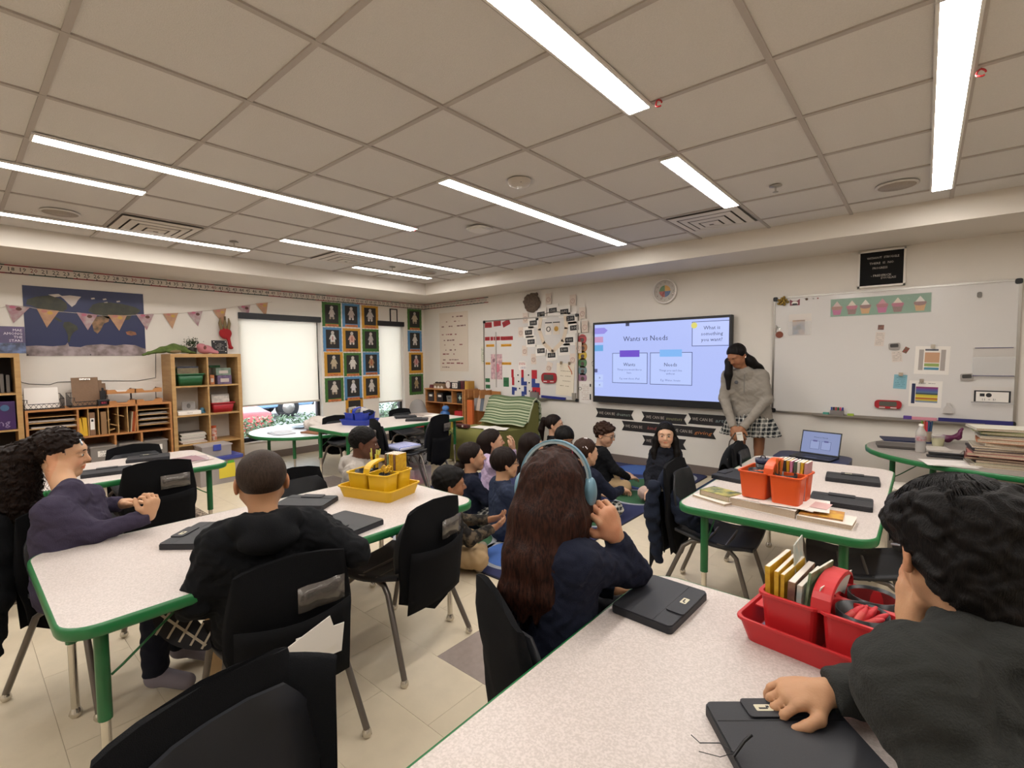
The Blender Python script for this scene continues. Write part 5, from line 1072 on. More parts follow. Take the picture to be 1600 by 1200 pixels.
for k, (a, c) in enumerate(((207.5, 'b5542c'), (210, 'c9672f'), (212, 'd6a070'), (205.5, 'b8a88a'))): upright('%s thin folder in the last sorter slot' % ('rust', 'orange', 'peach', 'tan')[k], a, .007, .22, c, .10)
def clear_bin(label, a, lettering, w=.26):
    y = onx(a, 690, XF)[0]; t = put('storage_bin', label, 'storage bin', XF-.13, y, zm-.281); h = .15
    cm = mat('clear_bin', '8f8780', .3, alpha=.75)
    MB().box(-w/2, w/2, -.14, -.136, 0, h).box(-w/2, w/2, .136, .14, 0, h).box(-w/2, -w/2+.004, -.14, .14, 0, h).box(w/2-.004, w/2, -.14, .14, 0, h).box(-w/2, w/2, -.14, .14, 0, .004).build('tub', cm, t); MB().box(-w/2-.006, w/2+.006, -.146, .146, h, h+.01).build('lid', mat('clear_lid', 'a09890', .3, alpha=.8), t)
    MB().box(-.06, .06, -.1415, -.14, .05, .11).build('label', PAPERW, t); text(lettering, .028 if '\n' in lettering else .034, INK, t, (0, -.1422, .08))
clear_bin('clear storage bin labelled FLASH CARDS in the sorter', 163, 'FLASH\nCARDS', .24); clear_bin('clear storage bin labelled GAMES in the sorter', 204, 'GAMES', .24); clear_bin('clear unlabelled-looking bin at the right of the sorter', 243, 'DICE', .22)
# on top of the sorter: wire baskets, trays, phone
ZT = zt+.021
def basket(label, a, content, cc):
    y = onx(a, 625, XF+.02)[0]; t = put('wire_basket', label, 'basket', XF-.15, y, ZT); w, d, h = .15, .13, .14; q = MB(); r_ = .0035
    top = [(-w, -d, .10), (-w*.8, -d, .10), (-w*.75, -d, .055), (w*.75, -d, .055), (w*.8, -d, .10), (w, -d, .10), (w, d, h), (-w, d, h), (-w, -d, .10)]
    q.tube(top, r_, 5).tube([(-w, -d, 0), (w, -d, 0), (w, d, 0), (-w, d, 0), (-w, -d, 0)], r_, 5)
    for k in range(9): x = -w+2*w*k/8; q.tube([(x, -d, 0), (min(w, x+2*w/8), -d, .055 if 0 < k < 8 else .1)], .0018, 4).tube([(x, -d, 0), (max(-w, x-2*w/8), -d, .055 if 0 < k < 8 else .1)], .0018, 4).tube([(x, d, 0), (x, d, h)], .0018, 4)
    for k in range(7): y_ = -d+2*d*k/6; q.tube([(-w, y_, 0), (-w, y_, .10+.04*k/6)], .0018, 4).tube([(w, y_, 0), (w, y_, .10+.04*k/6)], .0018, 4).tube([(-w, y_, 0), (w, y_, 0)], .0018, 4)
    q.build('wire_frame', BLACK, t)['kind'] = 'stuff'; return t, y
b1, yb1 = basket('black wire basket holding white paper on the sorter', 69, 0, 0); b2, yb2 = basket('black wire basket holding brown clipboards on the sorter', 141, 0, 0)
t = put('paper_sheaf', 'thick sheaf of white paper standing in the left wire basket', 'paper stack', XF-.17, yb1, ZT+.004)
for k in range(5): MB().box(-.125, .125, .0, .008, 0, .21-.008*k, 0, T(0, -.02+.018*k, 0, rx=-.18)).build('sheet_block', PAPERW, t)
for k in range(3):
    t = put('clipboard', 'brown clipboard, %s in the right wire basket' % ('front', 'middle', 'rear')[k], 'clipboard', XF-.20+(-.03*k), yb2+.0+.035*k, ZT+.004, 0, 'brown clipboards'); MB().box(-.11, .11, 0, .004, 0, .30-.035*k, 0, T(rx=-.15)).build('board', mat('hardboard', '806248', .6, noise=.1, scale=80), t); MB().cbox(-.0, -.006, .28-.035*k, .09, .012, .018, 0, T(rx=-.15)).build('metal_clip', CHROME, t)
y = onx(162, 618, XF)[0]; t = put('charging_stand', 'black radio on a small charging stand with red digits', 'radio', XF-.03, y, ZT); MB().box(-.05, .05, -.02, .05, 0, .065).build('base', BLACK, t, bevel=.006); MB().box(-.03, .03, -.0215, -.02, .015, .05).build('display', plain('30141a', .2), t); text('8:51', .024, mat('red_digits', 'a02a40', .4, emit=1.5), t, (0, -.022, .032)); MB().box(-.022, .022, 0, .035, .065, .16).box(-.008, .008, .01, .024, .16, .19).build('handset', BLACK, t)
for k, (a, lb) in enumerate(((191, 'left'), (233, 'right'))):
    y = onx(a, 620, XF)[0]; t = put('paper_tray', 'two-tier wooden paper tray on the sorter, %s one' % lb, 'paper tray', XF-.14, y, ZT); w_ = .125
    for z in (0, .12):
        q = MB(); f_ = [(-w_, 0), (w_, 0), (w_, .045), (w_*.45, .045), (w_*.3, .022), (-w_*.3, .022), (-w_*.45, .045), (-w_, .045)]; q.plate(f_, -.13, -.122, 0, T(0, 0, z)); q.box(-w_, w_, -.122, .12, z, z+.008).box(-w_, -w_+.008, -.122, .12, z, z+.045).box(w_-.008, w_, -.122, .12, z, z+.045); q.build('tray', WOODR, t)
    for sx in (-1, 1): MB().tube([(sx*(w_-.01), .08, 0), (sx*(w_-.01), .08, .17)], .004, 6).build('post', BLACK, t)
    if k == 0: MB().box(-.1, .1, -.1, .1, .13, .155, 0, T(ry=.06)).build('papers', PAPERW, t)
t = put('wall_cable', 'thin black cable sagging along the wall behind the baskets', 'cable', -6.994, 0, 0)
pp = [onx(a, b) for a, b in ((28, 584), (33, 597), (45, 600), (78, 601), (90, 597), (155, 595), (215, 595), (243, 590), (243, 560), (243, 549), (270, 547))]; MB().tube([(a, 0, b) for a, b in pp], .003, 5).build('cable', BLACK, t)
# ---------------------------------------------------------------- contents of the tall cube shelf
TC = (ty0+ty1)/2; cw = ((ty1-ty0)-.08)/2; ch = (tz1-.08)/4
def cell(c, r): return TC+(-.5+c)*cw, .04+ch*(3-r)+.010    # centre along the wall, shelf height (row 0 on top)
def tub(label, c, r, col, h=.14, w=.27):
    y, z = cell(c, r); t = put('book_tub', label, 'bin', XF-.17, y, z); q = MB(); rr = []
    for (k, zz) in ((.88, 0), (1., h), (1.06, h), (1.06, h-.012), (.98, h-.012)): rr.append([(x, y_, zz) for x, y_ in rrect(w*k, .28*k, .02)])
    q.rings(rr[:2], cap=False).add(rr[0], [tuple(range(len(rr[0])))]); q.rings(rr[1:4], cap=False); q.build('tub', plain(col, .35), t).modifiers.new('s', 'SOLIDIFY').thickness = .003; return y, z, t
def books_in(y, z, n, cols, w=.2, h=.2, lab='picture book', grp='books', x=XF-.17, z0=.01, th=.014):
    for k in range(n):
        t = put('picture_book', '%s, %s from the front' % (lab, ('first', 'second', 'third', 'fourth', 'fifth', 'sixth', 'seventh')[k]), 'book', x+.085-.035*k, y+.01*((k*7) % 3-1), z+z0, 0, grp); MB().box(-w/2, w/2, 0, th, 0, h+.01*((k*5) % 3), 0, T(rx=-.12)).build('cover', mat('cover_'+cols[k % len(cols)], cols[k % len(cols)], .5, noise=.35, scale=18), t); MB().box(-w/2+.003, w/2-.001, .002, th-.002, .002, h+.01*((k*5) % 3)+.0005, 0, T(rx=-.12)).build('pages', PAPER, t)
y, z, tt = tub('green book tub in the top left cube of the tall shelf', 0, 0, '1f5a34'); books_in(y, z, 5, ('7a6a4a', '2c3450', '8a7a6a', '5a7a50', 'b8a070'), .22, .20, 'glossy picture book in the green tub', 'books in the green tub')
y, z, tt = tub('red book tub in the second right cube of the tall shelf', 1, 1, 'a8202a', .12, .25); books_in(y, z, 5, ('cfc6ba', 'b5ada4', '3a3438', 'c9bfae', '7a6a50'), .20, .19, 'picture book in the red tub', 'books in the red tub')
y, z = cell(1, 0); 
for k, (dx, w_, h_, c, lb) in enumerate(((.03, .16, .11, '6f5c7a', 'lower purple game box in the top right cube'), (.02, .17, .09, '7a8a7a', 'clear game box with green pieces atop the purple one'), (-.11, .05, .12, 'b87040', 'orange narrow box at the left of the top right cube'))):
    t = put('game_box', lb, 'box', XF-.13, y+dx, z+(.112 if k == 1 else 0)); MB().box(-w_/2, w_/2, -.08, .08, 0, h_).build('box', mat('box_'+c, c, .4, noise=.4, scale=30), t, bevel=.003); MB().box(-w_*.3, w_*.3, -.0815, -.08, h_*.25, h_*.65).build('label', plain('b5a8a0', .5), t)
MB().box(-.06, .06, 0, .06, .0, .03).build('tray', plain('2a6b3c', .4), put('green_tray', 'small green tray resting at the back of the top right cube', 'tray', XF-.28, y, z+.205))
y, z = cell(0, 1)
t = put('board_game', 'flat white game box in the second left cube', 'box', XF-.14, y-.03, z); MB().box(-.12, .12, -.1, .1, 0, .045).build('box', PAPERW, t, bevel=.002); text('MATH', .02, plain('6b655e', .5), t, (0, -.1008, .022))
t = put('picture_card', 'grey booklet standing on the flat white game box', 'booklet', XF-.17, y-.03+.03, z+.046); MB().box(-.07, .07, 0, .006, 0, .10, 0, T(rx=-.2)).build('cover', plain('8f8984', .5), t); MB().plate(ngon(10, .02, 0, .05, ry=.03), -.003, -.001, 0, T(rx=-.2)).build('print', plain('55504c', .6), t)
t = put('blue_block', 'blue plastic piece beside the white game box', 'block', XF-.14, y+.13, z); MB().sphere((0, 0, .035), (.03, .03, .035), 10).box(-.028, .028, -.03, .03, 0, .02).build('body', plain('3f6f86', .5), t)
y, z = cell(0, 2); rn = random.Random(6)
for k in range(9):
    t = put('flat_book', 'thin flat book, layer %s of the pile in the third left cube' % ('one', 'two', 'three', 'four', 'five', 'six', 'seven', 'eight', 'nine')[k], 'book', XF-.15, y+rn.uniform(-.02, .02), z+.0145*k, rn.uniform(-.05, .05), 'flat books in the third left cube'); c = ('a8a098', '8a5a50', 'c4bcb0', '6a7a6a', '3c3a3c', 'b5ada0', '7d8a7a', 'd0c8b8', '55504a')[k]; MB().box(-.13, .13, -.1, .1, 0, .014).build('cover', plain(c, .5), t); MB().box(-.128, .131, -.101, .095, .003, .011).build('pages', PAPER, t)
y, z = cell(1, 2); t = put('bubble_bottle', 'orange-labelled bottle in the third right cube', 'bottle', XF-.12, y-.10, z); MB().lathe([(.035, 0), (.038, .01), (.038, .13), (.030, .15)], 16).build('bottle', mat('label_orange', 'b5502c', .4, col2='d8cfc4', scale=30), t); MB().lathe([(.030, .15), (.032, .155), (.032, .18)], 14).build('cap', plain('b5502c', .4), t)
# top of the tall shelf
t = put('plush_frog', 'long green plush frog lying on the tall shelf, tail hanging left', 'plush toy', XF-.16, TC-.30, tz1)
F = Field(); F.chain([(-.22, -.02, .02), (-.12, 0, .05), (0, 0, .07), (.10, 0, .06)], [.012, .03, .05, .04], .03).chain([(.06, .02, .05), (.14, -.02, .03), (.22, .0, .015)], [.03, .018, .012], .02).chain([(-.1, 0, .05), (-.26, -.06, .01), (-.32, -.10, -.01)], [.03, .016, .012], .02).ell((-.02, -.05, .03), (.07, .03, .025)); vs, fs = field_mesh(F, .007); mesh_np('plush_body', vs, fs, mat('plush_green', '5a6b34', .95, col2='4a5a2c', scale=30), t); MB().sphere((-.0, -.075, .028), (.06, .02, .02), 12).build('belly', mat('plush_tan', '7d6b4c', .95), t)
t = put('potted_plant', 'small leafy green plant on the tall shelf', 'plant', XF-.22, TC-.09, tz1); MB().lathe([(.04, 0), (.05, .07), (.052, .08), (.045, .08)], 16).build('pot', plain('3c3a36', .5), t); q = MB(); rn = random.Random(3)
for k in range(260):
    M = T(rn.gauss(0, .035), rn.gauss(0, .035), .13+rn.gauss(0, .03), rn.uniform(-1, 1), rn.uniform(-1, 1), rn.uniform(0, 6)); q.add([(-.014, 0, 0), (0, -.006, .002), (.014, 0, 0), (0, .006, .002)], [(0, 1, 2, 3)], 0, M)
q.build('foliage', mat('plant_leaf', '34452c', .6), t)['kind'] = 'stuff'
t = put('plush_pig', 'pink plush toy with brown spot on the tall shelf', 'plush toy', XF-.12, TC+.02, tz1); F = Field(); F.ell((0, 0, .055), (.085, .06, .055)).ell((-.06, -.02, .09), (.04, .04, .04)).rc((.06, -.02, .04), (.12, -.03, .02), .025, .018).ell((-.03, -.03, .10), (.02, .02, .02)).rc((.05, -.04, .03), (.1, -.07, .015), .02, .018); vs, fs = field_mesh(F, .006); mesh_np('plush_body', vs, fs, mat('plush_pink', 'b5747a', .95), t); MB().sphere((-.02, -.045, .075), (.02, .02, .03), 10).build('spot', mat('plush_spot', '6a4038', .95), t)
t = put('chalk_sign', 'small black chalkboard-style sign on the tall shelf', 'sign', XF-.10, TC+.175, tz1); MB().box(-.085, .085, 0, .012, 0, .17, 0, T(rx=-.08)).build('panel', plain('232122', .7), t); q = MB(); rr_ = random.Random(3); [scribble(q, -.05, .05, .13-.017*k, rr_, .007, y=-.0015) for k in range(6)]; o = q.build('lettering', plain('8f8a86', .6), t); o.rotation_euler = (-.08, 0, 0)
for sx, sq_ in ((-.065, .15), (.065, .15), (-.065, .03), (.065, .03), (.07, .09)): MB().lathe([(.006, 0), (.006, .001)], 8, 0, T(sx, -.002, sq_, PI/2-.08)).build('white_dot', PAPERW, t)
t = left('hanging_doll', 'red and tan soft doll hanging on the wall by the wide window', 'plush toy', *onx(350, 521), off=.05)
F = Field(); F.ell((0, 0, 0), (.075, .03, .075)).rc((.03, 0, -.05), (.05, 0, -.17), .022, .02).ell((.055, -.01, -.19), (.03, .025, .018)); vs, fs = field_mesh(F, .006); mesh_np('doll_body', vs, fs, mat('plush_red', '9c2226', .95), t)
for x in (-.06, .0, .05): MB().tube([(x*.7, 0, .05), (x, 0, .13), (x*.9, 0, .20)], [.022, .02, .006], 8).build('doll_ear', mat('plush_tan', '7d6b4c', .95), t)
MB().tube([(.0, 0, .07), (.0, 0, .22)], .012, 6).build('hanging_loop', plain('5c4a34', .8), t)
# left shelf: purple boxes, grey files, picture book on top
y = onx(14, 528, XF+.0)[0]; t = put('picture_book', 'purple picture book reading MAE AMONG THE STARS on left shelf', 'book', XF-.06, y-.02, sz+.001); bw_, bh_ = .135, .26
MB().box(-bw_, bw_, 0, .012, 0, bh_, 0, T(rx=-.10)).build('cover', mat('cover_purple', '45305c', .35, col2='3a2c50', scale=10), t); MB().box(-bw_, bw_, -.001, 0, 0, .10, 0, T(rx=-.10)).build('printed_hills', mat('hills_blue', '5a6a90', .4, col2='23263c', scale=18), t)
q = MB(); [put_text(q, s, .034, 0, T(.118, -.0025, .225-.034*k), align='RIGHT') for k, s in enumerate(('MAE', 'AMONG', 'THE', 'STARS'))]; o = q.build('lettering', plain('c9bcc9', .5), t); o.rotation_euler = (-.10, 0, 0)
LCn = sy1-.40; ch2 = (sz-.08)/4; cw2 = .36
z = .04+ch2*2+.01; t = put('storage_box', 'purple storage box in the left shelf, second cube down', 'box', XF-.16, sy1-.04-.16, z); MB().box(-.15, .15, -.15, .12, 0, .27).build('box', mat('purple_box', '3d1f55', .4, col2='34204a', scale=8), t, bevel=.004); text('ng', .09, plain('8a7a9c', .4), t, (.07, -.152, .07)); MB().plate(ngon(14, .03, .08, .21), -.1515, -.150).build('round_print', plain('3f6080', .4), t)
z = .04+ch2*3+.01
for k in range(5): t = put('file_folder', 'grey file folder standing in top cube of left shelf, %s' % ('first', 'second', 'third', 'fourth', 'fifth')[k], 'folder', XF-.14, sy1-.08-.04*k, z, 0, 'grey files in the left shelf'); MB().box(-.012, .012, 0, .2, 0, .17+.01*(k % 2)).build('body', plain('6c6660', .5), t)
# floor tubs right of the tall shelf
t = thing('storage_tote', 'clear tote with blue lid and yellow note on the floor by tall shelf', 'storage bin', (*onz(338, 752), 0), LEFT+.05); w, d, h = .22, .17, .27
MB().box(-w, w, -d, -d+.005, 0, h).box(-w, w, d-.005, d, 0, h).box(-w, -w+.005, -d, d, 0, h).box(w-.005, w, -d, d, 0, h).box(-w, w, -d, d, 0, .005).build('tub', mat('clear_bin2', 'b5aca8', .25, alpha=.55), t); MB().prism(rrect(2*w+.03, 2*d+.03, .02), h, h+.035).build('lid', plain('3c4590', .4), t, bevel=.004)
MB().box(-w+.02, w-.02, -d+.02, d-.02, .006, .2).build('contents', mat('tote_contents', '8d7d78', .8, col2='5a5058', scale=12), t); MB().box(-.03, .14, -d-.003, -d-.001, .06, .22).build('yellow_note', plain('d8c43a', .6), t); MB().box(.06, .13, -d-.004, -d-.003, .22, .25).build('green_tab', plain('5aa82c', .6), t)
t2 = thing('storage_tote', 'small clear tote with blue latch on top of the blue-lidded one', 'storage bin', (t.location[0], t.location[1]-.02, h+.037), LEFT+.02); w, d, h2 = .15, .12, .12
MB().box(-w, w, -d, -d+.004, 0, h2).box(-w, w, d-.004, d, 0, h2).box(-w, -w+.004, -d, d, 0, h2).box(w-.004, w, -d, d, 0, h2).box(-w, w, -d, d, 0, .004).build('tub', mat('clear_bin2', 'b5aca8', .25, alpha=.55), t2); MB().box(-w-.01, w+.01, -d-.01, d+.01, h2, h2+.012).build('lid', mat('clear_lid2', 'c9c0bc', .25, alpha=.6), t2); MB().box(-.04, .04, -d-.016, -d, h2-.05, h2+.018).build('latch', plain('35459c', .4), t2, bevel=.004); MB().box(-w+.02, w-.02, -d+.02, d-.02, .005, .05).build('contents', mat('tote_contents', '8d7d78', .8, col2='5a5058', scale=12), t2)
# patterned rug below the far left table
t = thing('patterned_rug', 'worn patterned rug on the floor below the far left table', 'rug', (-4.9, .75, 0)); MB().box(-1.25, .95, -1.6, .72, 0, .007).build('rug_field', mat('oriental_rug', '7a6858', .95, col2='3c302a', scale=26, fac=(.45, .55)), t); 
for b in ((-1.25, .95, .66, .72), (.89, .95, -1.6, .72)): MB().box(b[0], b[1], b[2], b[3], .0072, .0078).build('rug_border', mat('rug_border', '9a8a78', .95, col2='4a3c34', scale=60, fac=(.45, .55)), t)
# ---------------------------------------------------------------- small toy shelf by the front wall + things
fy = 5.72-.33; ax_, az_ = ony(665, 608, fy); bx_, _ = ony(724, 610, fy); sh = az_
t = thing('toy_shelf', 'low warm plywood shelf with cubbies by the front wall', 'shelf unit', ((ax_+bx_)/2, 5.70, 0)); w = (bx_-ax_)/2; d = .32
for sx in (-1, 1): MB().box(sx*w-(.018 if sx > 0 else 0), sx*w+(0 if sx > 0 else .018), -d, 0, 0, sh).build('side_panel', WOODR, t)
MB().box(-w-.01, w+.01, -d-.01, 0, sh, sh+.02).build('top_panel', WOODR, t); MB().box(-w, w, -.008, 0, 0, sh).build('back_panel', WOODR, t)
for z in (sh-.22, sh-.5, .02): MB().box(-w+.018, w-.018, -d, -.008, z, z+.016).build('shelf', WOODR, t)
for u in (.26, .72): MB().box(-w+2*w*u-.008, -w+2*w*u+.008, -d, -.008, sh-.204, sh).build('divider', WOODR, t)
MB().box(-.008, .008, -d, -.008, sh-.484, sh-.22).build('divider', WOODR, t)
X0 = (ax_+bx_)/2
def onsh(name, label, cat, dx, z, dy=-.2): return thing(name, label, cat, (X0+dx, 5.70+dy, z))
for dx, lb in ((-.74*w, 'left'), (-.25*w, 'second')): q = onsh('file_drawer_box', 'black drawer box with white label in toy shelf, %s one' % lb, 'box', dx, sh-.203); MB().box(-.075, .075, -.1, .1, 0, .15).build('box', BLACK, q, bevel=.004); MB().plate(rrect(.08, .035, .012, cy=.1), -.102, -.1).build('label', PAPERW, q)
q = onsh('grey_bin', 'small grey handled bin in the toy shelf', 'bin', .20*w, sh-.203); MB().rings([[(x*k, y*k, z) for x, y in rrect(.15, .16, .01)] for k, z in ((.85, 0), (1, .11))], smooth=False).build('bin', plain('77736f', .5), q); MB().box(-.03, .03, -.0815, -.079, .065, .08).build('handle_slot', INK, q)
q = onsh('puzzle_box', 'black box with pale star print in the toy shelf', 'box', .80*w, sh-.203); MB().box(-.07, .07, -.1, .1, 0, .17).build('box', BLACK, q); MB().plate([(.04*math.cos(k*PI/4)*(1 if k % 2 == 0 else .45), .09+.05*math.sin(k*PI/4)*(1 if k % 2 == 0 else .45)) for k in range(8)], -.102, -.1).build('star_print', plain('a8c4bc', .5), q)
q = onsh('red_bin', 'red bin in the lower right cubby of the toy shelf', 'bin', .72*w, sh-.484); MB().box(-.09, .09, -.11, .1, 0, .15).build('bin', plain('b3262c', .4), q, bevel=.005)
q = onsh('cupcake_stand', 'brown paper houses set with dark tops on the toy shelf', 'ornament', -.45*w, sh+.021); MB().box(-.13, .13, -.04, .04, 0, .08).build('box', plain('8a7258', .7), q)
for k in range(3): MB().plate([(-.03, 0), (.03, 0), (.03, .02), (0, .045), (-.03, .02)], -.045, -.041, 0, T(-.085+.085*k)).build('paper_house', PAPERW, q); MB().sphere((-.085+.085*k, 0, .09), (.04, .035, .02), 8).build('dark_top', plain('3a2c26', .8), q)
q = onsh('desk_clock', 'round white desk clock on the toy shelf', 'clock', .02*w, sh+.021); MB().lathe([(.06, 0), (.062, .015), (.055, .02)], 20, 0, T(0, 0, .065, PI/2)).build('clock_face', PAPERW, q); MB().tube([(.062*math.cos(k*PI/10), -.02, .065+.062*math.sin(k*PI/10)) for k in range(21)], .006, 6).build('rim', plain('9a6f68', .4), q)
q = onsh('block_calendar', 'perpetual block calendar showing 23 on the toy shelf', 'calendar', .38*w, sh+.021); MB().box(-.13, .13, -.02, .03, 0, .11).build('stand', INK, q)
for dx, s in ((-.03, '2'), (.03, '3')): MB().box(dx-.028, dx+.028, -.03, -.02, .015, .10).build('number_block', PAPERW, q); text(s, .085, INK, q, (dx, -.031, .058))
for k, (c, dx, lb) in enumerate((('2c2426', .55, 'black'), ('5c1f2a', .68, 'maroon'), ('4a1a22', .78, 'dark red'), ('c9a24a', .90, 'yellow'), ('b5883a', .98, 'ochre'))): q = onsh('shelf_book', '%s book standing on the toy shelf' % lb, 'book', dx*w, sh+.021, -.14); MB().box(-.022, .022, -.07, .07, 0, .135).build('cover', plain(c, .5), q)
q = onsh('small_box', 'small dark blue and red box at left end of toy shelf', 'box', -.86*w, sh+.021); MB().box(-.05, .05, -.04, .04, 0, .03).box(-.045, .045, -.035, .035, .03, .055).build('box', [plain('6a2a34', .5)], q)
# book rack right of the toy shelf, with orange end
t = thing('book_rack', 'orange-ended wooden book display right of the toy shelf', 'book rack', (bx_+.30, 5.68, 0)); MB().box(-.28, -.25, -.30, 0, 0, sh+.03).build('end_panel', WOODR, t); MB().box(-.17, -.05, -.34, -.30, .0, sh-.13).build('orange_panel', plain('c4622c', .5), t); MB().box(-.28, .25, -.02, 0, 0, sh).build('back_panel', WOODR, t)
for k in range(3): MB().box(-.20+.13*k, -.185+.13*k, -.29, -.02, sh-.1, sh+.02).build('rail', WOODR, t)
for k, c in enumerate(('8f8f90', 'b8a89a', '5c6470', 'a8a090')): q = thing('display_book', 'thin book leaning on the wooden rack, %s' % ('first', 'second', 'third', 'last')[k], 'book', (bx_+.26+.075*k, 5.45+.0*k, sh-.30), .3, 'books leaning on the rack'); MB().box(-.09, .09, 0, .012, 0, .26, 0, T(rx=-.3)).build('cover', plain(c, .5), q)
# ball bag / toys at the corner
def sackthing(name, label, px_, py_, Y, col, r, parts, col2=None):
    x, z = ony(px_, py_, Y); t = thing(name, label, 'toy', (x, Y, max(0, z-r[2]))); F = Field(); F.ell((0, 0, r[2]), r, k=.02); F.fold(.006, 30, 2); F.half((0, 0, .001), (0, 0, -1)); vs, fs = field_mesh(F, .012); mesh_np('body', vs, fs, mat('toy_'+col, col, .5, col2=col2, scale=8), t); return t
t = thing('play_backpack', 'grey, red and black backpack standing in the window corner', 'backpack', (*onz(652, 700), 0)); bx3 = onz(652, 700); t.location = (-6.45, 5.1, 0)
F = Field(); F.box((0, 0, .36), (.17, .12, .17), rd=.08).ell((0, 0, .55), (.15, .12, .16), k=.08); vs, fs = field_mesh(F, .012); mesh_np('bag_top', vs, fs, plain('8f8a88', .7), t); MB().prism(rrect(.36, .26, .08), .26, .46).build('red_panel', plain('a8242e', .6), t, bevel=.02); MB().prism(rrect(.35, .25, .06), 0, .26).build('black_base', plain('26262a', .7), t, bevel=.02); text('0', .11, PAPERW, t, (-.0, -.135, .36)); MB().box(-.1, .1, -.135, -.128, .1, .14).box(-.1, .1, -.135, -.128, .17, .2).build('grey_stripe', plain('7a7a7c', .6), t)
t = thing('toy_bucket', 'blue and yellow toys heaped left of the toy shelf', 'toy', (-6.05, 5.35, 0)); MB().box(-.1, .1, -.1, .1, 0, .36).build('yellow_box', plain('c9b74a', .5), t, bevel=.02); MB().sphere((0, 0, .45), (.09, .09, .08), 12).build('blue_ball', plain('3c6aa8', .4), t); MB().sphere((.02, 0, .56), (.07, .06, .05), 12).build('blue_cap', plain('4c7ab8', .4), t)
# ---------------------------------------------------------------- the people
def on_ray(px, py, z): x, y = onz(px, py, z); return V3(x, y, z)
def loc_arm(P, by, S, sd, e, w, d=(0, 1, -.2), n=(0, 0, -1), **k):
    """arm targets given in the sitter's own frame (right, front, up) from the hip centre"""
    M = rotm(by); s3 = V3(sd, 1, 1)
    return (P+M@(V3(*e)*s3*S), P+M@(V3(*w)*s3*S), M@(V3(*d)*s3), M@(V3(*n)*s3), sd, k.pop('hs', S*.95), k)
def floor_kid(label, px, z_, by, hy, hp=0, H=.235, S=1.0, lean=.02, side=0., top=NAVY, bottom=KHAKI, armL=None, armR=None, **k):
    z = z_-.045; hc = on_ray(px[0], px[1], z); M = rotm(by); P = hc-M[:, 1]*lean*S-M[:, 0]*side; P[2] = .095
    if 'legs' in k and k['legs'] == 'tuck':            # kneeling to one side, legs folded back
        k['legs'] = [(P+M[:, 0]*s_*.07+0, P*[1, 1, 0]+M[:, 1]*.26+M[:, 0]*(s_*.09+.04)+[0, 0, .075], P*[1, 1, 0]+M[:, 1]*.05+M[:, 0]*(s_*.06+.17)+[0, 0, .05], P*[1, 1, 0]-M[:, 1]*.05+M[:, 0]*(s_*.06+.2)+[0, 0, .04]) for s_ in (-1, 1)]
    aL = armL or ((.18, .08, .17), (.10, .24, .07), (-.35, 1, -.1), (0, 0, -1)); aR = armR or ((.18, .08, .17), (.10, .24, .07), (-.35, 1, -.1), (0, 0, -1))
    return person(label, hc, hy, hp, H, P, by, S, top=top, bottom=bottom, arms={'L': loc_arm(P, by, S, -1, *aL), 'R': loc_arm(P, by, S, 1, *aR)}, group=None, **k)
# hair styles
def hx_long(back=.34, side=.5, w=1., kk=.03):
    def f(G, L, H, hc, M):
        d = V3(0, 0, -1)
        for s_ in (-1, 1):
            G.chain([L(s_*.30, -.02, .1), L(s_*.39, -.05, -.25), L(s_*.36*w, -.12, -.7)+d*.0, L(s_*.30*w, -.16, -.7)+d*back*.5], [.10*H, .13*H, .12*H, .07*H], kk)
        G.chain([L(0, -.35, .0), L(0, -.42, -.5), L(0, -.42, -.6)+d*back*.6, L(0, -.42, -.7)+d*back], [.28*H, .30*H, .27*H, .14*H], kk, fl=(M[:, 1], 1.5))
    return f
def hx_front(G, L, H, hc, M):
    hx_long(.30, w=1.05)(G, L, H, hc, M)
    for s_ in (-1, 1): G.chain([L(s_*.40, .0, -.25), L(s_*.47, .10, -.75), L(s_*.46, .22, -1.25), L(s_*.40, .26, -1.7)], [.11*H, .13*H, .12*H, .05*H], .02)
def hx_pony(L0=(0, -.5, .12), drop=.16, r=.07, out=.06):
    def f(G, L, H, hc, M):
        b = L(*L0); G.chain([L(0, -.38, L0[2]), b, b-M[:, 1]*out*.6-V3(0, 0, drop*.45), b-M[:, 1]*out*.3-V3(0, 0, drop)], [r*.35, r*.5, r*.55, r*.15], .015)
    return f
def cap_tie(L0, col, rr=.05):
    def f(t, L, H, hc, M):
        o = np.array(t.location); c = L(*L0)-o; q = MB(); q.tube([tuple(c+M@V3(rr*.5*math.cos(a*PI/6), 0, rr*.5*math.sin(a*PI/6))) for a in range(13)], .008, 6); q.build('hair_tie', plain(col, .6), t)
    return f
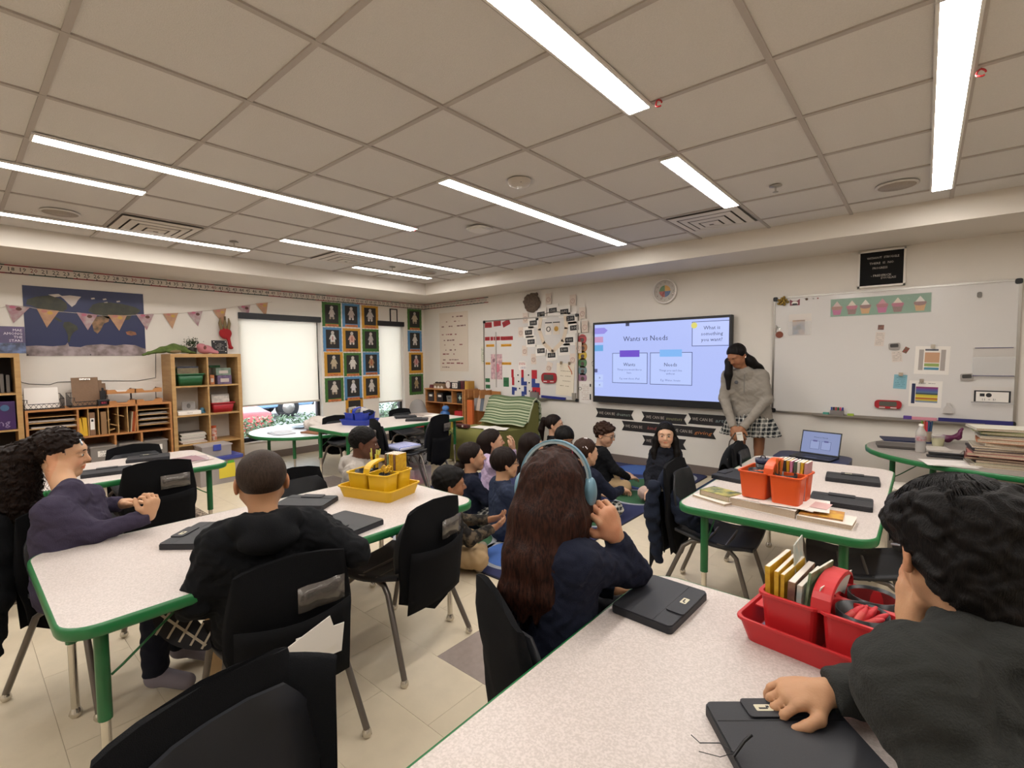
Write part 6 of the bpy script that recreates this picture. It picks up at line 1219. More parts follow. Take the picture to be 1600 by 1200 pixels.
# camouflage jacket
CAMO = cloth('camouflage_cloth', '35302a'); nt = CAMO.node_tree; _n = nt.nodes.new('ShaderNodeTexNoise'); _n.inputs['Scale'].default_value = 22; _cr = nt.nodes.new('ShaderNodeValToRGB'); _cr.color_ramp.interpolation = 'CONSTANT'
_cr.color_ramp.elements[0].color = lin('1d1a18'); _cr.color_ramp.elements[1].position = .47; _cr.color_ramp.elements[1].color = lin('3a342b'); e = _cr.color_ramp.elements.new(.56); e.color = lin('55493b')
_tc = nt.nodes.new('ShaderNodeTexCoord'); nt.links.new(_tc.outputs['Object'], _n.inputs['Vector']); nt.links.new(_n.outputs['Fac'], _cr.inputs[0]); nt.links.new(_cr.outputs[0], nt.nodes['Principled BSDF'].inputs['Base Color'])
def plaid(name, base, light, sc=16.):
    m = cloth(name, base); nt = m.node_tree; tc = nt.nodes.new('ShaderNodeTexCoord'); mp = nt.nodes.new('ShaderNodeMapping'); mp.inputs[3].default_value = (sc,)*3; nt.links.new(tc.outputs['Object'], mp.inputs[0])
    ws = []
    for dr in ('X', 'Z', 'Y'):
        w = nt.nodes.new('ShaderNodeTexWave'); w.bands_direction = dr; w.inputs['Scale'].default_value = .5; nt.links.new(mp.outputs[0], w.inputs[0]); g = nt.nodes.new('ShaderNodeMath'); g.operation = 'GREATER_THAN'; g.inputs[1].default_value = .72; nt.links.new(w.outputs['Fac'], g.inputs[0]); ws.append(g)
    a = nt.nodes.new('ShaderNodeMath'); a.operation = 'ADD'; nt.links.new(ws[0].outputs[0], a.inputs[0]); nt.links.new(ws[1].outputs[0], a.inputs[1])
    a2 = nt.nodes.new('ShaderNodeMath'); a2.operation = 'MULTIPLY_ADD'; nt.links.new(ws[2].outputs[0], a2.inputs[0]); a2.inputs[1].default_value = .5; nt.links.new(a.outputs[0], a2.inputs[2])
    d = nt.nodes.new('ShaderNodeMath'); d.operation = 'MULTIPLY'; d.inputs[1].default_value = .42; nt.links.new(a2.outputs[0], d.inputs[0])
    mx = nt.nodes.new('ShaderNodeMix'); mx.data_type = 'RGBA'; mx.inputs[6].default_value = lin(base); mx.inputs[7].default_value = lin(light); nt.links.new(d.outputs[0], mx.inputs[0]); nt.links.new(mx.outputs[2], nt.nodes['Principled BSDF'].inputs['Base Color']); return m
PLAID = plaid('plaid_cloth', '23272b', 'd8d5cc')
FOLDARM = ((.20, .10, .16), (.06, .25, .13), (-.9, .5, -.1), (0, -.3, -1))
floor_kid('child in brown camouflage jacket and khaki trousers sitting cross-legged at rug front', (703, 757), .595, 55, 58, -2, hair='short', hm=HB, top=CAMO, topname='jacket', hood=True, skin='96694c', armR=((.19, .12, .14), (.10, .28, .16), (-.5, 1, .1), (-.5, -.2, .8)), armL=((.19, .12, .14), (.08, .30, .16), (-.2, 1, .2), (.6, -.2, .6)), shoe=plain('8d7f6e', .8), h=.005)
floor_kid('child with low dark ponytail in navy shirt and plaid skirt on the rug', (738, 714), .62, 55, 52, 4, hair='slick', hm=HD, top=NAVY, topname='shirt', bottom=PLAID, bottomname='skirt', hx=hx_pony((0, -.5, -.28), .15, .07), skin='c09373', armR=FOLDARM, collar=True)
floor_kid('child in lilac jacket resting chin on one hand near the green armchair', (770, 690), .64, 50, 48, 4, hair='slick', hm=HD, top=cloth('lilac_jacket', 'b8a3bd', .5, 60), topname='jacket', hood=True, skin='c59a7c', bottom=cloth('grey_leggings', '6f6a70'),
          hx=lambda G, L, H, hc, M: G.chain([L(0, -.3, 0), L(0, -.36, -.42)], [.38*H, .30*H], .03), armR=((.15, .22, .25), (.05, .19, .42), (-.2, .1, 1), (-.3, -1, 0)), armL=((.15, .22, .22), (.04, .22, .41), (.1, .1, 1), (0, -1, 0)))
floor_kid('child with brown bowl haircut in faded blue-grey sweater, back to camera', (789, 724), .625, 62, 60, 2, hair='bowl', hm=HD, top=NAVY2, bottom=cloth('navy_trousers', '14161f'), skin='c29877', collar=True, cap=lambda t, L, H, hc, M: glasses(t, L, H, hc, M), armR=FOLDARM)
floor_kid('child with long straight dark hair in pink top on the rug', (831, 697), .635, 72, 66, 0, hair='slick', hm=HD, top=cloth('pink_knit', 'c49a94'), bottom=cloth('pink_leggings', 'b58f8a'), hx=hx_long(.20, w=.9), skin='c59a7c')
floor_kid('child with high ponytail in black jacket over white collar, near the wall', (867, 664), .64, 40, 25, 2, hair='slick', hm=HD, top=BLACKC, topname='jacket', hx=hx_pony((0, -.56, .25), .24, .07, .05), skin='c59a7c', hood=False, collar=True)
floor_kid('child with straight black fringe looking down, partly behind the others', (882, 686), .63, -30, -28, -16, hair='bowl', hm=HB, top=NAVY, skin='9d7053')
floor_kid('child with hair clips and pink-tied ponytail in navy hoodie and plaid skirt', (916, 707), .62, 80, 60, 0, hair='slick', hm=HM, top=NAVY, topname='hoodie', hood=True, bottom=PLAID, bottomname='skirt', hx=lambda G, L, H, hc, M: (G.chain([L(-.30, -.40, .02), L(-.45, -.50, -.05), L(-.52, -.5, -.35)], [.06*H, .11*H, .04*H], .02)),
          skin='c9a083', shoe=plain('b3a68c', .7), legs=None, armR=((.2, .12, .14), (.16, .30, .14), (0, 1, -.3), (0, 0, -1)),
          cap=lambda t, L, H, hc, M: (cap_tie((-.34, -.42, .02), 'c64a6a')(t, L, H, hc, M), [MB().tube([tuple(L(*p)-np.array(t.location)) for p in pp], .006, 6).build('hair_clip', plain('d9cfd0', .3), t) for pp in (((.05, -.12, .545), (.13, -.02, .53)), ((.30, -.30, .28), (.34, -.22, .18)), ((.33, -.22, .30), (.36, -.15, .20)))]))
floor_kid('child with tousled brown hair and round glasses in black shirt and khaki trousers', (945, 679), .64, 45, 8, -12, hair='curly', hm=HM, top=BLACKC, topname='shirt', collar=True, skin='c9a083', cap=lambda t, L, H, hc, M: glasses(t, L, H, hc, M), shoe=plain('8f8172', .8))
floor_kid('child with very long black hair facing camera in black polo top', (1040, 679), .685, -62, -68, -4, hair='slick', hm=HB, top=cloth('polo_black', '1c1e26'), topname='polo_shirt', skin='cfa689', hx=hx_front, bottom=cloth('pale_leggings', 'b39a90'), h=.005, shw=.10, bulk=.85, H=.225, armR=((.165, .04, .15), (.17, .19, .03), (0, 1, -.3), (0, 0, -1)), armL=((.165, .04, .15), (.17, .19, .03), (0, 1, -.3), (0, 0, -1)))
# seated behind the far end of the left table, grey-white hoodie
hc = on_ray(569, 692, .845); P = V3(hc[0]-.06, hc[1]-.02, .44)
person('child in grey-white hoodie leaning forward at far end of left table', hc, 52, -8, .205, P, 45, 1., skin='5b3a2a', hair='crop', hm=HB, top=cloth('grey_hoodie', 'a8a098', .4, 200), topname='hoodie', hood=True, bottom=KHAKI, h=.005,
       legs=[(P+rotm(45)@V3(s_*.07, .02, 0), P+rotm(45)@V3(s_*.09, .30, -.01), P+rotm(45)@V3(s_*.09, .32, -.37), P+rotm(45)@V3(s_*.09, .42, -.405)) for s_ in (-1, 1)],
       arms={'L': loc_arm(P, 45, 1, -1, (.19, .08, .16), (.1, .24, .12)), 'R': loc_arm(P, 45, 1, 1, (.20, .08, .16), (.1, .24, .12))})
# ---- girl with the big ponytail at the left table
hc = on_ray(97, 709, .985); P = on_ray(118, 905, .47); by = 50; M = rotm(by)
hR = on_ray(233, 806, .715); hL = on_ray(191, 787, .735); eR = on_ray(148, 832, .69); eL = on_ray(120, 800, .73)+V3(-.06, .06, 0)
def hx_frizz(G, L, H, hc, M):
    G.chain([L(0, -.36, .12), L(0, -.50, .05), L(0, -.68, -.15), L(0, -.74, -.60), L(0, -.64, -1.10), L(0, -.55, -1.35)], [.17*H, .22*H, .34*H, .42*H, .38*H, .2*H], .03)
    G.fold(.006, 95, 6); G.fold(.004, 190, 2)
def cap_girl(t, L, H, hc, M):
    o = np.array(t.location); q = MB(); rnd = random.Random(3)
    for i in range(9):
        a = 2*PI*i/9; c = L(.15*math.cos(a), -.47, .08+.17*math.sin(a))-o; q.sphere(tuple(c), (.013, .014, .012), 8)
    q.build('scrunchie', mat('silver_satin', 'a5a7b2', .2, .5), t)
    q = MB(); rn = np.random.RandomState(4); b = L(.04, -.75, -.45)-o                    # frizzy strands round the ponytail
    for i in range(420):
        a, v = rn.rand()*6.28, rn.rand(); rad = (.30+.16*math.sin(PI*min(1, v*1.1)))*H*(1+.25*rn.rand()); s0 = L(0, -.56-.20*math.sin(2.6*v), .02-1.3*v)-o+(M[:, 0]*math.cos(a)+M[:, 1]*math.sin(a))*rad*.9
        dd = (M[:, 0]*math.cos(a)+M[:, 1]*math.sin(a))*rn.rand()*.02-V3(0, 0, .05+.04*rn.rand()); wv = (rn.rand(3)-.5)*.03
        q.tube([tuple(s0), tuple(s0+dd*.35+wv), tuple(s0+dd*.7-wv*.5), tuple(s0+dd+wv)], [.0011, .001, .0008, .0004], 3)
    q.build('loose_hair', HD, t)
    q = MB(); pts = [L(.0, .28-.0*i, .47-.0*i) for i in range(1)]
    q.tube([tuple(L(.30, .10+.015*i, .33-.1*i)-o) for i in range(4)], .0028, 6); q.build('hair_parting_band', plain('9b7a62', .5), t)
    q = MB(); q.cbox(0, 0, 0, .032, .004, .012); c = L(.17, .335, .28)-o
    e = q.build('hair_clip', mat('glitter_clip', 'b8c4cc', .2, .3), t); e.location = tuple(c); e.rotation_euler = (0, .6, R(10))
PURP = cloth('plum_grey_fleece', '3b3547', .4, 300)
person('girl with huge curly ponytail in plum fleece seated at the left table, side view', hc, 66, -7, .215, P, by, 1.0, skin='c79a77', neck=tuple(on_ray(109, 775, .832)), shw=.105, bulk=.95, hair='slick', hm=HD, top=PURP, collar=True, bottom=cloth('navy_skirt', '171a26'), bottomname='skirt', h=.0042, hx=hx_frizz, cap=cap_girl,
       arms={'R': (eR, hR, (.25, .15, .9), (-.8, -.4, .1), 1, .9, dict(curl=(.8, 1.1, .6), thumb=.9)), 'L': (eL, hL, (.74, .62, .10), (.2, -.3, -.9), -1, .9, dict(curl=(.10, .15, .15), thumb=.2))},
       legs=[(P+M@V3(s_*.08, .0, 0), P+M@V3(s_*.10, .36, -.02), P+M@V3(s_*.10, .34, -.40), P+M@V3(s_*.10, .46, -.44)) for s_ in (-1, 1)], chestr=1.1, shoe=plain('7a7480', .7))
# ---- buzz-cut boy with his back to the camera
hc = on_ray(409, 752, .965); P = V3(-1.80, .73, .475); by = 168; M = rotm(by)
eR = on_ray(556, 862, .69); wR = on_ray(497, 808, .695)
eL = P+M@V3(-.235, -.03, .12); wL = P+M@V3(-.13, .15, .03)
person('boy with buzz-cut hair in black hooded sweatshirt seated back to camera', hc, 160, -6, .22, P, by, 1.12, skin='b98a67', hair='buzz', hm=hair_mat('hair_buzz', '2a211c', '3a2d25'), top=BLACKC, topname='sweatshirt', hood=True, collar=True, bottom=KHAKI, h=.0042, fold=.004,
       arms={'R': (eR, wR, (-.75, -.55, 0), (0, 0, -1), 1, 1., {}), 'L': (eL, wL, (-.6, .5, -.2), (0, .2, -1), -1, 1., {})},
       legs=[(P+M@V3(.08, 0, 0), P+M@V3(.14, .34, -.02), P+M@V3(-.14, .16, .0), P+M@V3(-.30, .13, -.01)), (P+M@V3(-.08, 0, 0), P+M@V3(-.12, .36, -.03), P+M@V3(-.12, .36, -.38), P+M@V3(-.12, .46, -.43))], nofeet=True)
bz = [o for o in bpy.data.objects if o.get('label', '').startswith('boy with buzz')][0]
q = MB(); Sh = MB()
def sole_out(n=28):
    out = []
    for i in range(n):
        a = 2*PI*i/n; x = .115*math.cos(a); w = .042+.008*math.cos(a-.2)-.006*math.cos(2*a); out.append((x, w*math.sin(a)*(1 if abs(math.cos(a)) < .98 else .9)))
    return out
sl = MB().prism(sole_out(), -.012, .012).build('shoe_sole', mat('rubber_black', '17151a', .7), bz, bevel=.004)
c = on_ray(286, 984, .46); d1 = unit(on_ray(262, 965, .49)-on_ray(318, 1003, .44)); nrm = unit(V3(0, 0, CAM_H)-c); d1 = unit(d1-nrm*(d1@nrm)); d2 = np.cross(nrm, d1)
Ms = Matrix(((d1[0], d2[0], nrm[0], c[0]-bz.location[0]), (d1[1], d2[1], nrm[1], c[1]-bz.location[1]), (d1[2], d2[2], nrm[2], c[2]), (0, 0, 0, 1)))
sl.matrix_local = Ms
g = MB()
for i in range(5): g.cbox(-.085+.038*i, 0, .0135, .007, .074, .003, 0, T(rz=.25))
g.cbox(0, .0, .0135, .19, .008, .003); g.build('tread_line', mat('tread_grey', 'c9bda8', .8), sl)['kind'] = 'stuff'
up_ = MB(); up_.rings([[(x*k, y*k, z) for x, y in sole_out()] for z, k in ((-.012, .98), (-.03, .97), (-.055, .85), (-.07, .6))], smooth=True); up_.build('shoe_upper', plain('232026', .7), sl)
# ---- girl with headphones, long brown hair, back to camera
hc = on_ray(868, 756, 1.0); P = V3(-.88, 1.21, .47); by = 64; M = rotm(by)
eR = on_ray(990, 892, .715); wR = on_ray(961, 838, .845); kn = on_ray(942, 795, .945)
HR = hair_mat('hair_red_brown', '180d0a', '3a2017')
def hx_girl(G, L, H, hc, M):
    D = V3(0, 0, -1); b = unit(V3(*hc[:2], 0)*-1)                     # hair falls down the back, towards the chair
    rt = M[:, 0]
    for s_, w in ((-.30, .16), (0, .22), (.28, .17)):
        G.chain([L(s_*.8, -.30, .15), L(s_*1.05, -.40, -.4), L(s_*1.1-.08, -.50, -.95), L(s_*.95-.20, -.56, -1.4), L(s_*.7-.28, -.58, -1.75)], [w*H*1.3, w*H*1.4, w*H*1.25, w*H*.8, w*H*.25], .03)
    for s_ in (-1, 1): G.chain([L(s_*.30, .02, .1), L(s_*.40, -.06, -.3), L(s_*.42, -.18, -.75)], [.12*H, .14*H, .12*H], .03)
    G.fold(.004, 110, 5, (1, 1, .12))
def cap_hp(t, L, H, hc, M):
    o = np.array(t.location); Tl = mat('teal_plastic', '5f8494', .35)
    q = MB(); rr = []
    for i in range(25):
        a = -1.75+3.5*i/24; c = L(.51*math.sin(a), -.03, .08+.55*math.cos(a)); r_ = unit(c-L(0, -.03, .1)); f = M[:, 1]
        rr.append([tuple(c+f*u*.011+r_*v*.004-o) for u, v in ((-1, -1), (1, -1), (1, 1), (-1, 1))])
    q.rings(rr, smooth=False); hb = q.build('headband', Tl, t, bevel=.002)
    q = MB(); rr = []
    for i in range(25):
        a = -1.5+3.0*i/24; c = L(.49*math.sin(a), -.03, .08+.53*math.cos(a)); r_ = unit(c-L(0, -.03, .1)); f = M[:, 1]
        rr.append([tuple(c+f*u*.011+r_*v*.004-o) for u, v in ((-1, -1), (1, -1), (1, 1), (-1, 1))])
    q.rings(rr, smooth=False); q.build('headband_pad', mat('teal_pad', '9aa8ab', .7), hb)
    for s_ in (-1, 1):
        G = Field(); Mx = np.stack([M[:, 1], M[:, 2], M[:, 0]], 1); G.ell(L(s_*.52, -.02, -.08), V3(.038, .047, .019), Mx, .01); G.ell(L(s_*.46, -.02, -.08), V3(.034, .043, .014), Mx, .01)
        vs, fs = field_mesh(G, .003); mesh_np('ear_cup', vs-o, fs, Tl, hb)
    rn = np.random.RandomState(8); q = MB()
    for i in range(900):                                              # long separate locks over the hair volume
        a = (rn.rand()-.5)*2; s0 = L(a*.38, -.28-.14*(1-a*a), .30-.25*abs(a)); pts = [s0]; sp = a*.62-.08; wob = rn.rand(2)*6.28; ln = .75+.35*rn.rand()
        for k in range(1, 8):
            v = k/7*ln; z = .25-2.15*v; off = .035*math.sin(6*v+wob[0])*v; pts.append(L(a*.38+(sp-a*.38)*v*1.1-.13*v*v+off, -.43-.13*math.sin(PI*min(1, v))-.05*rn.rand()+.09*v+(.34*(abs(a)**2)), z))
        q.tube([tuple(p-o) for p in pts], [.0011, .0014, .0016, .0016, .0016, .0014, .001, .0005], 3)
    q.build('hair_locks', [HR], t)
gp = person('girl with long brown hair and teal headphones seated back to camera', hc, 112, -6, .215, P, by, 1.12, skin='c39473', hair='slick', hm=HR, top=NAVY, bottom=cloth('black_skirt', '101116'), bottomname='skirt', h=.0042, hx=hx_girl, cap=cap_hp, collar=True, fold=.004,
       arms={'R': (eR, wR, kn-wR+V3(-.01, .0, .02), (-.9, .1, .2), 1, 1.12, dict(curl=(.8, 1.2, .6), thumb=.9)), 'L': (P+M@V3(-.19, .10, .15), P+M@V3(-.05, .28, .12), (.4, 1, 0), (0, 0, -1), -1, 1., {})},
       legs=[(P+M@V3(s_*.08, .0, 0), P+M@V3(s_*.10, .38, -.02), P+M@V3(s_*.10, .36, -.40), P+M@V3(s_*.10, .46, -.44)) for s_ in (-1, 1)], nofeet=False)
# ---- boy at the right, chin in hand, other hand on his tablet
hc = V3(*ond(1499, 868, .81)); P = V3(.29, .64, .47); by = 138; M = rotm(by)
wT = on_ray(1294, 1082, .705); fT = on_ray(1200, 1085, .70); eT = on_ray(1420, 1075, .72)
eC = V3(*ond(1450, 1075, .84)); wC = V3(*ond(1430, 985, .86)); 
def hx_boy(G, L, H, hc, M):
    G.ell(L(0, -.05, .28), V3(.40, .45, .26)*H, M, .04); G.ell(L(-.05, .24, .22), V3(.30, .20, .20)*H, M, .04)
    G.ell(L(.20, -.30, .30), V3(.22, .22, .20)*H, M, .03); G.ell(L(0, -.32, -.16), V3(.29, .16, .30)*H, M, .05)
    G.fold(.004, 70, 2); G.fold(.003, 150, 4)
def cap_boy(t, L, H, hc, M):
    glasses(t, L, H, hc, M, '8d8f94'); o = np.array(t.location); rn = np.random.RandomState(2); q = MB(); cr = V3(.05, -.28, .52)
    for i in range(1500):                                           # locks swirling out from the crown
        a = rn.rand()*2*PI; r0 = .05+.35*rn.rand(); pts = []; st = V3(.05+r0*math.cos(a)*.8, -.16+r0*math.sin(a)*.9, 0)
        for k in range(5):
            v = k/4*(.45+.3*rn.rand()); an = a+.9*v; rr = r0+v*.55; x, y = .05+rr*math.cos(an)*.82, -.13+rr*math.sin(an); e2 = (x/.43)**2+((y+.05)/.49)**2
            z = .135+.44*math.sqrt(max(0, 1-e2*.9))-(.25*max(0, e2-1)) if e2 < 1.1 else .05-(e2-1.1)*.4; sc = 1 if e2 < 1 else 1/math.sqrt(e2)
            pts.append(tuple(L(x*sc, -.05+(y+.05)*sc, z)*1.0-o+M[:, 2]*.012))
        if pts[-1][2] < (hc-o)[2]-.012 or e2 > 1.0: continue
        q.tube(pts, [.0012, .0014, .0014, .0011, .0005], 3)
    q.build('hair_locks', HB, t)
person('boy with thick black hair in charcoal sweatshirt resting his chin on one hand', hc, 114, -16, .218, P, by, 1.18, skin='bd8f6c', hair='short', hm=HB, top=cloth('charcoal_knit', '2f302e', .4, 300), collar=True, bottom=cloth('navy_trousers', '14161f'), h=.0042, hx=hx_boy, cap=cap_boy, fold=.004, bulk=1.12, chestr=1.2, topname='sweatshirt',
       neck=hc+V3(.035, -.065, -.115),
       arms={'L': (eT, wT, fT-wT, (-.1, .05, -1), 1, 1.05, dict(curl=((.55, .75, .5), (.6, .8, .5), (.55, .8, .5), (.5, .7, .4)), thumb=.35, spread=.1)), 'R': (eC, wC, V3(*ond(1410, 905, .90))-wC, (.9, .2, 0), -1, .92, dict(curl=(.25, .35, .3), thumb=.2))},
       legs=[(P+M@V3(s_*.08, .0, 0), P+M@V3(s_*.12, .36, -.02), P+M@V3(s_*.12, .32, -.40), P+M@V3(s_*.12, .42, -.44)) for s_ in (-1, 1)])
# ---- child past the right edge, seated beyond the near table
hc = V3(*ond(1588, 846, 1.32)); P = V3(hc[0]+.08, hc[1]+.04, .46)
person('child with dark wavy hair mostly hidden behind the boy at the right edge', hc, 175, -12, .21, P, 180, 1.05, skin='a87a5c', hair='curly', hm=HD, top=NAVY, collar=True, bottom=None, h=.006,
       arms={'L': loc_arm(P, 180, 1.05, -1, (.2, .04, .14), (.1, .16, .04)), 'R': loc_arm(P, 180, 1.05, 1, (.2, .04, .14), (.1, .16, .04))},
       legs=[(P+rotm(180)@V3(s_*.08, .0, 0), P+rotm(180)@V3(s_*.09, .33, -.01), P+rotm(180)@V3(s_*.09, .33, -.38), P+rotm(180)@V3(s_*.09, .42, -.42)) for s_ in (-1, 1)])
# ---- the teacher
TY = 5.22
def tp(px_, py_, dy=0): x, z = ony(px_, py_, TY+dy); return V3(x, TY+dy, z)
hc = tp(1151, 556, -.10); P = tp(1172, 648, .08); by = 285; M = rotm(by); nk = tp(1163, 581, -.02)
def hx_teacher(G, L, H, hc, M):
    b = hc; G.chain([L(-.33, -.1, .2), tp(1139, 565, -.10), tp(1138, 585, -.17), tp(1138, 607, -.19)], [.10*H, .035, .036, .018], .03)
    G.chain([L(.20, -.30, .1), tp(1172, 565, -.02), tp(1186, 575, .07), tp(1196, 583, .10)], [.22*H, .05, .035, .018], .03)
def teacher_legs():
    return [(P+M@V3(s_*.09, 0, -.02), P*[1, 1, 0]+M@V3(s_*.085, .01, 0)+V3(0, 0, .46), P*[1, 1, 0]+M@V3(s_*.08, -.02, 0)+V3(0, 0, .08), P*[1, 1, 0]+M@V3(s_*.09, .10, 0)+V3(0, 0, .03)) for s_ in (-1, 1)]
GS = cloth('heather_grey_fleece', '8c857c', .4, 260)
hx_t = person('woman in grey quarter-zip sweatshirt and plaid skirt standing beside the screen', hc, 246, -34, .222, P, by, 1.2, skin='9a6a4d', hair='slick', hm=HB, top=GS, topname='sweatshirt', collar=True, h=.006, neck=nk, hx=hx_teacher, shw=.125, bulk=.92,
       arms={'R': (tp(1131, 622, -.10), tp(1146, 668, -.22), (.5, -.2, -.7), (0, .5, -.2), 1, 1.2, dict(curl=(.4, .6, .4))), 'L': (tp(1199, 624, .0), tp(1160, 669, -.20), (-.6, -.1, -.7), (0, .5, -.2), -1, 1.2, dict(curl=(.4, .6, .4)))},
       legs=teacher_legs(), bottom=None, shoe=BLACK)
o = np.array(hx_t.location); q = MB(); rings = []
for z, r_, am in ((P[2]+.06, .155, 0), (P[2]+.0, .175, .006), (P[2]-.10, .215, .016), (P[2]-.20, .25, .024)):
    rings.append([tuple(V3(P[0], P[1], z)+M@V3(math.cos(a)*r_*1.05, math.sin(a)*r_*.85, 0)+unit(M@V3(math.cos(a), math.sin(a), 0))*am*(1 if i % 2 else -1)-o) for i in range(64) for a in (2*PI*i/64,)])
q.rings(rings, smooth=False, cap=False); sk = q.build('skirt', PLAID, hx_t); m_ = sk.modifiers.new('s', 'SOLIDIFY'); m_.thickness = .003
q = MB(); a, b = nk+M@V3(0, .088, -.03)-o, nk+M@V3(0, .155, -.20)-o
q.tube([tuple(a), tuple((a+b)/2+M@V3(0, .02, 0)), tuple(b)], .003, 6).build('zip', plain('4a443f', .4), hx_t)
q = MB(); q.tube([tuple(tp(1149, 676, -.26)-o), tuple(tp(1140, 690, -.26)-o), tuple(tp(1136, 712, -.24)-o)], .006, 6).tube([tuple(tp(1151, 676, -.26)-o), tuple(tp(1154, 700, -.26)-o)], .005, 6).build('lanyard', plain('4b4540', .6), hx_t)
q = MB(); q.cbox(0, 0, 0, .055, .003, .085); bd = q.build('name_badge', plain('cfcac2', .4), hx_t); bd.location = tuple(tp(1156, 682, -.27)-o); bd.rotation_euler = (0, -.2, 0)
MB().cbox(0, -.003, .022, .04, .002, .008).build('badge_print', plain('8f8b86', .5), bd)
MB().sphere(tuple(hc+rotm(246, -34)@V3(-.38*.222, -.01, -.12*.222)-o), .008, 8).build('earring', CHROME, hx_t)
q = MB(); q.lathe([(.012, 0), (.018, .001), (.018, .003), (.012, .004)], 16); lg_ = q.build('chest_logo', plain('4b4a4d', .7), hx_t); lg_.location = tuple(nk+M@V3(.07, .115, -.10)-o); lg_.rotation_euler = (PI/2, 0, R(by-90)+PI)
# ---------------------------------------------------------------- carpet with circles
RX0, RX1, RY0, RY1 = -4.05, -1.87, 2.20, 5.66
t = thing('classroom_carpet', 'navy classroom carpet with green and blue circles before the screen', 'carpet', ((RX0+RX1)/2, (RY0+RY1)/2, 0))
MB().prism(rrect(RX1-RX0, RY1-RY0, .06), .0005, .010).build('carpet_field', mat('carpet_navy', '262c55', .95, noise=.25, scale=240, bump=.3, bscale=500), t)
MB().prism(rrect(RX1-RX0+.02, RY1-RY0+.02, .07), .0003, .008).build('carpet_binding', mat('binding', '15172c', .9), t)
CG, CB, CW = mat('carpet_green', '35603f', .95, noise=.25, scale=240), mat('carpet_blue', '4064a8', .95, noise=.25, scale=240), mat('carpet_grey', '9a9da4', .95, noise=.2, scale=240); CB2 = mat('carpet_mid_blue', '38509a', .95, noise=.2, scale=240)
cx0 = t.location
for a, b, r_, m1, m2 in ((722, 845, .27, CG, CW), (808, 868, .27, CB, CW), (994, 778, .27, CG, CW), (1012, 757, .25, CG, CB2), (998, 735, .26, CB, CB2), (1083, 751, .27, CG, CW), (965, 820, .24, CG, CW), (900, 800, .27, CB, CW), (840, 815, .26, CG, CW), (640, 800, .27, CB, CW), (655, 840, .2, CB, CW)):
    x, y = onz(a, b); x -= cx0[0]; y -= cx0[1]
    if abs(x) > (RX1-RX0)/2-.12 or abs(y) > (RY1-RY0)/2-.1: x = max(-(RX1-RX0)/2+r_+.03, min((RX1-RX0)/2-r_-.03, x)); y = max(-(RY1-RY0)/2+r_+.03, min((RY1-RY0)/2-r_-.03, y))
    rg = MB().prism(ngon(32, r_, x, y), .0101, .0106).build('carpet_ring', m2, t); MB().prism(ngon(32, r_*.86, x, y), .0107, .0112).build('carpet_disc', m1, rg)
t = thing('grey_mat', 'dark blue mat corner on the floor by the front wall', 'mat', (-1.42, 5.25, 0)); MB().prism(rrect(.70, .8, .04), .0005, .012).build('mat_field', mat('carpet_navy', '262c55', .95), t)
# ---------------------------------------------------------------- green lounge chair with striped throw
OL = mat('olive_upholstery', '6d6b32', .85, bump=.2, bscale=300)
xl, xr = ony(672, 700, 4.35)[0], ony(792, 700, 4.35)[0]; xm = (xl+xr)/2; W2_ = (xr-xl)/2-.03
t = thing('lounge_chair', 'olive green lounge chair under a green-striped throw', 'armchair', (xm+.12, 4.85, 0)); w = .36
zb = ony(770, 622, 5.2)[1]
prof = [(-.50, .02), (-.52, .30), (-.47, .42), (-.38, .455), (.05, .44), (.16, .42), (.24, .55), (.30, zb-.10), (.36, zb-.02), (.43, zb-.04), (.45, zb-.15), (.44, .02)]
q = MB(); q.rings([[(x, y, z) for y, z in prof] for x in (-w-.12, w)], smooth=False); q.build('frame', OL, t, bevel=.04, seg=4, smooth=True)
MB().cbox(-.06, -.03, .02, .7, .8, .03).build('plinth', BLACK, t)
th = thing('striped_throw', 'cream and green striped knitted throw over the lounge chair back', 'blanket', (xm+.12, 4.85, 0))
path = [(.10, .46), (.20, .53), (.235, .60), (.265, .68), (.29, zb-.08), (.325, zb+.0), (.38, zb+.022), (.45, zb-.02), (.475, zb-.12), (.475, zb-.3), (.47, .25)]
P_ = []
for i in range(len(path)-1):
    for k in range(4): u = k/4; P_.append((path[i][0]*(1-u)+path[i+1][0]*u, path[i][1]*(1-u)+path[i+1][1]*u))
P_.append(path[-1]); cols_n = 13; q = MB(); v = []
for i, (y, z) in enumerate(P_):
    a = P_[max(0, i-1)]; b = P_[min(len(P_)-1, i+1)]; n_ = unit(V3(0, -(b[1]-a[1]), (b[0]-a[0]))); off = .008 if i % 2 else .018
    for k in range(cols_n): x = -w-.09+(2*w+.10)*k/(cols_n-1); p = V3(x, y, z)+n_*off+V3(0, 0, .008*math.sin(k*.9)); v.append(tuple(p))
o_ = 0
for i in range(len(P_)-1): q.add([], []); 
q.add(v, [(i*cols_n+k, (i+1)*cols_n+k, (i+1)*cols_n+k+1, i*cols_n+k+1) for i in range(len(P_)-1) for k in range(cols_n-1)], 0, None, True)
q.m = [(0 if (j//(cols_n-1)) % 2 == 0 else 1) for j in range(len(q.f))]
o = q.build('throw_cloth', [mat('knit_cream', 'b9bfa0', .95, bump=.5, bscale=400), mat('knit_green', '5e7050', .95, bump=.5, bscale=400)], th); o.modifiers.new('s', 'SOLIDIFY').thickness = .006
q = MB(); [q.sphere((w+.015, y-.01, z), .014, 6) for y, z in P_[4:-2]]; o = q.build('pompom_fringe', mat('knit_cream', 'b9bfa0', .95), th); o['kind'] = 'stuff'
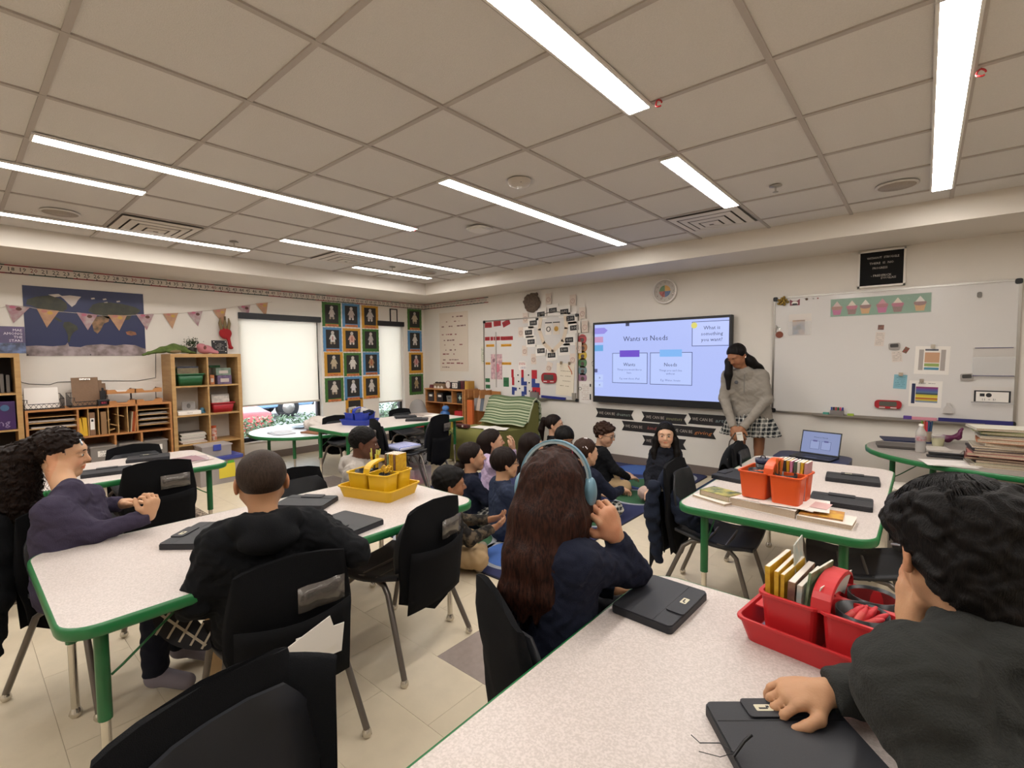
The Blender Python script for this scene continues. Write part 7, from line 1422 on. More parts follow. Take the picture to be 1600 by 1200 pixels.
sheets_ = thing('open_papers', 'white papers lying on the lounge chair seat', 'paper stack', (xm+.16, 4.62, .462)); [MB().box(-.15, .15, -.1, .1, 0, .004, 0, T(dx, dy, .003*k+.002, rz=rz_)).build('sheet', PAPERW, sheets_) for k, (dx, dy, rz_) in enumerate(((-.1, 0, .1), (.08, .03, -.3), (.16, -.02, .5)))]
t = thing('pencil_case', 'small red patterned pencil case on the lounge chair edge', 'pencil case', (xm-.16, 4.46, .462)); MB().box(-.11, .11, -.035, .035, 0, .045).build('case', mat('case_red', '6a2a26', .6, col2='3a2a2a', scale=40), t, bevel=.01); MB().lathe([(.014, 0), (.014, .003)], 12, 0, T(.03, -.036, .024, PI/2)).build('button', PAPERW, t)
# ---------------------------------------------------------------- tablets in black folio cases
TBK = mat('folio_black', '1d1e24', .55, bump=.1, bscale=700); TZ = .6505
def tablet(label, cx, cy, xdir, sticker=True, clasp=True, z=TZ):
    t = thing('tablet_case', label, 'tablet', (cx, cy, z), R(xdir), 'black tablet cases on the tables')
    MB().prism(rrect(.262, .184, .012, 4), 0, .019).build('case_body', TBK, t, bevel=.003)
    MB().prism(rrect(.258, .180, .012, 4), .0192, .0235).build('cover', TBK, t, bevel=.0015)
    MB().box(-.125, .125, .036, .038, .0235, .0242).build('crease', BLACK, t)
    if clasp: c = MB().prism(rrect(.115, .052, .008, 3, 0, .068), .0236, .0275).build('clasp', TBK, t, bevel=.001)
    if sticker:
        s = MB().prism(rrect(.034, .018, .002, 2, -.02, .066), .0276, .0283).build('name_sticker', plain('c9c2a8', .4), t); MB().box(-.03, -.012, .062, .066, .0284, .0287).box(-.014, -.008, .066, .071, .0284, .0287).build('sticker_print', INK, s)
    MB().box(-.04, .04, -.0935, -.0915, .006, .013).build('port_slots', plain('0c0c0e', .3), t)
    return t
tablet('black tablet case with sticker under the headphone girl’s elbow', -.583, 1.36, -92)
u = V3(math.cos(R(40)), math.sin(R(40)), 0); v = V3(math.cos(R(-50)), math.sin(R(-50)), 0); c = V3(-.332, 1.001, 0)+u*.131+v*.092
tablet('black tablet case with white sticker under the right boy’s hand', c[0], c[1], 40)
MB().tube([(0, 0, .01), (-.03, .01, .006), (-.06, -.01, .003), (-.08, .0, .002)], .0012, 4).tube([(0, 0, .01), (-.02, -.02, .004), (-.055, -.03, .002)], .001, 4).tube([(0, -.012, .01), (.012, .012, .03), (.02, .03, .035)], .003, 5).build('frayed_thread', BLACK, tag(thing('thread_tassel', 'frayed black thread at near corner of the nearest tablet case', 'thread', (c[0]-.131*.76+.03, c[1]-.131*.64-.03, .665)), None, None))
tablet('black tablet case with sticker left of the buzz-cut boy', -2.30, .665, 131)
tablet('black tablet case beyond the buzz-cut boy’s head', -2.40, 1.17, 35, False)
tablet('black tablet case partly under the buzz-cut boy’s right arm', -1.95, 1.14, 190, False)
tablet('black tablet case with white sticker, farther of two on the middle table', -.305, 3.445, 5)
tablet('plain black tablet case, nearer of two on the middle right table', -.30, 2.885, 3, False)
tablet('black tablet case hanging at the left edge of the middle right table', -.86, 3.11, 80, False)
tablet('black tablet case, nearer one on the poster-side table', -4.62, 3.64, 48, False); tablet('black tablet case, farther one on the poster-side table', -4.95, 3.72, 60, False)
tablet('black tablet case with sticker on the far left table', -4.45, .96, 75); tablet('black tablet case half hidden by a chair on the far left table', -4.12, .66, 80, False)
# ---------------------------------------------------------------- caddies
def open_tub(name, w, d, h, m, parent, x=0, y=0, z=0, r=.02, taper=.86, rim=.006, wall=.003):
    q = MB(); R_ = lambda k, e=0: [(x+a*k, y+b*k) for a, b in rrect(w+e, d+e, r, 4)]
    seq = [(taper, 0, 0), (1, 0, h), (1, 2*rim, h), (1, 2*rim, h+.008), (1, -2*wall, h+.008), (taper, -2*wall, wall)]
    rings = [[(a, b, z+zz) for a, b in R_(k, e)] for k, e, zz in seq]; q.rings(rings, smooth=False, cap=True); return q.build(name, m, parent, bevel=.0015)
def cup(t, x, y, z, r, h, m=None, name='cup'):
    return MB().lathe([(r*.85, z), (r, z+h), (r*.94, z+h), (r*.8, z+.004)], 24, 0, T(x, y), cap=False).lathe([(r*.82, z+.003), (.001, z+.003)], 24, 0, T(x, y), cap=False).build(name, m or mat('black_cup', '15151a', .35), t)
def caddy(label, cx, cy, rz, col, traylab, z=.65, tray=True, ty=.0):
    m = plain(col, .38); g = 'coloured table caddies'
    z0 = z
    if tray:
        tr_ = thing('supply_tray', traylab, 'tray', (cx, cy+ty, z), rz, 'trays under the caddies'); q = MB(); o = open_tub('tray', .36, .26, .055, m, tr_, r=.025, taper=.90, rim=.005)
        MB().box(-.17, -.10, -.03, .05, .056, .060).build('tray_grip', m, tr_)
        z0 = z+.005
    t = thing('supply_caddy', label, 'caddy', (cx+(.005 if tray else 0), cy, z0), rz, g); h = .125
    a = open_tub('left_bin', .130, .215, h, m, t, -.072, 0); b = open_tub('front_bin', .135, .103, h, m, t, .070, -.056); c = open_tub('rear_bin', .135, .103, h, m, t, .070, .056)
    rr = []
    for k in range(13):
        a_ = PI*k/12; yy = -.105*math.cos(a_); zz = h+.004+.058*math.sin(a_)**.7; rr.append([(x_, yy, zz+s_) for x_, s_ in ((-.022, -.004), (.022, -.004), (.020, .006), (-.020, .006))])
    q = MB(); q.rings(rr, smooth=False); q.build('handle', m, t, bevel=.002)
    return t
def upright_item(t, label, name, cat, w, d, h, x, y, z, m, rz=0, ry=0, rx=0, group=None, pages=True):
    """something standing in a caddy bin; a thing of its own"""
    M = t.matrix_basis @ Matrix.Translation((x, y, z)); p = M.translation
    o = thing(name, label, cat, tuple(p), 0, group); o.rotation_euler = (rx, ry, t.rotation_euler[2]+rz)
    MB().box(-w/2, w/2, -d/2, d/2, 0, h).build('cover', m, o)
    if pages and w > .004: MB().box(-w/2+.001, w/2-.001, -d/2+.002, d/2+.0008, .001, h+.0006).build('pages', PAPER, o)
    return o
def pencils(t, cup_xy, z, cols_, n, r0=.02, kind='pencil', label='yellow pencils in the cup', L=.15, tip=None, th=.0036, seed=1):
    rn = random.Random(seed)
    for k in range(n):
        a = 2*PI*k/n+rn.random(); M = t.matrix_basis; b = M @ Vector((cup_xy[0]+r0*.4*math.cos(a), cup_xy[1]+r0*.4*math.sin(a), z+.004)); e = M @ Vector((cup_xy[0]+r0*1.5*math.cos(a), cup_xy[1]+r0*1.5*math.sin(a), z+L*(.9+.15*rn.random())))
        o = thing(kind, label, kind, tuple(b), 0, label); d_ = e-b; MB().tube([(0, 0, 0), tuple(d_*.86)], th, 6).build('shaft', plain(cols_[k % len(cols_)], .5), o); MB().tube([tuple(d_*.86), tuple(d_)], th*1.05, 6).build('end', plain(tip or 'b5a08a', .5), o)
YS = mat('workbook_yellow', 'c9a024', .5, col2='b98a1c', scale=60); PT = mat('print_brown', '5f3c34', .5, col2='8a6a50', scale=30); PG = mat('print_green', '3c5a30', .5, col2='9aa88a', scale=25); PS = mat('print_pale', '9aa8a4', .5, col2='c4b8a8', scale=30)
rc_ = Matrix.Rotation(R(-7), 4, 'Z')
cR = caddy('bright red three-bin caddy of workbooks and crayons on nearest table', -.165, 1.435, R(-7), 'c0262a', 'bright red tray under the red caddy', ty=.0)
for k, (x, m, h, d, w, lb, rz) in enumerate(((-.118, YS, .19, .16, .012, 'first yellow-spined workbook from the left in the red caddy', 0), (-.101, YS, .185, .17, .010, 'second yellow-spined workbook in the red caddy', .03), (-.089, YS, .18, .16, .009, 'third yellow-spined workbook in the red caddy', 0), (-.073, PT, .17, .17, .016, 'brown lettered workbook in the red caddy', .02), (-.056, PS, .165, .16, .011, 'pale blue-green spined booklet in the red caddy', 0), (-.043, PG, .20, .13, .006, 'green-covered book leaning in the red caddy', -.12), (-.082, PS, .235, .10, .003, 'pale card with a hole rising behind the yellow workbooks', .1))):
    upright_item(cR, lb, 'workbook', 'book', w, d, h, x, -.01 if k < 6 else .04, .005, m, rz, ry=(-.04, -.02, 0, .03, .04, .10, -.05)[k], group='workbooks in the red caddy')
upright_item(cR, 'white sheet standing slanted behind the red handle', 'worksheet', 'paper', .002, .17, .18, -.030, .0, .006, PAPER, -.15, .22, pages=False)
cp = cup(cR, .072, -.05, .03, .054, .108); cp2 = cup(cR, .072, .058, .03, .054, .111); MB().lathe([(.0505, .134), (.050, .06), (.0495, .059)], 24, 0, T(.072, .055), cap=False).build('red_lining', plain('7d1f20', .5), cp2)
rn = random.Random(5)
for k in range(8):
    a = rn.uniform(-.6, .6); M = cR.matrix_basis; p = M @ Vector((.045+.010*k*.7, -.06+.02*(k % 3)*.6, .118+.003*(k % 2))); o = thing('crayon', 'thick red crayon in the black cup of the red caddy', 'crayon', tuple(p), 0, 'red crayons in the black cup'); d_ = V3(.030*math.cos(.5+a), .030*math.sin(.5+a), .022)
    MB().tube([tuple(-d_*.8), tuple(d_*.5)], .0078, 10).build('barrel', plain('c22c34' if k % 3 else 'd0504c', .5), o); MB().tube([tuple(d_*.5), tuple(d_*.75), tuple(d_*.95)], [.0078, .0055, .003], 10).build('tip', plain('c22c34', .5), o)
for k, (x, y) in enumerate(((.112, -.005), (.10, .015))): M = cR.matrix_basis; p = M @ Vector((x, y, .10)); o = thing('orange_scrubber', 'small orange knobbly eraser in the red caddy, %s' % ('right' if k == 0 else 'left'), 'eraser', tuple(p)); MB().sphere((0, 0, 0), (.014, .011, .012), 10).build('body', mat('orange_foam', 'c4602a', .8, col2='a34a1c', scale=200), o)
for lb, dx, dy, rz, c in (('blue booklet under the right end of the red caddy', .10, -.0, .1, '35508c'), ('blue booklet under the left end of the red caddy', -.10, .01, -.05, '3c68a8')):
    M = cR.matrix_basis; p = M @ Vector((dx, dy, 0)); o = thing('blue_booklet', lb, 'booklet', (p[0], p[1], .6565), R(-7)+rz); MB().box(-.055, .055, -.10, .10, 0, .0035).build('cover', mat('booklet_'+c, c, .4, col2='a8b4c4', scale=40, fac=(.3, .75)), o)
cY = caddy('yellow three-bin caddy of pencils and scissors on the left table', -2.27, 1.52, R(15), 'd6a918', 'yellow tray under the yellow caddy')
for k, (x, m, lb) in enumerate(((.03, PT, 'brown-printed booklet'), (.045, PG, 'green-printed booklet'), (.06, YS, 'yellow-spined workbook, first'), (.075, YS, 'yellow-spined workbook, second'), (.09, PT, 'orange-brown booklet'), (.105, YS, 'yellow-spined workbook, third'))): upright_item(cY, lb+' standing in the yellow caddy', 'workbook', 'book', .011, .08, .215, x, .055, .005, m, 0, 0, group='workbooks in the yellow caddy')
upright_item(cY, 'grey cardboard sheet standing in the middle of the yellow caddy', 'cardboard_sheet', 'card', .12, .003, .205, .03, .012, .004, mat('greyboard', '9a8d80', .8), 0, 0, -.12, pages=False)
cup(cY, -.072, .05, .03, .047, .105); cup(cY, -.060, -.055, .03, .048, .108); cup(cY, .085, -.04, .03, .042, .10)
pencils(cY, (-.072, .05), .03, ('d6b12a', 'd0a820'), 8, .022, 'pencil', 'yellow pencils in the left cup of the yellow caddy', .20, 'c9c45a')
for k in range(5):
    M = cY.matrix_basis; p = M @ Vector((.068+.009*k, -.045+.006*(k % 2), .135+.006*(k % 3))); o = thing('scissors', 'yellow-handled scissors in the right cup of the yellow caddy', 'scissors', tuple(p), .4*k, 'yellow scissors in the cup')
    for s_ in (-1, 1): MB().tube([(s_*.012+.010*math.cos(a*PI/5), 0, .012+.014*math.sin(a*PI/5)) for a in range(11)], .0032, 6).build('handle_loop', plain('d6a92a', .4), o)
    MB().box(-.004, .004, -.001, .001, -.09, 0).build('blades', CHROME, o)
for lb, dz, rz, c in (('grey cardboard folder lying under the yellow tray', 0, .2, '8f857c'),):
    pass
cB = caddy('blue three-bin caddy of workbooks on the poster-side table', -4.88, 3.03, R(18), '22379c', 'blue tray under the blue caddy')
for k in range(7): upright_item(cB, ('yellow', 'dark', 'tan', 'ochre', 'brown', 'mustard', 'pale')[k]+' booklet leaning in the blue caddy', 'workbook', 'book', .010, .13, .16+.012*(k % 3), -.125+.014*k, 0, .006, (YS, PT, PS, YS, PT, YS, PS)[k], .05*k, .06*(k-3)*.6, group='workbooks in the blue caddy')
upright_item(cB, 'folded white paper sticking out of the blue caddy', 'folded_paper', 'paper', .08, .003, .17, .02, 0, .02, PAPERW, .3, .25, pages=False)
M = cB.matrix_basis; p = M @ Vector((.08, .03, .125)); o = thing('navy_cloth', 'crumpled dark navy cloth stuffed in the blue caddy', 'cloth', tuple(p)); F = Field(); F.ell((0, 0, 0), (.06, .05, .03)).ell((.04, .02, .01), (.04, .03, .025)); F.fold(.008, 90, 2); vs, fs = field_mesh(F, .007); mesh_np('cloth_body', vs, fs, NAVY, o)
# middle-right table: papers, books, orange caddy
def flat_book(label, cx, cy, w, d, h, rz, m, z=TZ, cat='book', name='book', spine=None, group=None):
    t = thing(name, label, cat, (cx, cy, z), rz, group); MB().box(-w/2, w/2, -d/2, d/2, 0, .002).box(-w/2, w/2, -d/2, d/2, h-.002, h).box(-w/2, -w/2+.003, -d/2, d/2, 0, h).build('cover', m, t); MB().box(-w/2+.003, w/2-.003, -d/2+.003, d/2-.003, .002, h-.002).build('pages', mat('page_edges', 'bfae98', .8, col2='a8957e', scale=300), t); return t
flat_book('thick white book lying under the orange caddy', -.56, 2.60, .30, .22, .040, R(-8), PAPERW)
t = thing('loose_papers', 'loose worksheets between the orange caddy and the thick book', 'paper stack', (-.53, 2.61, .6925), R(-5))
for k, (dx, dy, rz_) in enumerate(((-.02, 0, .12), (.05, .01, -.1), (.08, -.01, .2), (.03, .02, -.25))): MB().box(-.14, .14, -.105, .105, 0, .0015, 0, T(dx, dy, .0018*k, rz=rz_)).build('worksheet', PAPERW, t)
MB().box(.10, .17, -.06, .05, 0, .0006, 0, T(.05, .01, .0073)).build('pink_print', plain('d6b0ac', .6), t)
flat_book('pale paperback lying at right of the orange caddy, lower', -.315, 2.535, .21, .145, .024, R(-2), PAPER); flat_book('yellow-orange picture book on top of the pale paperback', -.335, 2.55, .165, .13, .008, R(3), mat('cover_yellow', 'd0a23a', .4, col2='b5703a', scale=24), z=TZ+.0245)
flat_book('thin cream book at left end of middle table, bottom', -.80, 2.56, .20, .13, .014, R(-22), PAPER); flat_book('thick paperback with green face cover at left end of middle table', -.785, 2.585, .17, .12, .028, R(-18), mat('cover_greenface', 'b5ab5c', .4, col2='37503c', scale=26), z=TZ+.0145)
flat_book('dark booklet with orange spine beside the green paperback', -.70, 2.68, .13, .10, .010, R(20), mat('cover_dark', '2a2a2c', .5, col2='b5672c', scale=20))
cO = caddy('orange three-bin caddy of markers on the middle right table', -.54, 2.62, R(-6), 'd6521c', '', z=.700, tray=False)
cup(cO, .06, -.045, .03, .047, .105); cup(cO, -.072, -.02, .025, .048, .105); cup(cO, -.08, .06, .055, .034, .09)
for k, (x, c, lb) in enumerate(((.012, 'b0a8a0', 'grey'), (.027, 'c9a024', 'yellow'), (.040, '3a3a38', 'black'), (.052, 'c9a024', 'gold'), (.065, 'c47a9a', 'pink'), (.080, '4a5a48', 'dark green'), (.092, 'd0c8b8', 'white'), (.104, 'c9a024', 'ochre'), (.118, 'b5888a', 'dusty rose'))): upright_item(cO, '%s-spined booklet standing in the orange caddy' % lb, 'workbook', 'book', .011, .085, .18, x, .05, .006, plain(c, .5), 0, .03*(k-4)*.5, group='workbooks in the orange caddy')
pencils(cO, (.022, -.04), .03, ('c8642c', '6a3a2c', 'd07a3c'), 4, .012, 'marker', 'orange marker leaning in the orange caddy', .17, 'c8642c', .0055, 3)
for k in range(5): M = cO.matrix_basis; p = M @ Vector((-.10+.013*k, -.02+.01*(k % 2), .112)); o = thing('marker', 'short orange marker lying in the left cup of the orange caddy', 'marker', tuple(p), .5*k, 'orange markers in the left cup'); MB().tube([(-.02, 0, 0), (.02, 0, .006)], .0065, 8).build('barrel', plain('c4521c', .5), o)
M = cO.matrix_basis; p = M @ Vector((-.08, .06, .150)); o = thing('dark_tape_roll', 'small dark blue round pot with loop in the orange caddy', 'pot', tuple(p)); MB().lathe([(.035, 0), (.037, .02), (.033, .022)], 20).build('pot', plain('1d2440', .3), o); MB().tube([(-.012, 0, .02), (-.008, 0, .034), (.008, 0, .034), (.012, 0, .02)], .003, 6).build('loop', BLACK, o)
# papers on other tables
sheets('magazines and papers at the far right end of the poster-side table', 0, 0, 1) if False else None
def pile(label, x, y, z, n, w=.28, d=.2, cols_=('d8d0c8',), rz=0, sp=.03, th_=.002, seed=1, cat='paper stack', name='paper_pile'):
    rn = random.Random(seed); t = thing(name, label, cat, (x, y, z), rz)
    for k in range(n): MB().box(-w/2, w/2, -d/2, d/2, 0, th_, 0, T(rn.uniform(-sp, sp), rn.uniform(-sp, sp), k*th_*1.03, rz=rn.uniform(-.3, .3))).build('sheet', plain(cols_[k % len(cols_)], .6), t)
    return t
pile('loose white worksheets at the far end of the poster-side table', -4.75, 4.05, TZ, 5, seed=3); pile('grey folder at the far corner of the poster-side table', -5.02, 4.08, TZ, 2, .3, .22, ('a89a90', '9a8d84'), seed=4)
pile('colourful magazine pages at right end of far left table', -4.17, 1.16, TZ, 5, .22, .16, ('8a6a70', 'b8a8a4', '5c5464', 'a89a9c'), seed=5)
t = thing('grocery_bag', 'crumpled white bag with red print on the low oval table', 'bag', (-5.85, 3.05, .501)); F = Field(); F.ell((0, 0, .06), (.24, .18, .09)).ell((.12, .08, .09), (.14, .12, .08)).ell((-.1, .05, .07), (.12, .14, .09)); F.fold(.012, 35, 3); F.fold(.006, 90, 1); F.half((0, 0, .003), (0, 0, -1)); vs, fs = field_mesh(F, .012); mesh_np('bag_body', vs, fs, mat('bag_white', 'c9c0b8', .5), t)
t2 = thing('brown_tray', 'flat brown tray in front of the white bag on oval table', 'tray', (-5.62, 2.88, .501), .2); MB().prism(rrect(.34, .2, .03), 0, .012).build('tray', plain('8a5a3c', .6), t2)
t2 = thing('blue_plate', 'pale blue plate on the low oval table', 'plate', (-6.2, 2.98, .501)); MB().lathe([(.06, 0), (.12, .015), (.125, .018), (.06, .006)], 24).build('plate', plain('6a8aa0', .35), t2)
pile('white sheets spread on the low oval table', -5.95, 2.62, .501, 5, .3, .22, ('d8dce4', 'ccd2dc'), seed=8)
t = thing('striped_cushion', 'blue and white striped seat cushion behind the labelled chair', 'cushion', (-4.27, 3.16, .425)); F = Field(); F.box((0, 0, .022), (.15, .15, .022), rd=.02); vs, fs = field_mesh(F, .01); mm = mat('stripe_blue', '4a5fb0', .9, kind='noise'); nt = mm.node_tree; w_ = nt.nodes.new('ShaderNodeTexWave'); w_.inputs['Scale'].default_value = 18; cr_ = nt.nodes.new('ShaderNodeValToRGB'); cr_.color_ramp.interpolation = 'CONSTANT'; cr_.color_ramp.elements[0].color = lin('4a5fb0'); cr_.color_ramp.elements[1].position = .5; cr_.color_ramp.elements[1].color = lin('d0cfdc'); tc_ = nt.nodes.new('ShaderNodeTexCoord'); nt.links.new(tc_.outputs['Object'], w_.inputs[0]); nt.links.new(w_.outputs['Fac'], cr_.inputs[0]); nt.links.new(cr_.outputs[0], nt.nodes['Principled BSDF'].inputs['Base Color']); mesh_np('cushion_body', vs, fs, mm, t)
t = thing('pink_crate', 'pink and white striped box on the floor under the chairs', 'box', (*onz(640, 752), 0), .2); MB().box(-.2, .2, -.15, .15, 0, .18).build('box', mat('pink_stripe', 'c99aa4', .6, col2='d8d0d0', scale=7), t, bevel=.01)
t = thing('printed_bag', 'black tote bag with white wavy print under the poster-side table', 'bag', (-5.05, 3.95, 0), .9); MB().box(-.16, .16, -.07, .07, 0, .34).build('bag_body', mat('zebra_print', '1a1b20', .7, col2='a8a8ac', scale=22, fac=(.56, .6)), t, bevel=.02)
# ---------------------------------------------------------------- laptop on the blue stool
sx_, sy_ = -.78, 5.24
t = thing('blue_stool', 'navy cushioned low stool with wooden base by the front wall', 'stool', (sx_, sy_, 0)); MB().prism(rrect(.58, .46, .10, 6), .02, .36).build('wood_base', WOODL, t, bevel=.004); MB().prism(rrect(.60, .48, .11, 6), .362, .435).build('cushion', mat('navy_vinyl', '1f2c58', .45), t, bevel=.02, seg=3)
t = thing('laptop', 'open dark laptop mirroring the slide on the blue stool', 'laptop', (sx_+.02, sy_-.04, .437), R(-12)); MB().prism(rrect(.34, .235, .012), 0, .014).build('base', BLACK, t, bevel=.002); MB().box(-.145, .145, -.02, .09, .014, .0155).build('keyboard', plain('26262a', .5), t); MB().box(-.05, .05, -.10, -.04, .014, .0148).build('touchpad', plain('1c1c20', .3), t)
lid = MB().box(-.168, .168, 0, .006, 0, .225).build('lid', BLACK, t, bevel=.002); lid.location = (0, .115, .014); lid.rotation_euler = (-.30, 0, 0); sc2 = MB().box(-.158, .158, -.0012, 0, .012, .213).build('screen', E_('7f8cb8', .7), lid)
for n_, b_ in (('note_outline', (-.085, -.005, .05, .13)), ('note_outline', (.01, .09, .05, .13))): MB().box(b_[0], b_[1], -.0020, -.0012, b_[2], b_[3]).build(n_, E_('4a5588', .6), sc2); MB().box(b_[0]+.003, b_[1]-.003, -.0026, -.0020, b_[2]+.003, b_[3]-.003).build('note_face', E_('8f9cc8', .7), sc2); MB().box((b_[0]+b_[1])/2-.018, (b_[0]+b_[1])/2+.018, -.0032, -.0026, .122, .136).build('tape', E_('4a4a90', .6), sc2)
q = MB(); put_text(q, 'Wants vs Needs', .018, 0, T(.0, -.0025, .165)); q.build('slide_text', E_('2c3050', .5), sc2)
t = thing('charger_cable', 'white charger cable curling from laptop over the table edge', 'cable', (sx_-.1, sy_-.2, .44)); MB().tube([(0, 0, .01), (-.08, -.04, .012), (-.14, -.12, .01), (-.16, -.2, .0)], .004, 6).build('cable', PAPERW, t)
# ---------------------------------------------------------------- kidney table load
rn = random.Random(11); zz = TZ; bx_, by_ = .40, 4.48
spec = [('c4bcae', .016, 'pale'), ('c9c4a8', .010, 'cream'), ('2c2a2c', .020, 'black'), ('6f3c34', .014, 'brown'), ('3a3a3c', .012, 'dark grey'), ('b5746a', .020, 'salmon'), ('5c4a48', .014, 'umber'), ('3c3a40', .016, 'charcoal'), ('c9c0b0', .018, 'white-edged'), ('d0c9b8', .020, 'ivory'), ('b5683c', .026, 'orange-brown'), ('c8c2b4', .016, 'off-white'), ('7f8a9a', .012, 'blue-grey'), ('7d8a4c', .014, 'olive green'), ('a8b08a', .010, 'sage'), ('cfcabc', .014, 'top white')]
for k, (c_, h_, nm) in enumerate(spec):
    dx, dy = rn.uniform(-.025, .025)+(.03 if 8 < k else 0), rn.uniform(-.02, .02)+(.0); w_ = .30+rn.uniform(-.03, .03); flat_book('%s book in the tall stack, %s from the bottom' % (nm, ('first', 'second', 'third', 'fourth', 'fifth', 'sixth', 'seventh', 'eighth', 'ninth', 'tenth', 'eleventh', 'twelfth', 'thirteenth', 'fourteenth', 'fifteenth', 'sixteenth')[k]), bx_+dx, by_+dy, w_, .23, h_, rn.uniform(-.15, .15)+.1, plain(c_, .5), zz, group='tall book stack on the kidney table'); zz += h_+.0006
x, y = -.005, 4.77; t = thing('water_bottle', 'clear plastic water bottle with red label on the kidney table', 'bottle', (x, y, TZ)); PLA = mat('clear_pet', 'cfc9c4', .08, alpha=.45, spec=.8)
MB().lathe([(.028, 0), (.033, .006), (.031, .02), (.033, .03), (.031, .045), (.033, .06), (.031, .075), (.033, .085), (.033, .14), (.030, .16), (.014, .19), (.013, .2)], 20).build('bottle_body', PLA, t); MB().lathe([(.0335, .09), (.0335, .125)], 20, cap=False).build('label', mat('bottle_label', 'b8aeb0', .4, col2='9a2a34', scale=30), t); MB().lathe([(.015, .2), (.015, .215)], 14).build('cap', PAPERW, t)
x, y = .03, 5.30; t = thing('pen_cup', 'cup of upright coloured pens behind the water bottle', 'pen cup', (x, y, TZ)); MB().lathe([(.03, 0), (.035, .10), (.033, .10), (.028, .004)], 18, cap=False).build('cup', plain('8a7a68', .4), t)
for k, c_ in enumerate(('5a8a2c', 'c9662c', 'b03030', 'c83a50', '2c4a70', '23345c', '30506a')): MB().tube([(-.02+.007*k, .005*(k % 2), .01), (-.032+.011*k, .006*(k % 3), .185-.008*(k % 2))], .0055, 6).build('pen', plain(c_, .4), t)
x, y = .10, 5.15; t = thing('custard_cup', 'clear cup half full of pale yellow cream on kidney table', 'cup', (x, y, TZ)); MB().lathe([(.034, 0), (.045, .09), (.046, .09)], 20, cap=False).build('cup', PLA, t); MB().lathe([(.032, .003), (.040, .062), (.001, .063)], 20).build('cream', plain('cdc98c', .5), t)
t = thing('purple_scissors', 'plum purple hair claw or scissors lying behind the cream cup', 'scissors', (.16, 5.38, TZ)); F = Field(); F.chain([(-.07, 0, .03), (0, 0, .04), (.07, .02, .06), (.09, .03, .12)], [.02, .028, .02, .012], .02); F.fold(.005, 80, 1); vs, fs = field_mesh(F, .006); mesh_np('body', vs, fs, plain('5c1c44', .4), t)
t = thing('navy_folder', 'navy folder lying at the back of the kidney table', 'folder', (-.10, 5.35, TZ), .2); MB().box(-.17, .17, -.11, .11, 0, .012).build('cover', plain('1e2648', .5), t)
t = thing('grey_laptop', 'closed dark grey laptop at the left end of kidney table', 'laptop', (-.13, 4.93, TZ), .12); MB().prism(rrect(.30, .21, .012), 0, .009).build('base', plain('33302f', .4), t); MB().prism(rrect(.30, .21, .012), .0095, .02).build('lid', plain('47423f', .4), t)
t = thing('black_stapler', 'long black stapler behind the white sheets on the kidney table', 'stapler', (.14, 4.62, TZ), .1); MB().box(-.11, .11, -.02, .02, 0, .014).box(-.1, .1, -.015, .015, .018, .036).build('body', BLACK, t, bevel=.004)
pile('loose white sheets at the front edge of the kidney table', .15, 4.38, TZ, 4, .26, .19, ('dcd6d0',), .3, .02, seed=12); pile('papers behind the water bottle on the kidney table', .05, 4.98, TZ, 5, .28, .2, ('c8c0b8', 'b8b0a8'), 0, .06, seed=13)
# office chair behind the kidney table
t = thing('office_chair', 'black mesh office chair behind the kidney table at right edge', 'office chair', (.98, 5.20, 0), R(150)); MESHB = mat('black_mesh', '17171a', .9, bump=.3, bscale=600)
F = Field(); F.box((0, 0, .46), (.24, .23, .04), rd=.035); vs, fs = field_mesh(F, .012); mesh_np('seat', vs, fs, MESHB, t)
q = MB(); rings = []
for i in range(9): s_ = i/8; z = .52+.50*s_; wd_ = .20+.03*math.sin(PI*s_); rings.append([(-wd_, -.22-.05*s_+.03, z), (0, -.25-.05*s_, z), (wd_, -.22-.05*s_+.03, z), (wd_, -.24-.05*s_+.03, z), (0, -.275-.05*s_, z), (-wd_, -.24-.05*s_+.03, z)])
q.rings(rings); q.build('backrest', MESHB, t); MB().tube([(0, 0, .08), (0, 0, .43)], .025, 12).build('gas_column', BLACK, t); MB().tube([(0, -.2, .46), (0, -.29, .5), (0, -.29, .75)], .015, 8).build('back_post', BLACK, t)
for k in range(5): a = 2*PI*k/5; MB().tube([(0, 0, .10), (.28*math.cos(a), .28*math.sin(a), .07)], [.022, .014], 8).build('base_arm', BLACK, t); MB().sphere((.28*math.cos(a), .28*math.sin(a), .028), .027, 10).build('castor', BLACK, t)
chair(.30, 4.10, 100, 'dark chair tucked under the front of the kidney table', backtop=.62, pocket=False)
t = thing('white_cloth_bag', 'upright white cloth bundle between the boy’s head and kidney table', 'cloth', (.16, 3.42, 0)); F = Field(); F.rc((0, 0, .42), (.02, 0, .62), .075, .06, .03).ell((-.03, 0, .54), (.07, .05, .10)); F.fold(.008, 45, 2); vs, fs = field_mesh(F, .009); mesh_np('cloth_body', vs, fs, mat('white_cotton', 'd6ccc0', .9), t); MB().cbox(0, 0, .2, .24, .2, .40).build('box_below', mat('cardboard', '8a7a68', .8), t)
t = thing('paper_box', 'low grey drawer unit with papers on top right of the middle table', 'storage unit', (-.02, 4.45, 0), .05); MB().box(-.15, .15, -.14, .14, 0, .42).build('drawer_unit', plain('6d665e', .5), t, bevel=.006); [MB().box(-.14, .14, -.13, .13, 0, .006, 0, T(0, 0, .421+.0065*k, rz=.05*k)).build('paper', PAPER, t) for k in range(4)]
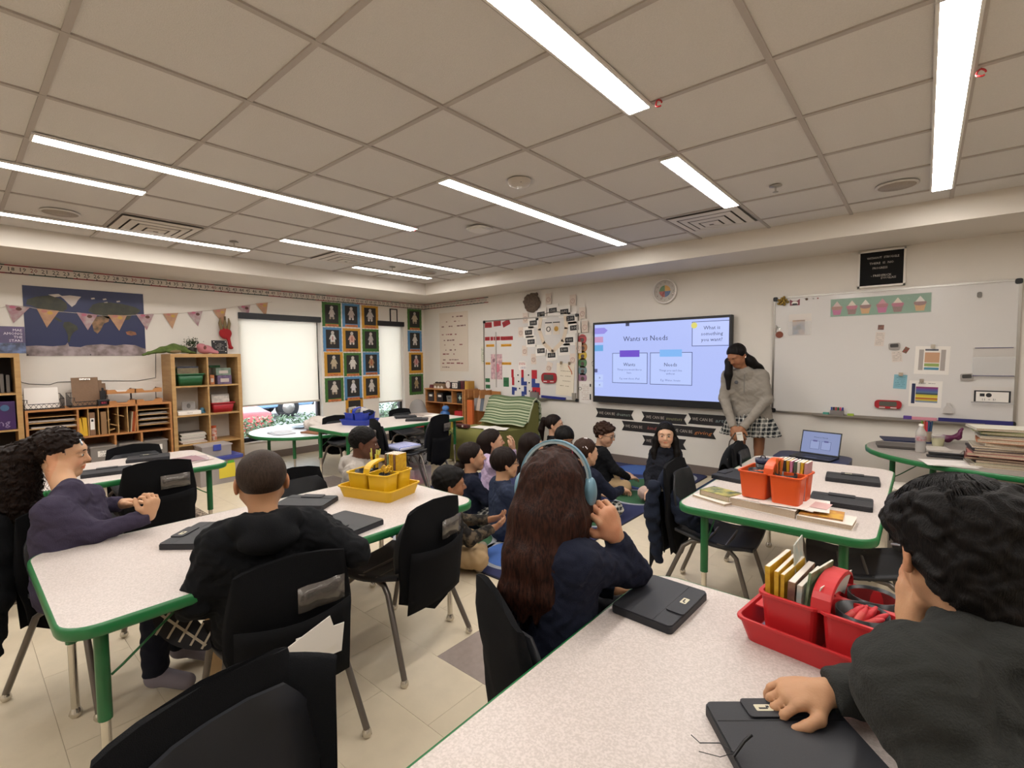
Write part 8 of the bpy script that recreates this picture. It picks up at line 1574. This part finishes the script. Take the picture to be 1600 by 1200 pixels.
# ---------------------------------------------------------------- garments over chairs
def drape(name, label, ridge, front_, back_, m, cat='jacket', rows=9, amp=.012, th=.006, seed=1):
    """cloth over a chair back: ridge points, hanging lengths to front and back as (outward dx,dy, dz) per ridge end"""
    rn = np.random.RandomState(seed); n = len(ridge); R_ = [V3(*p) for p in ridge]; o = R_[0]*[1, 1, 0]; t = thing(name, label, cat, tuple(o)); v = []
    sec = []
    for i, p in enumerate(R_):
        u = i/(n-1); f = V3(*front_[0])*(1-u)+V3(*front_[1])*u; b = V3(*back_[0])*(1-u)+V3(*back_[1])*u; row = []
        for k in range(rows, 0, -1): s_ = k/rows; row.append(p+f*[s_**.35, s_**.35, s_]+V3(0, 0, 0)+unit(f*[1, 1, 0]+1e-6)*amp*math.sin(i*1.25+2*s_+seed)*s_)
        row.append(p)
        for k in range(1, rows+1): s_ = k/rows; row.append(p+b*[s_**.35, s_**.35, s_]+unit(b*[1, 1, 0]+1e-6)*amp*1.3*math.sin(i*1.05-1.5*s_+seed*2)*s_)
        sec.append(row)
    m_ = len(sec[0]); q = MB(); q.add([tuple(p-o) for r in sec for p in r], [(i*m_+k, i*m_+k+1, (i+1)*m_+k+1, (i+1)*m_+k) for i in range(n-1) for k in range(m_-1)], 0, None, True); ob = q.build('garment', m, t); ob.modifiers.new('s', 'SOLIDIFY').thickness = th; sb = ob.modifiers.new('u', 'SUBSURF'); sb.levels = sb.render_levels = 1
    return t
rd = [(-1.03, .09, .70), (-1.075, .17, .72), (-1.10, .26, .745), (-1.11, .34, .76), (-1.09, .41, .765), (-1.05, .465, .765), (-1.00, .51, .762), (-.97, .535, .757)]
drape('dark_jacket', 'large black jacket draped over the nearest chair at bottom edge', rd, ((.08, .0, -.40), (.02, -.03, -.42)), ((-.07, -.02, -.46), (-.02, -.01, -.40)), BLACKC, amp=.012, seed=2)
rd = [(-1.14, 2.60, .68), (-1.145, 2.66, .745), (-1.15, 2.74, .765), (-1.15, 2.84, .765), (-1.14, 2.93, .75), (-1.13, 3.01, .72)]
jn = drape('navy_jacket', 'navy hooded jacket hanging over the chair at middle right table', rd, ((.07, 0, -.28), (.07, 0, -.26)), ((-.02, -.02, -.60), (-.02, .02, -.52)), cloth('jacket_navy', '1b2130', .4, 200), amp=.025, seed=4)
F = Field(); F.chain([(-1.08, 2.64, .60), (-1.00, 2.63, .50), (-.93, 2.68, .455), (-.88, 2.70, .44)], [.035, .042, .035, .025], .03).chain([(-1.15, 2.58, .66), (-1.16, 2.575, .50), (-1.13, 2.60, .24)], [.035, .04, .03], .03); F.fold(.008, 60, 1); vs, fs = field_mesh(F, .009); mesh_np('hanging_sleeve', vs-np.array(jn.location), fs, cloth('jacket_navy', '1b2130'), jn)
rd = [(-1.03, 3.42, .66), (-1.035, 3.49, .735), (-1.04, 3.58, .765), (-1.04, 3.68, .77), (-1.03, 3.78, .76), (-1.01, 3.86, .74)]
drape('black_jacket', 'black jacket over the chair in front of the standing woman', rd, ((.06, 0, -.25), (.06, 0, -.25)), ((-.05, -.02, -.42), (-.05, .02, -.42)), BLACKC, seed=6)
rd = [(-2.89, .10, .66), (-2.93, .18, .70), (-2.95, .28, .73), (-2.95, .38, .73), (-2.93, .48, .70)]
t = thing('black_coat', 'black coat hanging on the curly ponytail girl’s chair', 'coat', (-2.95, .2, 0)); F = Field(); F.chain([(-2.93, .08, .70), (-2.90, .05, .52)], [.07, .12], .05).chain([(-2.98, .30, .68), (-2.97, .28, .50)], [.07, .10], .05).chain([(-2.80, .06, .44), (-2.70, .04, .28)], [.07, .05], .05); F.fold(.01, 40, 2); vs, fs = field_mesh(F, .012); mesh_np('garment', vs-np.array(t.location), fs, BLACKC, t)
t = thing('white_papers', 'white papers tucked in the back pocket of the buzz-cut boy’s chair', 'paper', (-1.515, .76, .40)); MB().box(-.003, .0, -.10, .08, 0, .11, 0, T(rx=.3, ry=.05)).box(-.007, -.004, -.08, .09, -.01, .09, 0, T(rx=-.1, ry=.05)).build('sheet', [PAPERW], t)
t = thing('grey_carton', 'grey-brown carton on the floor left of the ponytail girl', 'box', (*onz(28, 925), 0), .3); MB().box(-.16, .16, -.12, .12, 0, .14).build('box', mat('carton', '8a7466', .8), t)
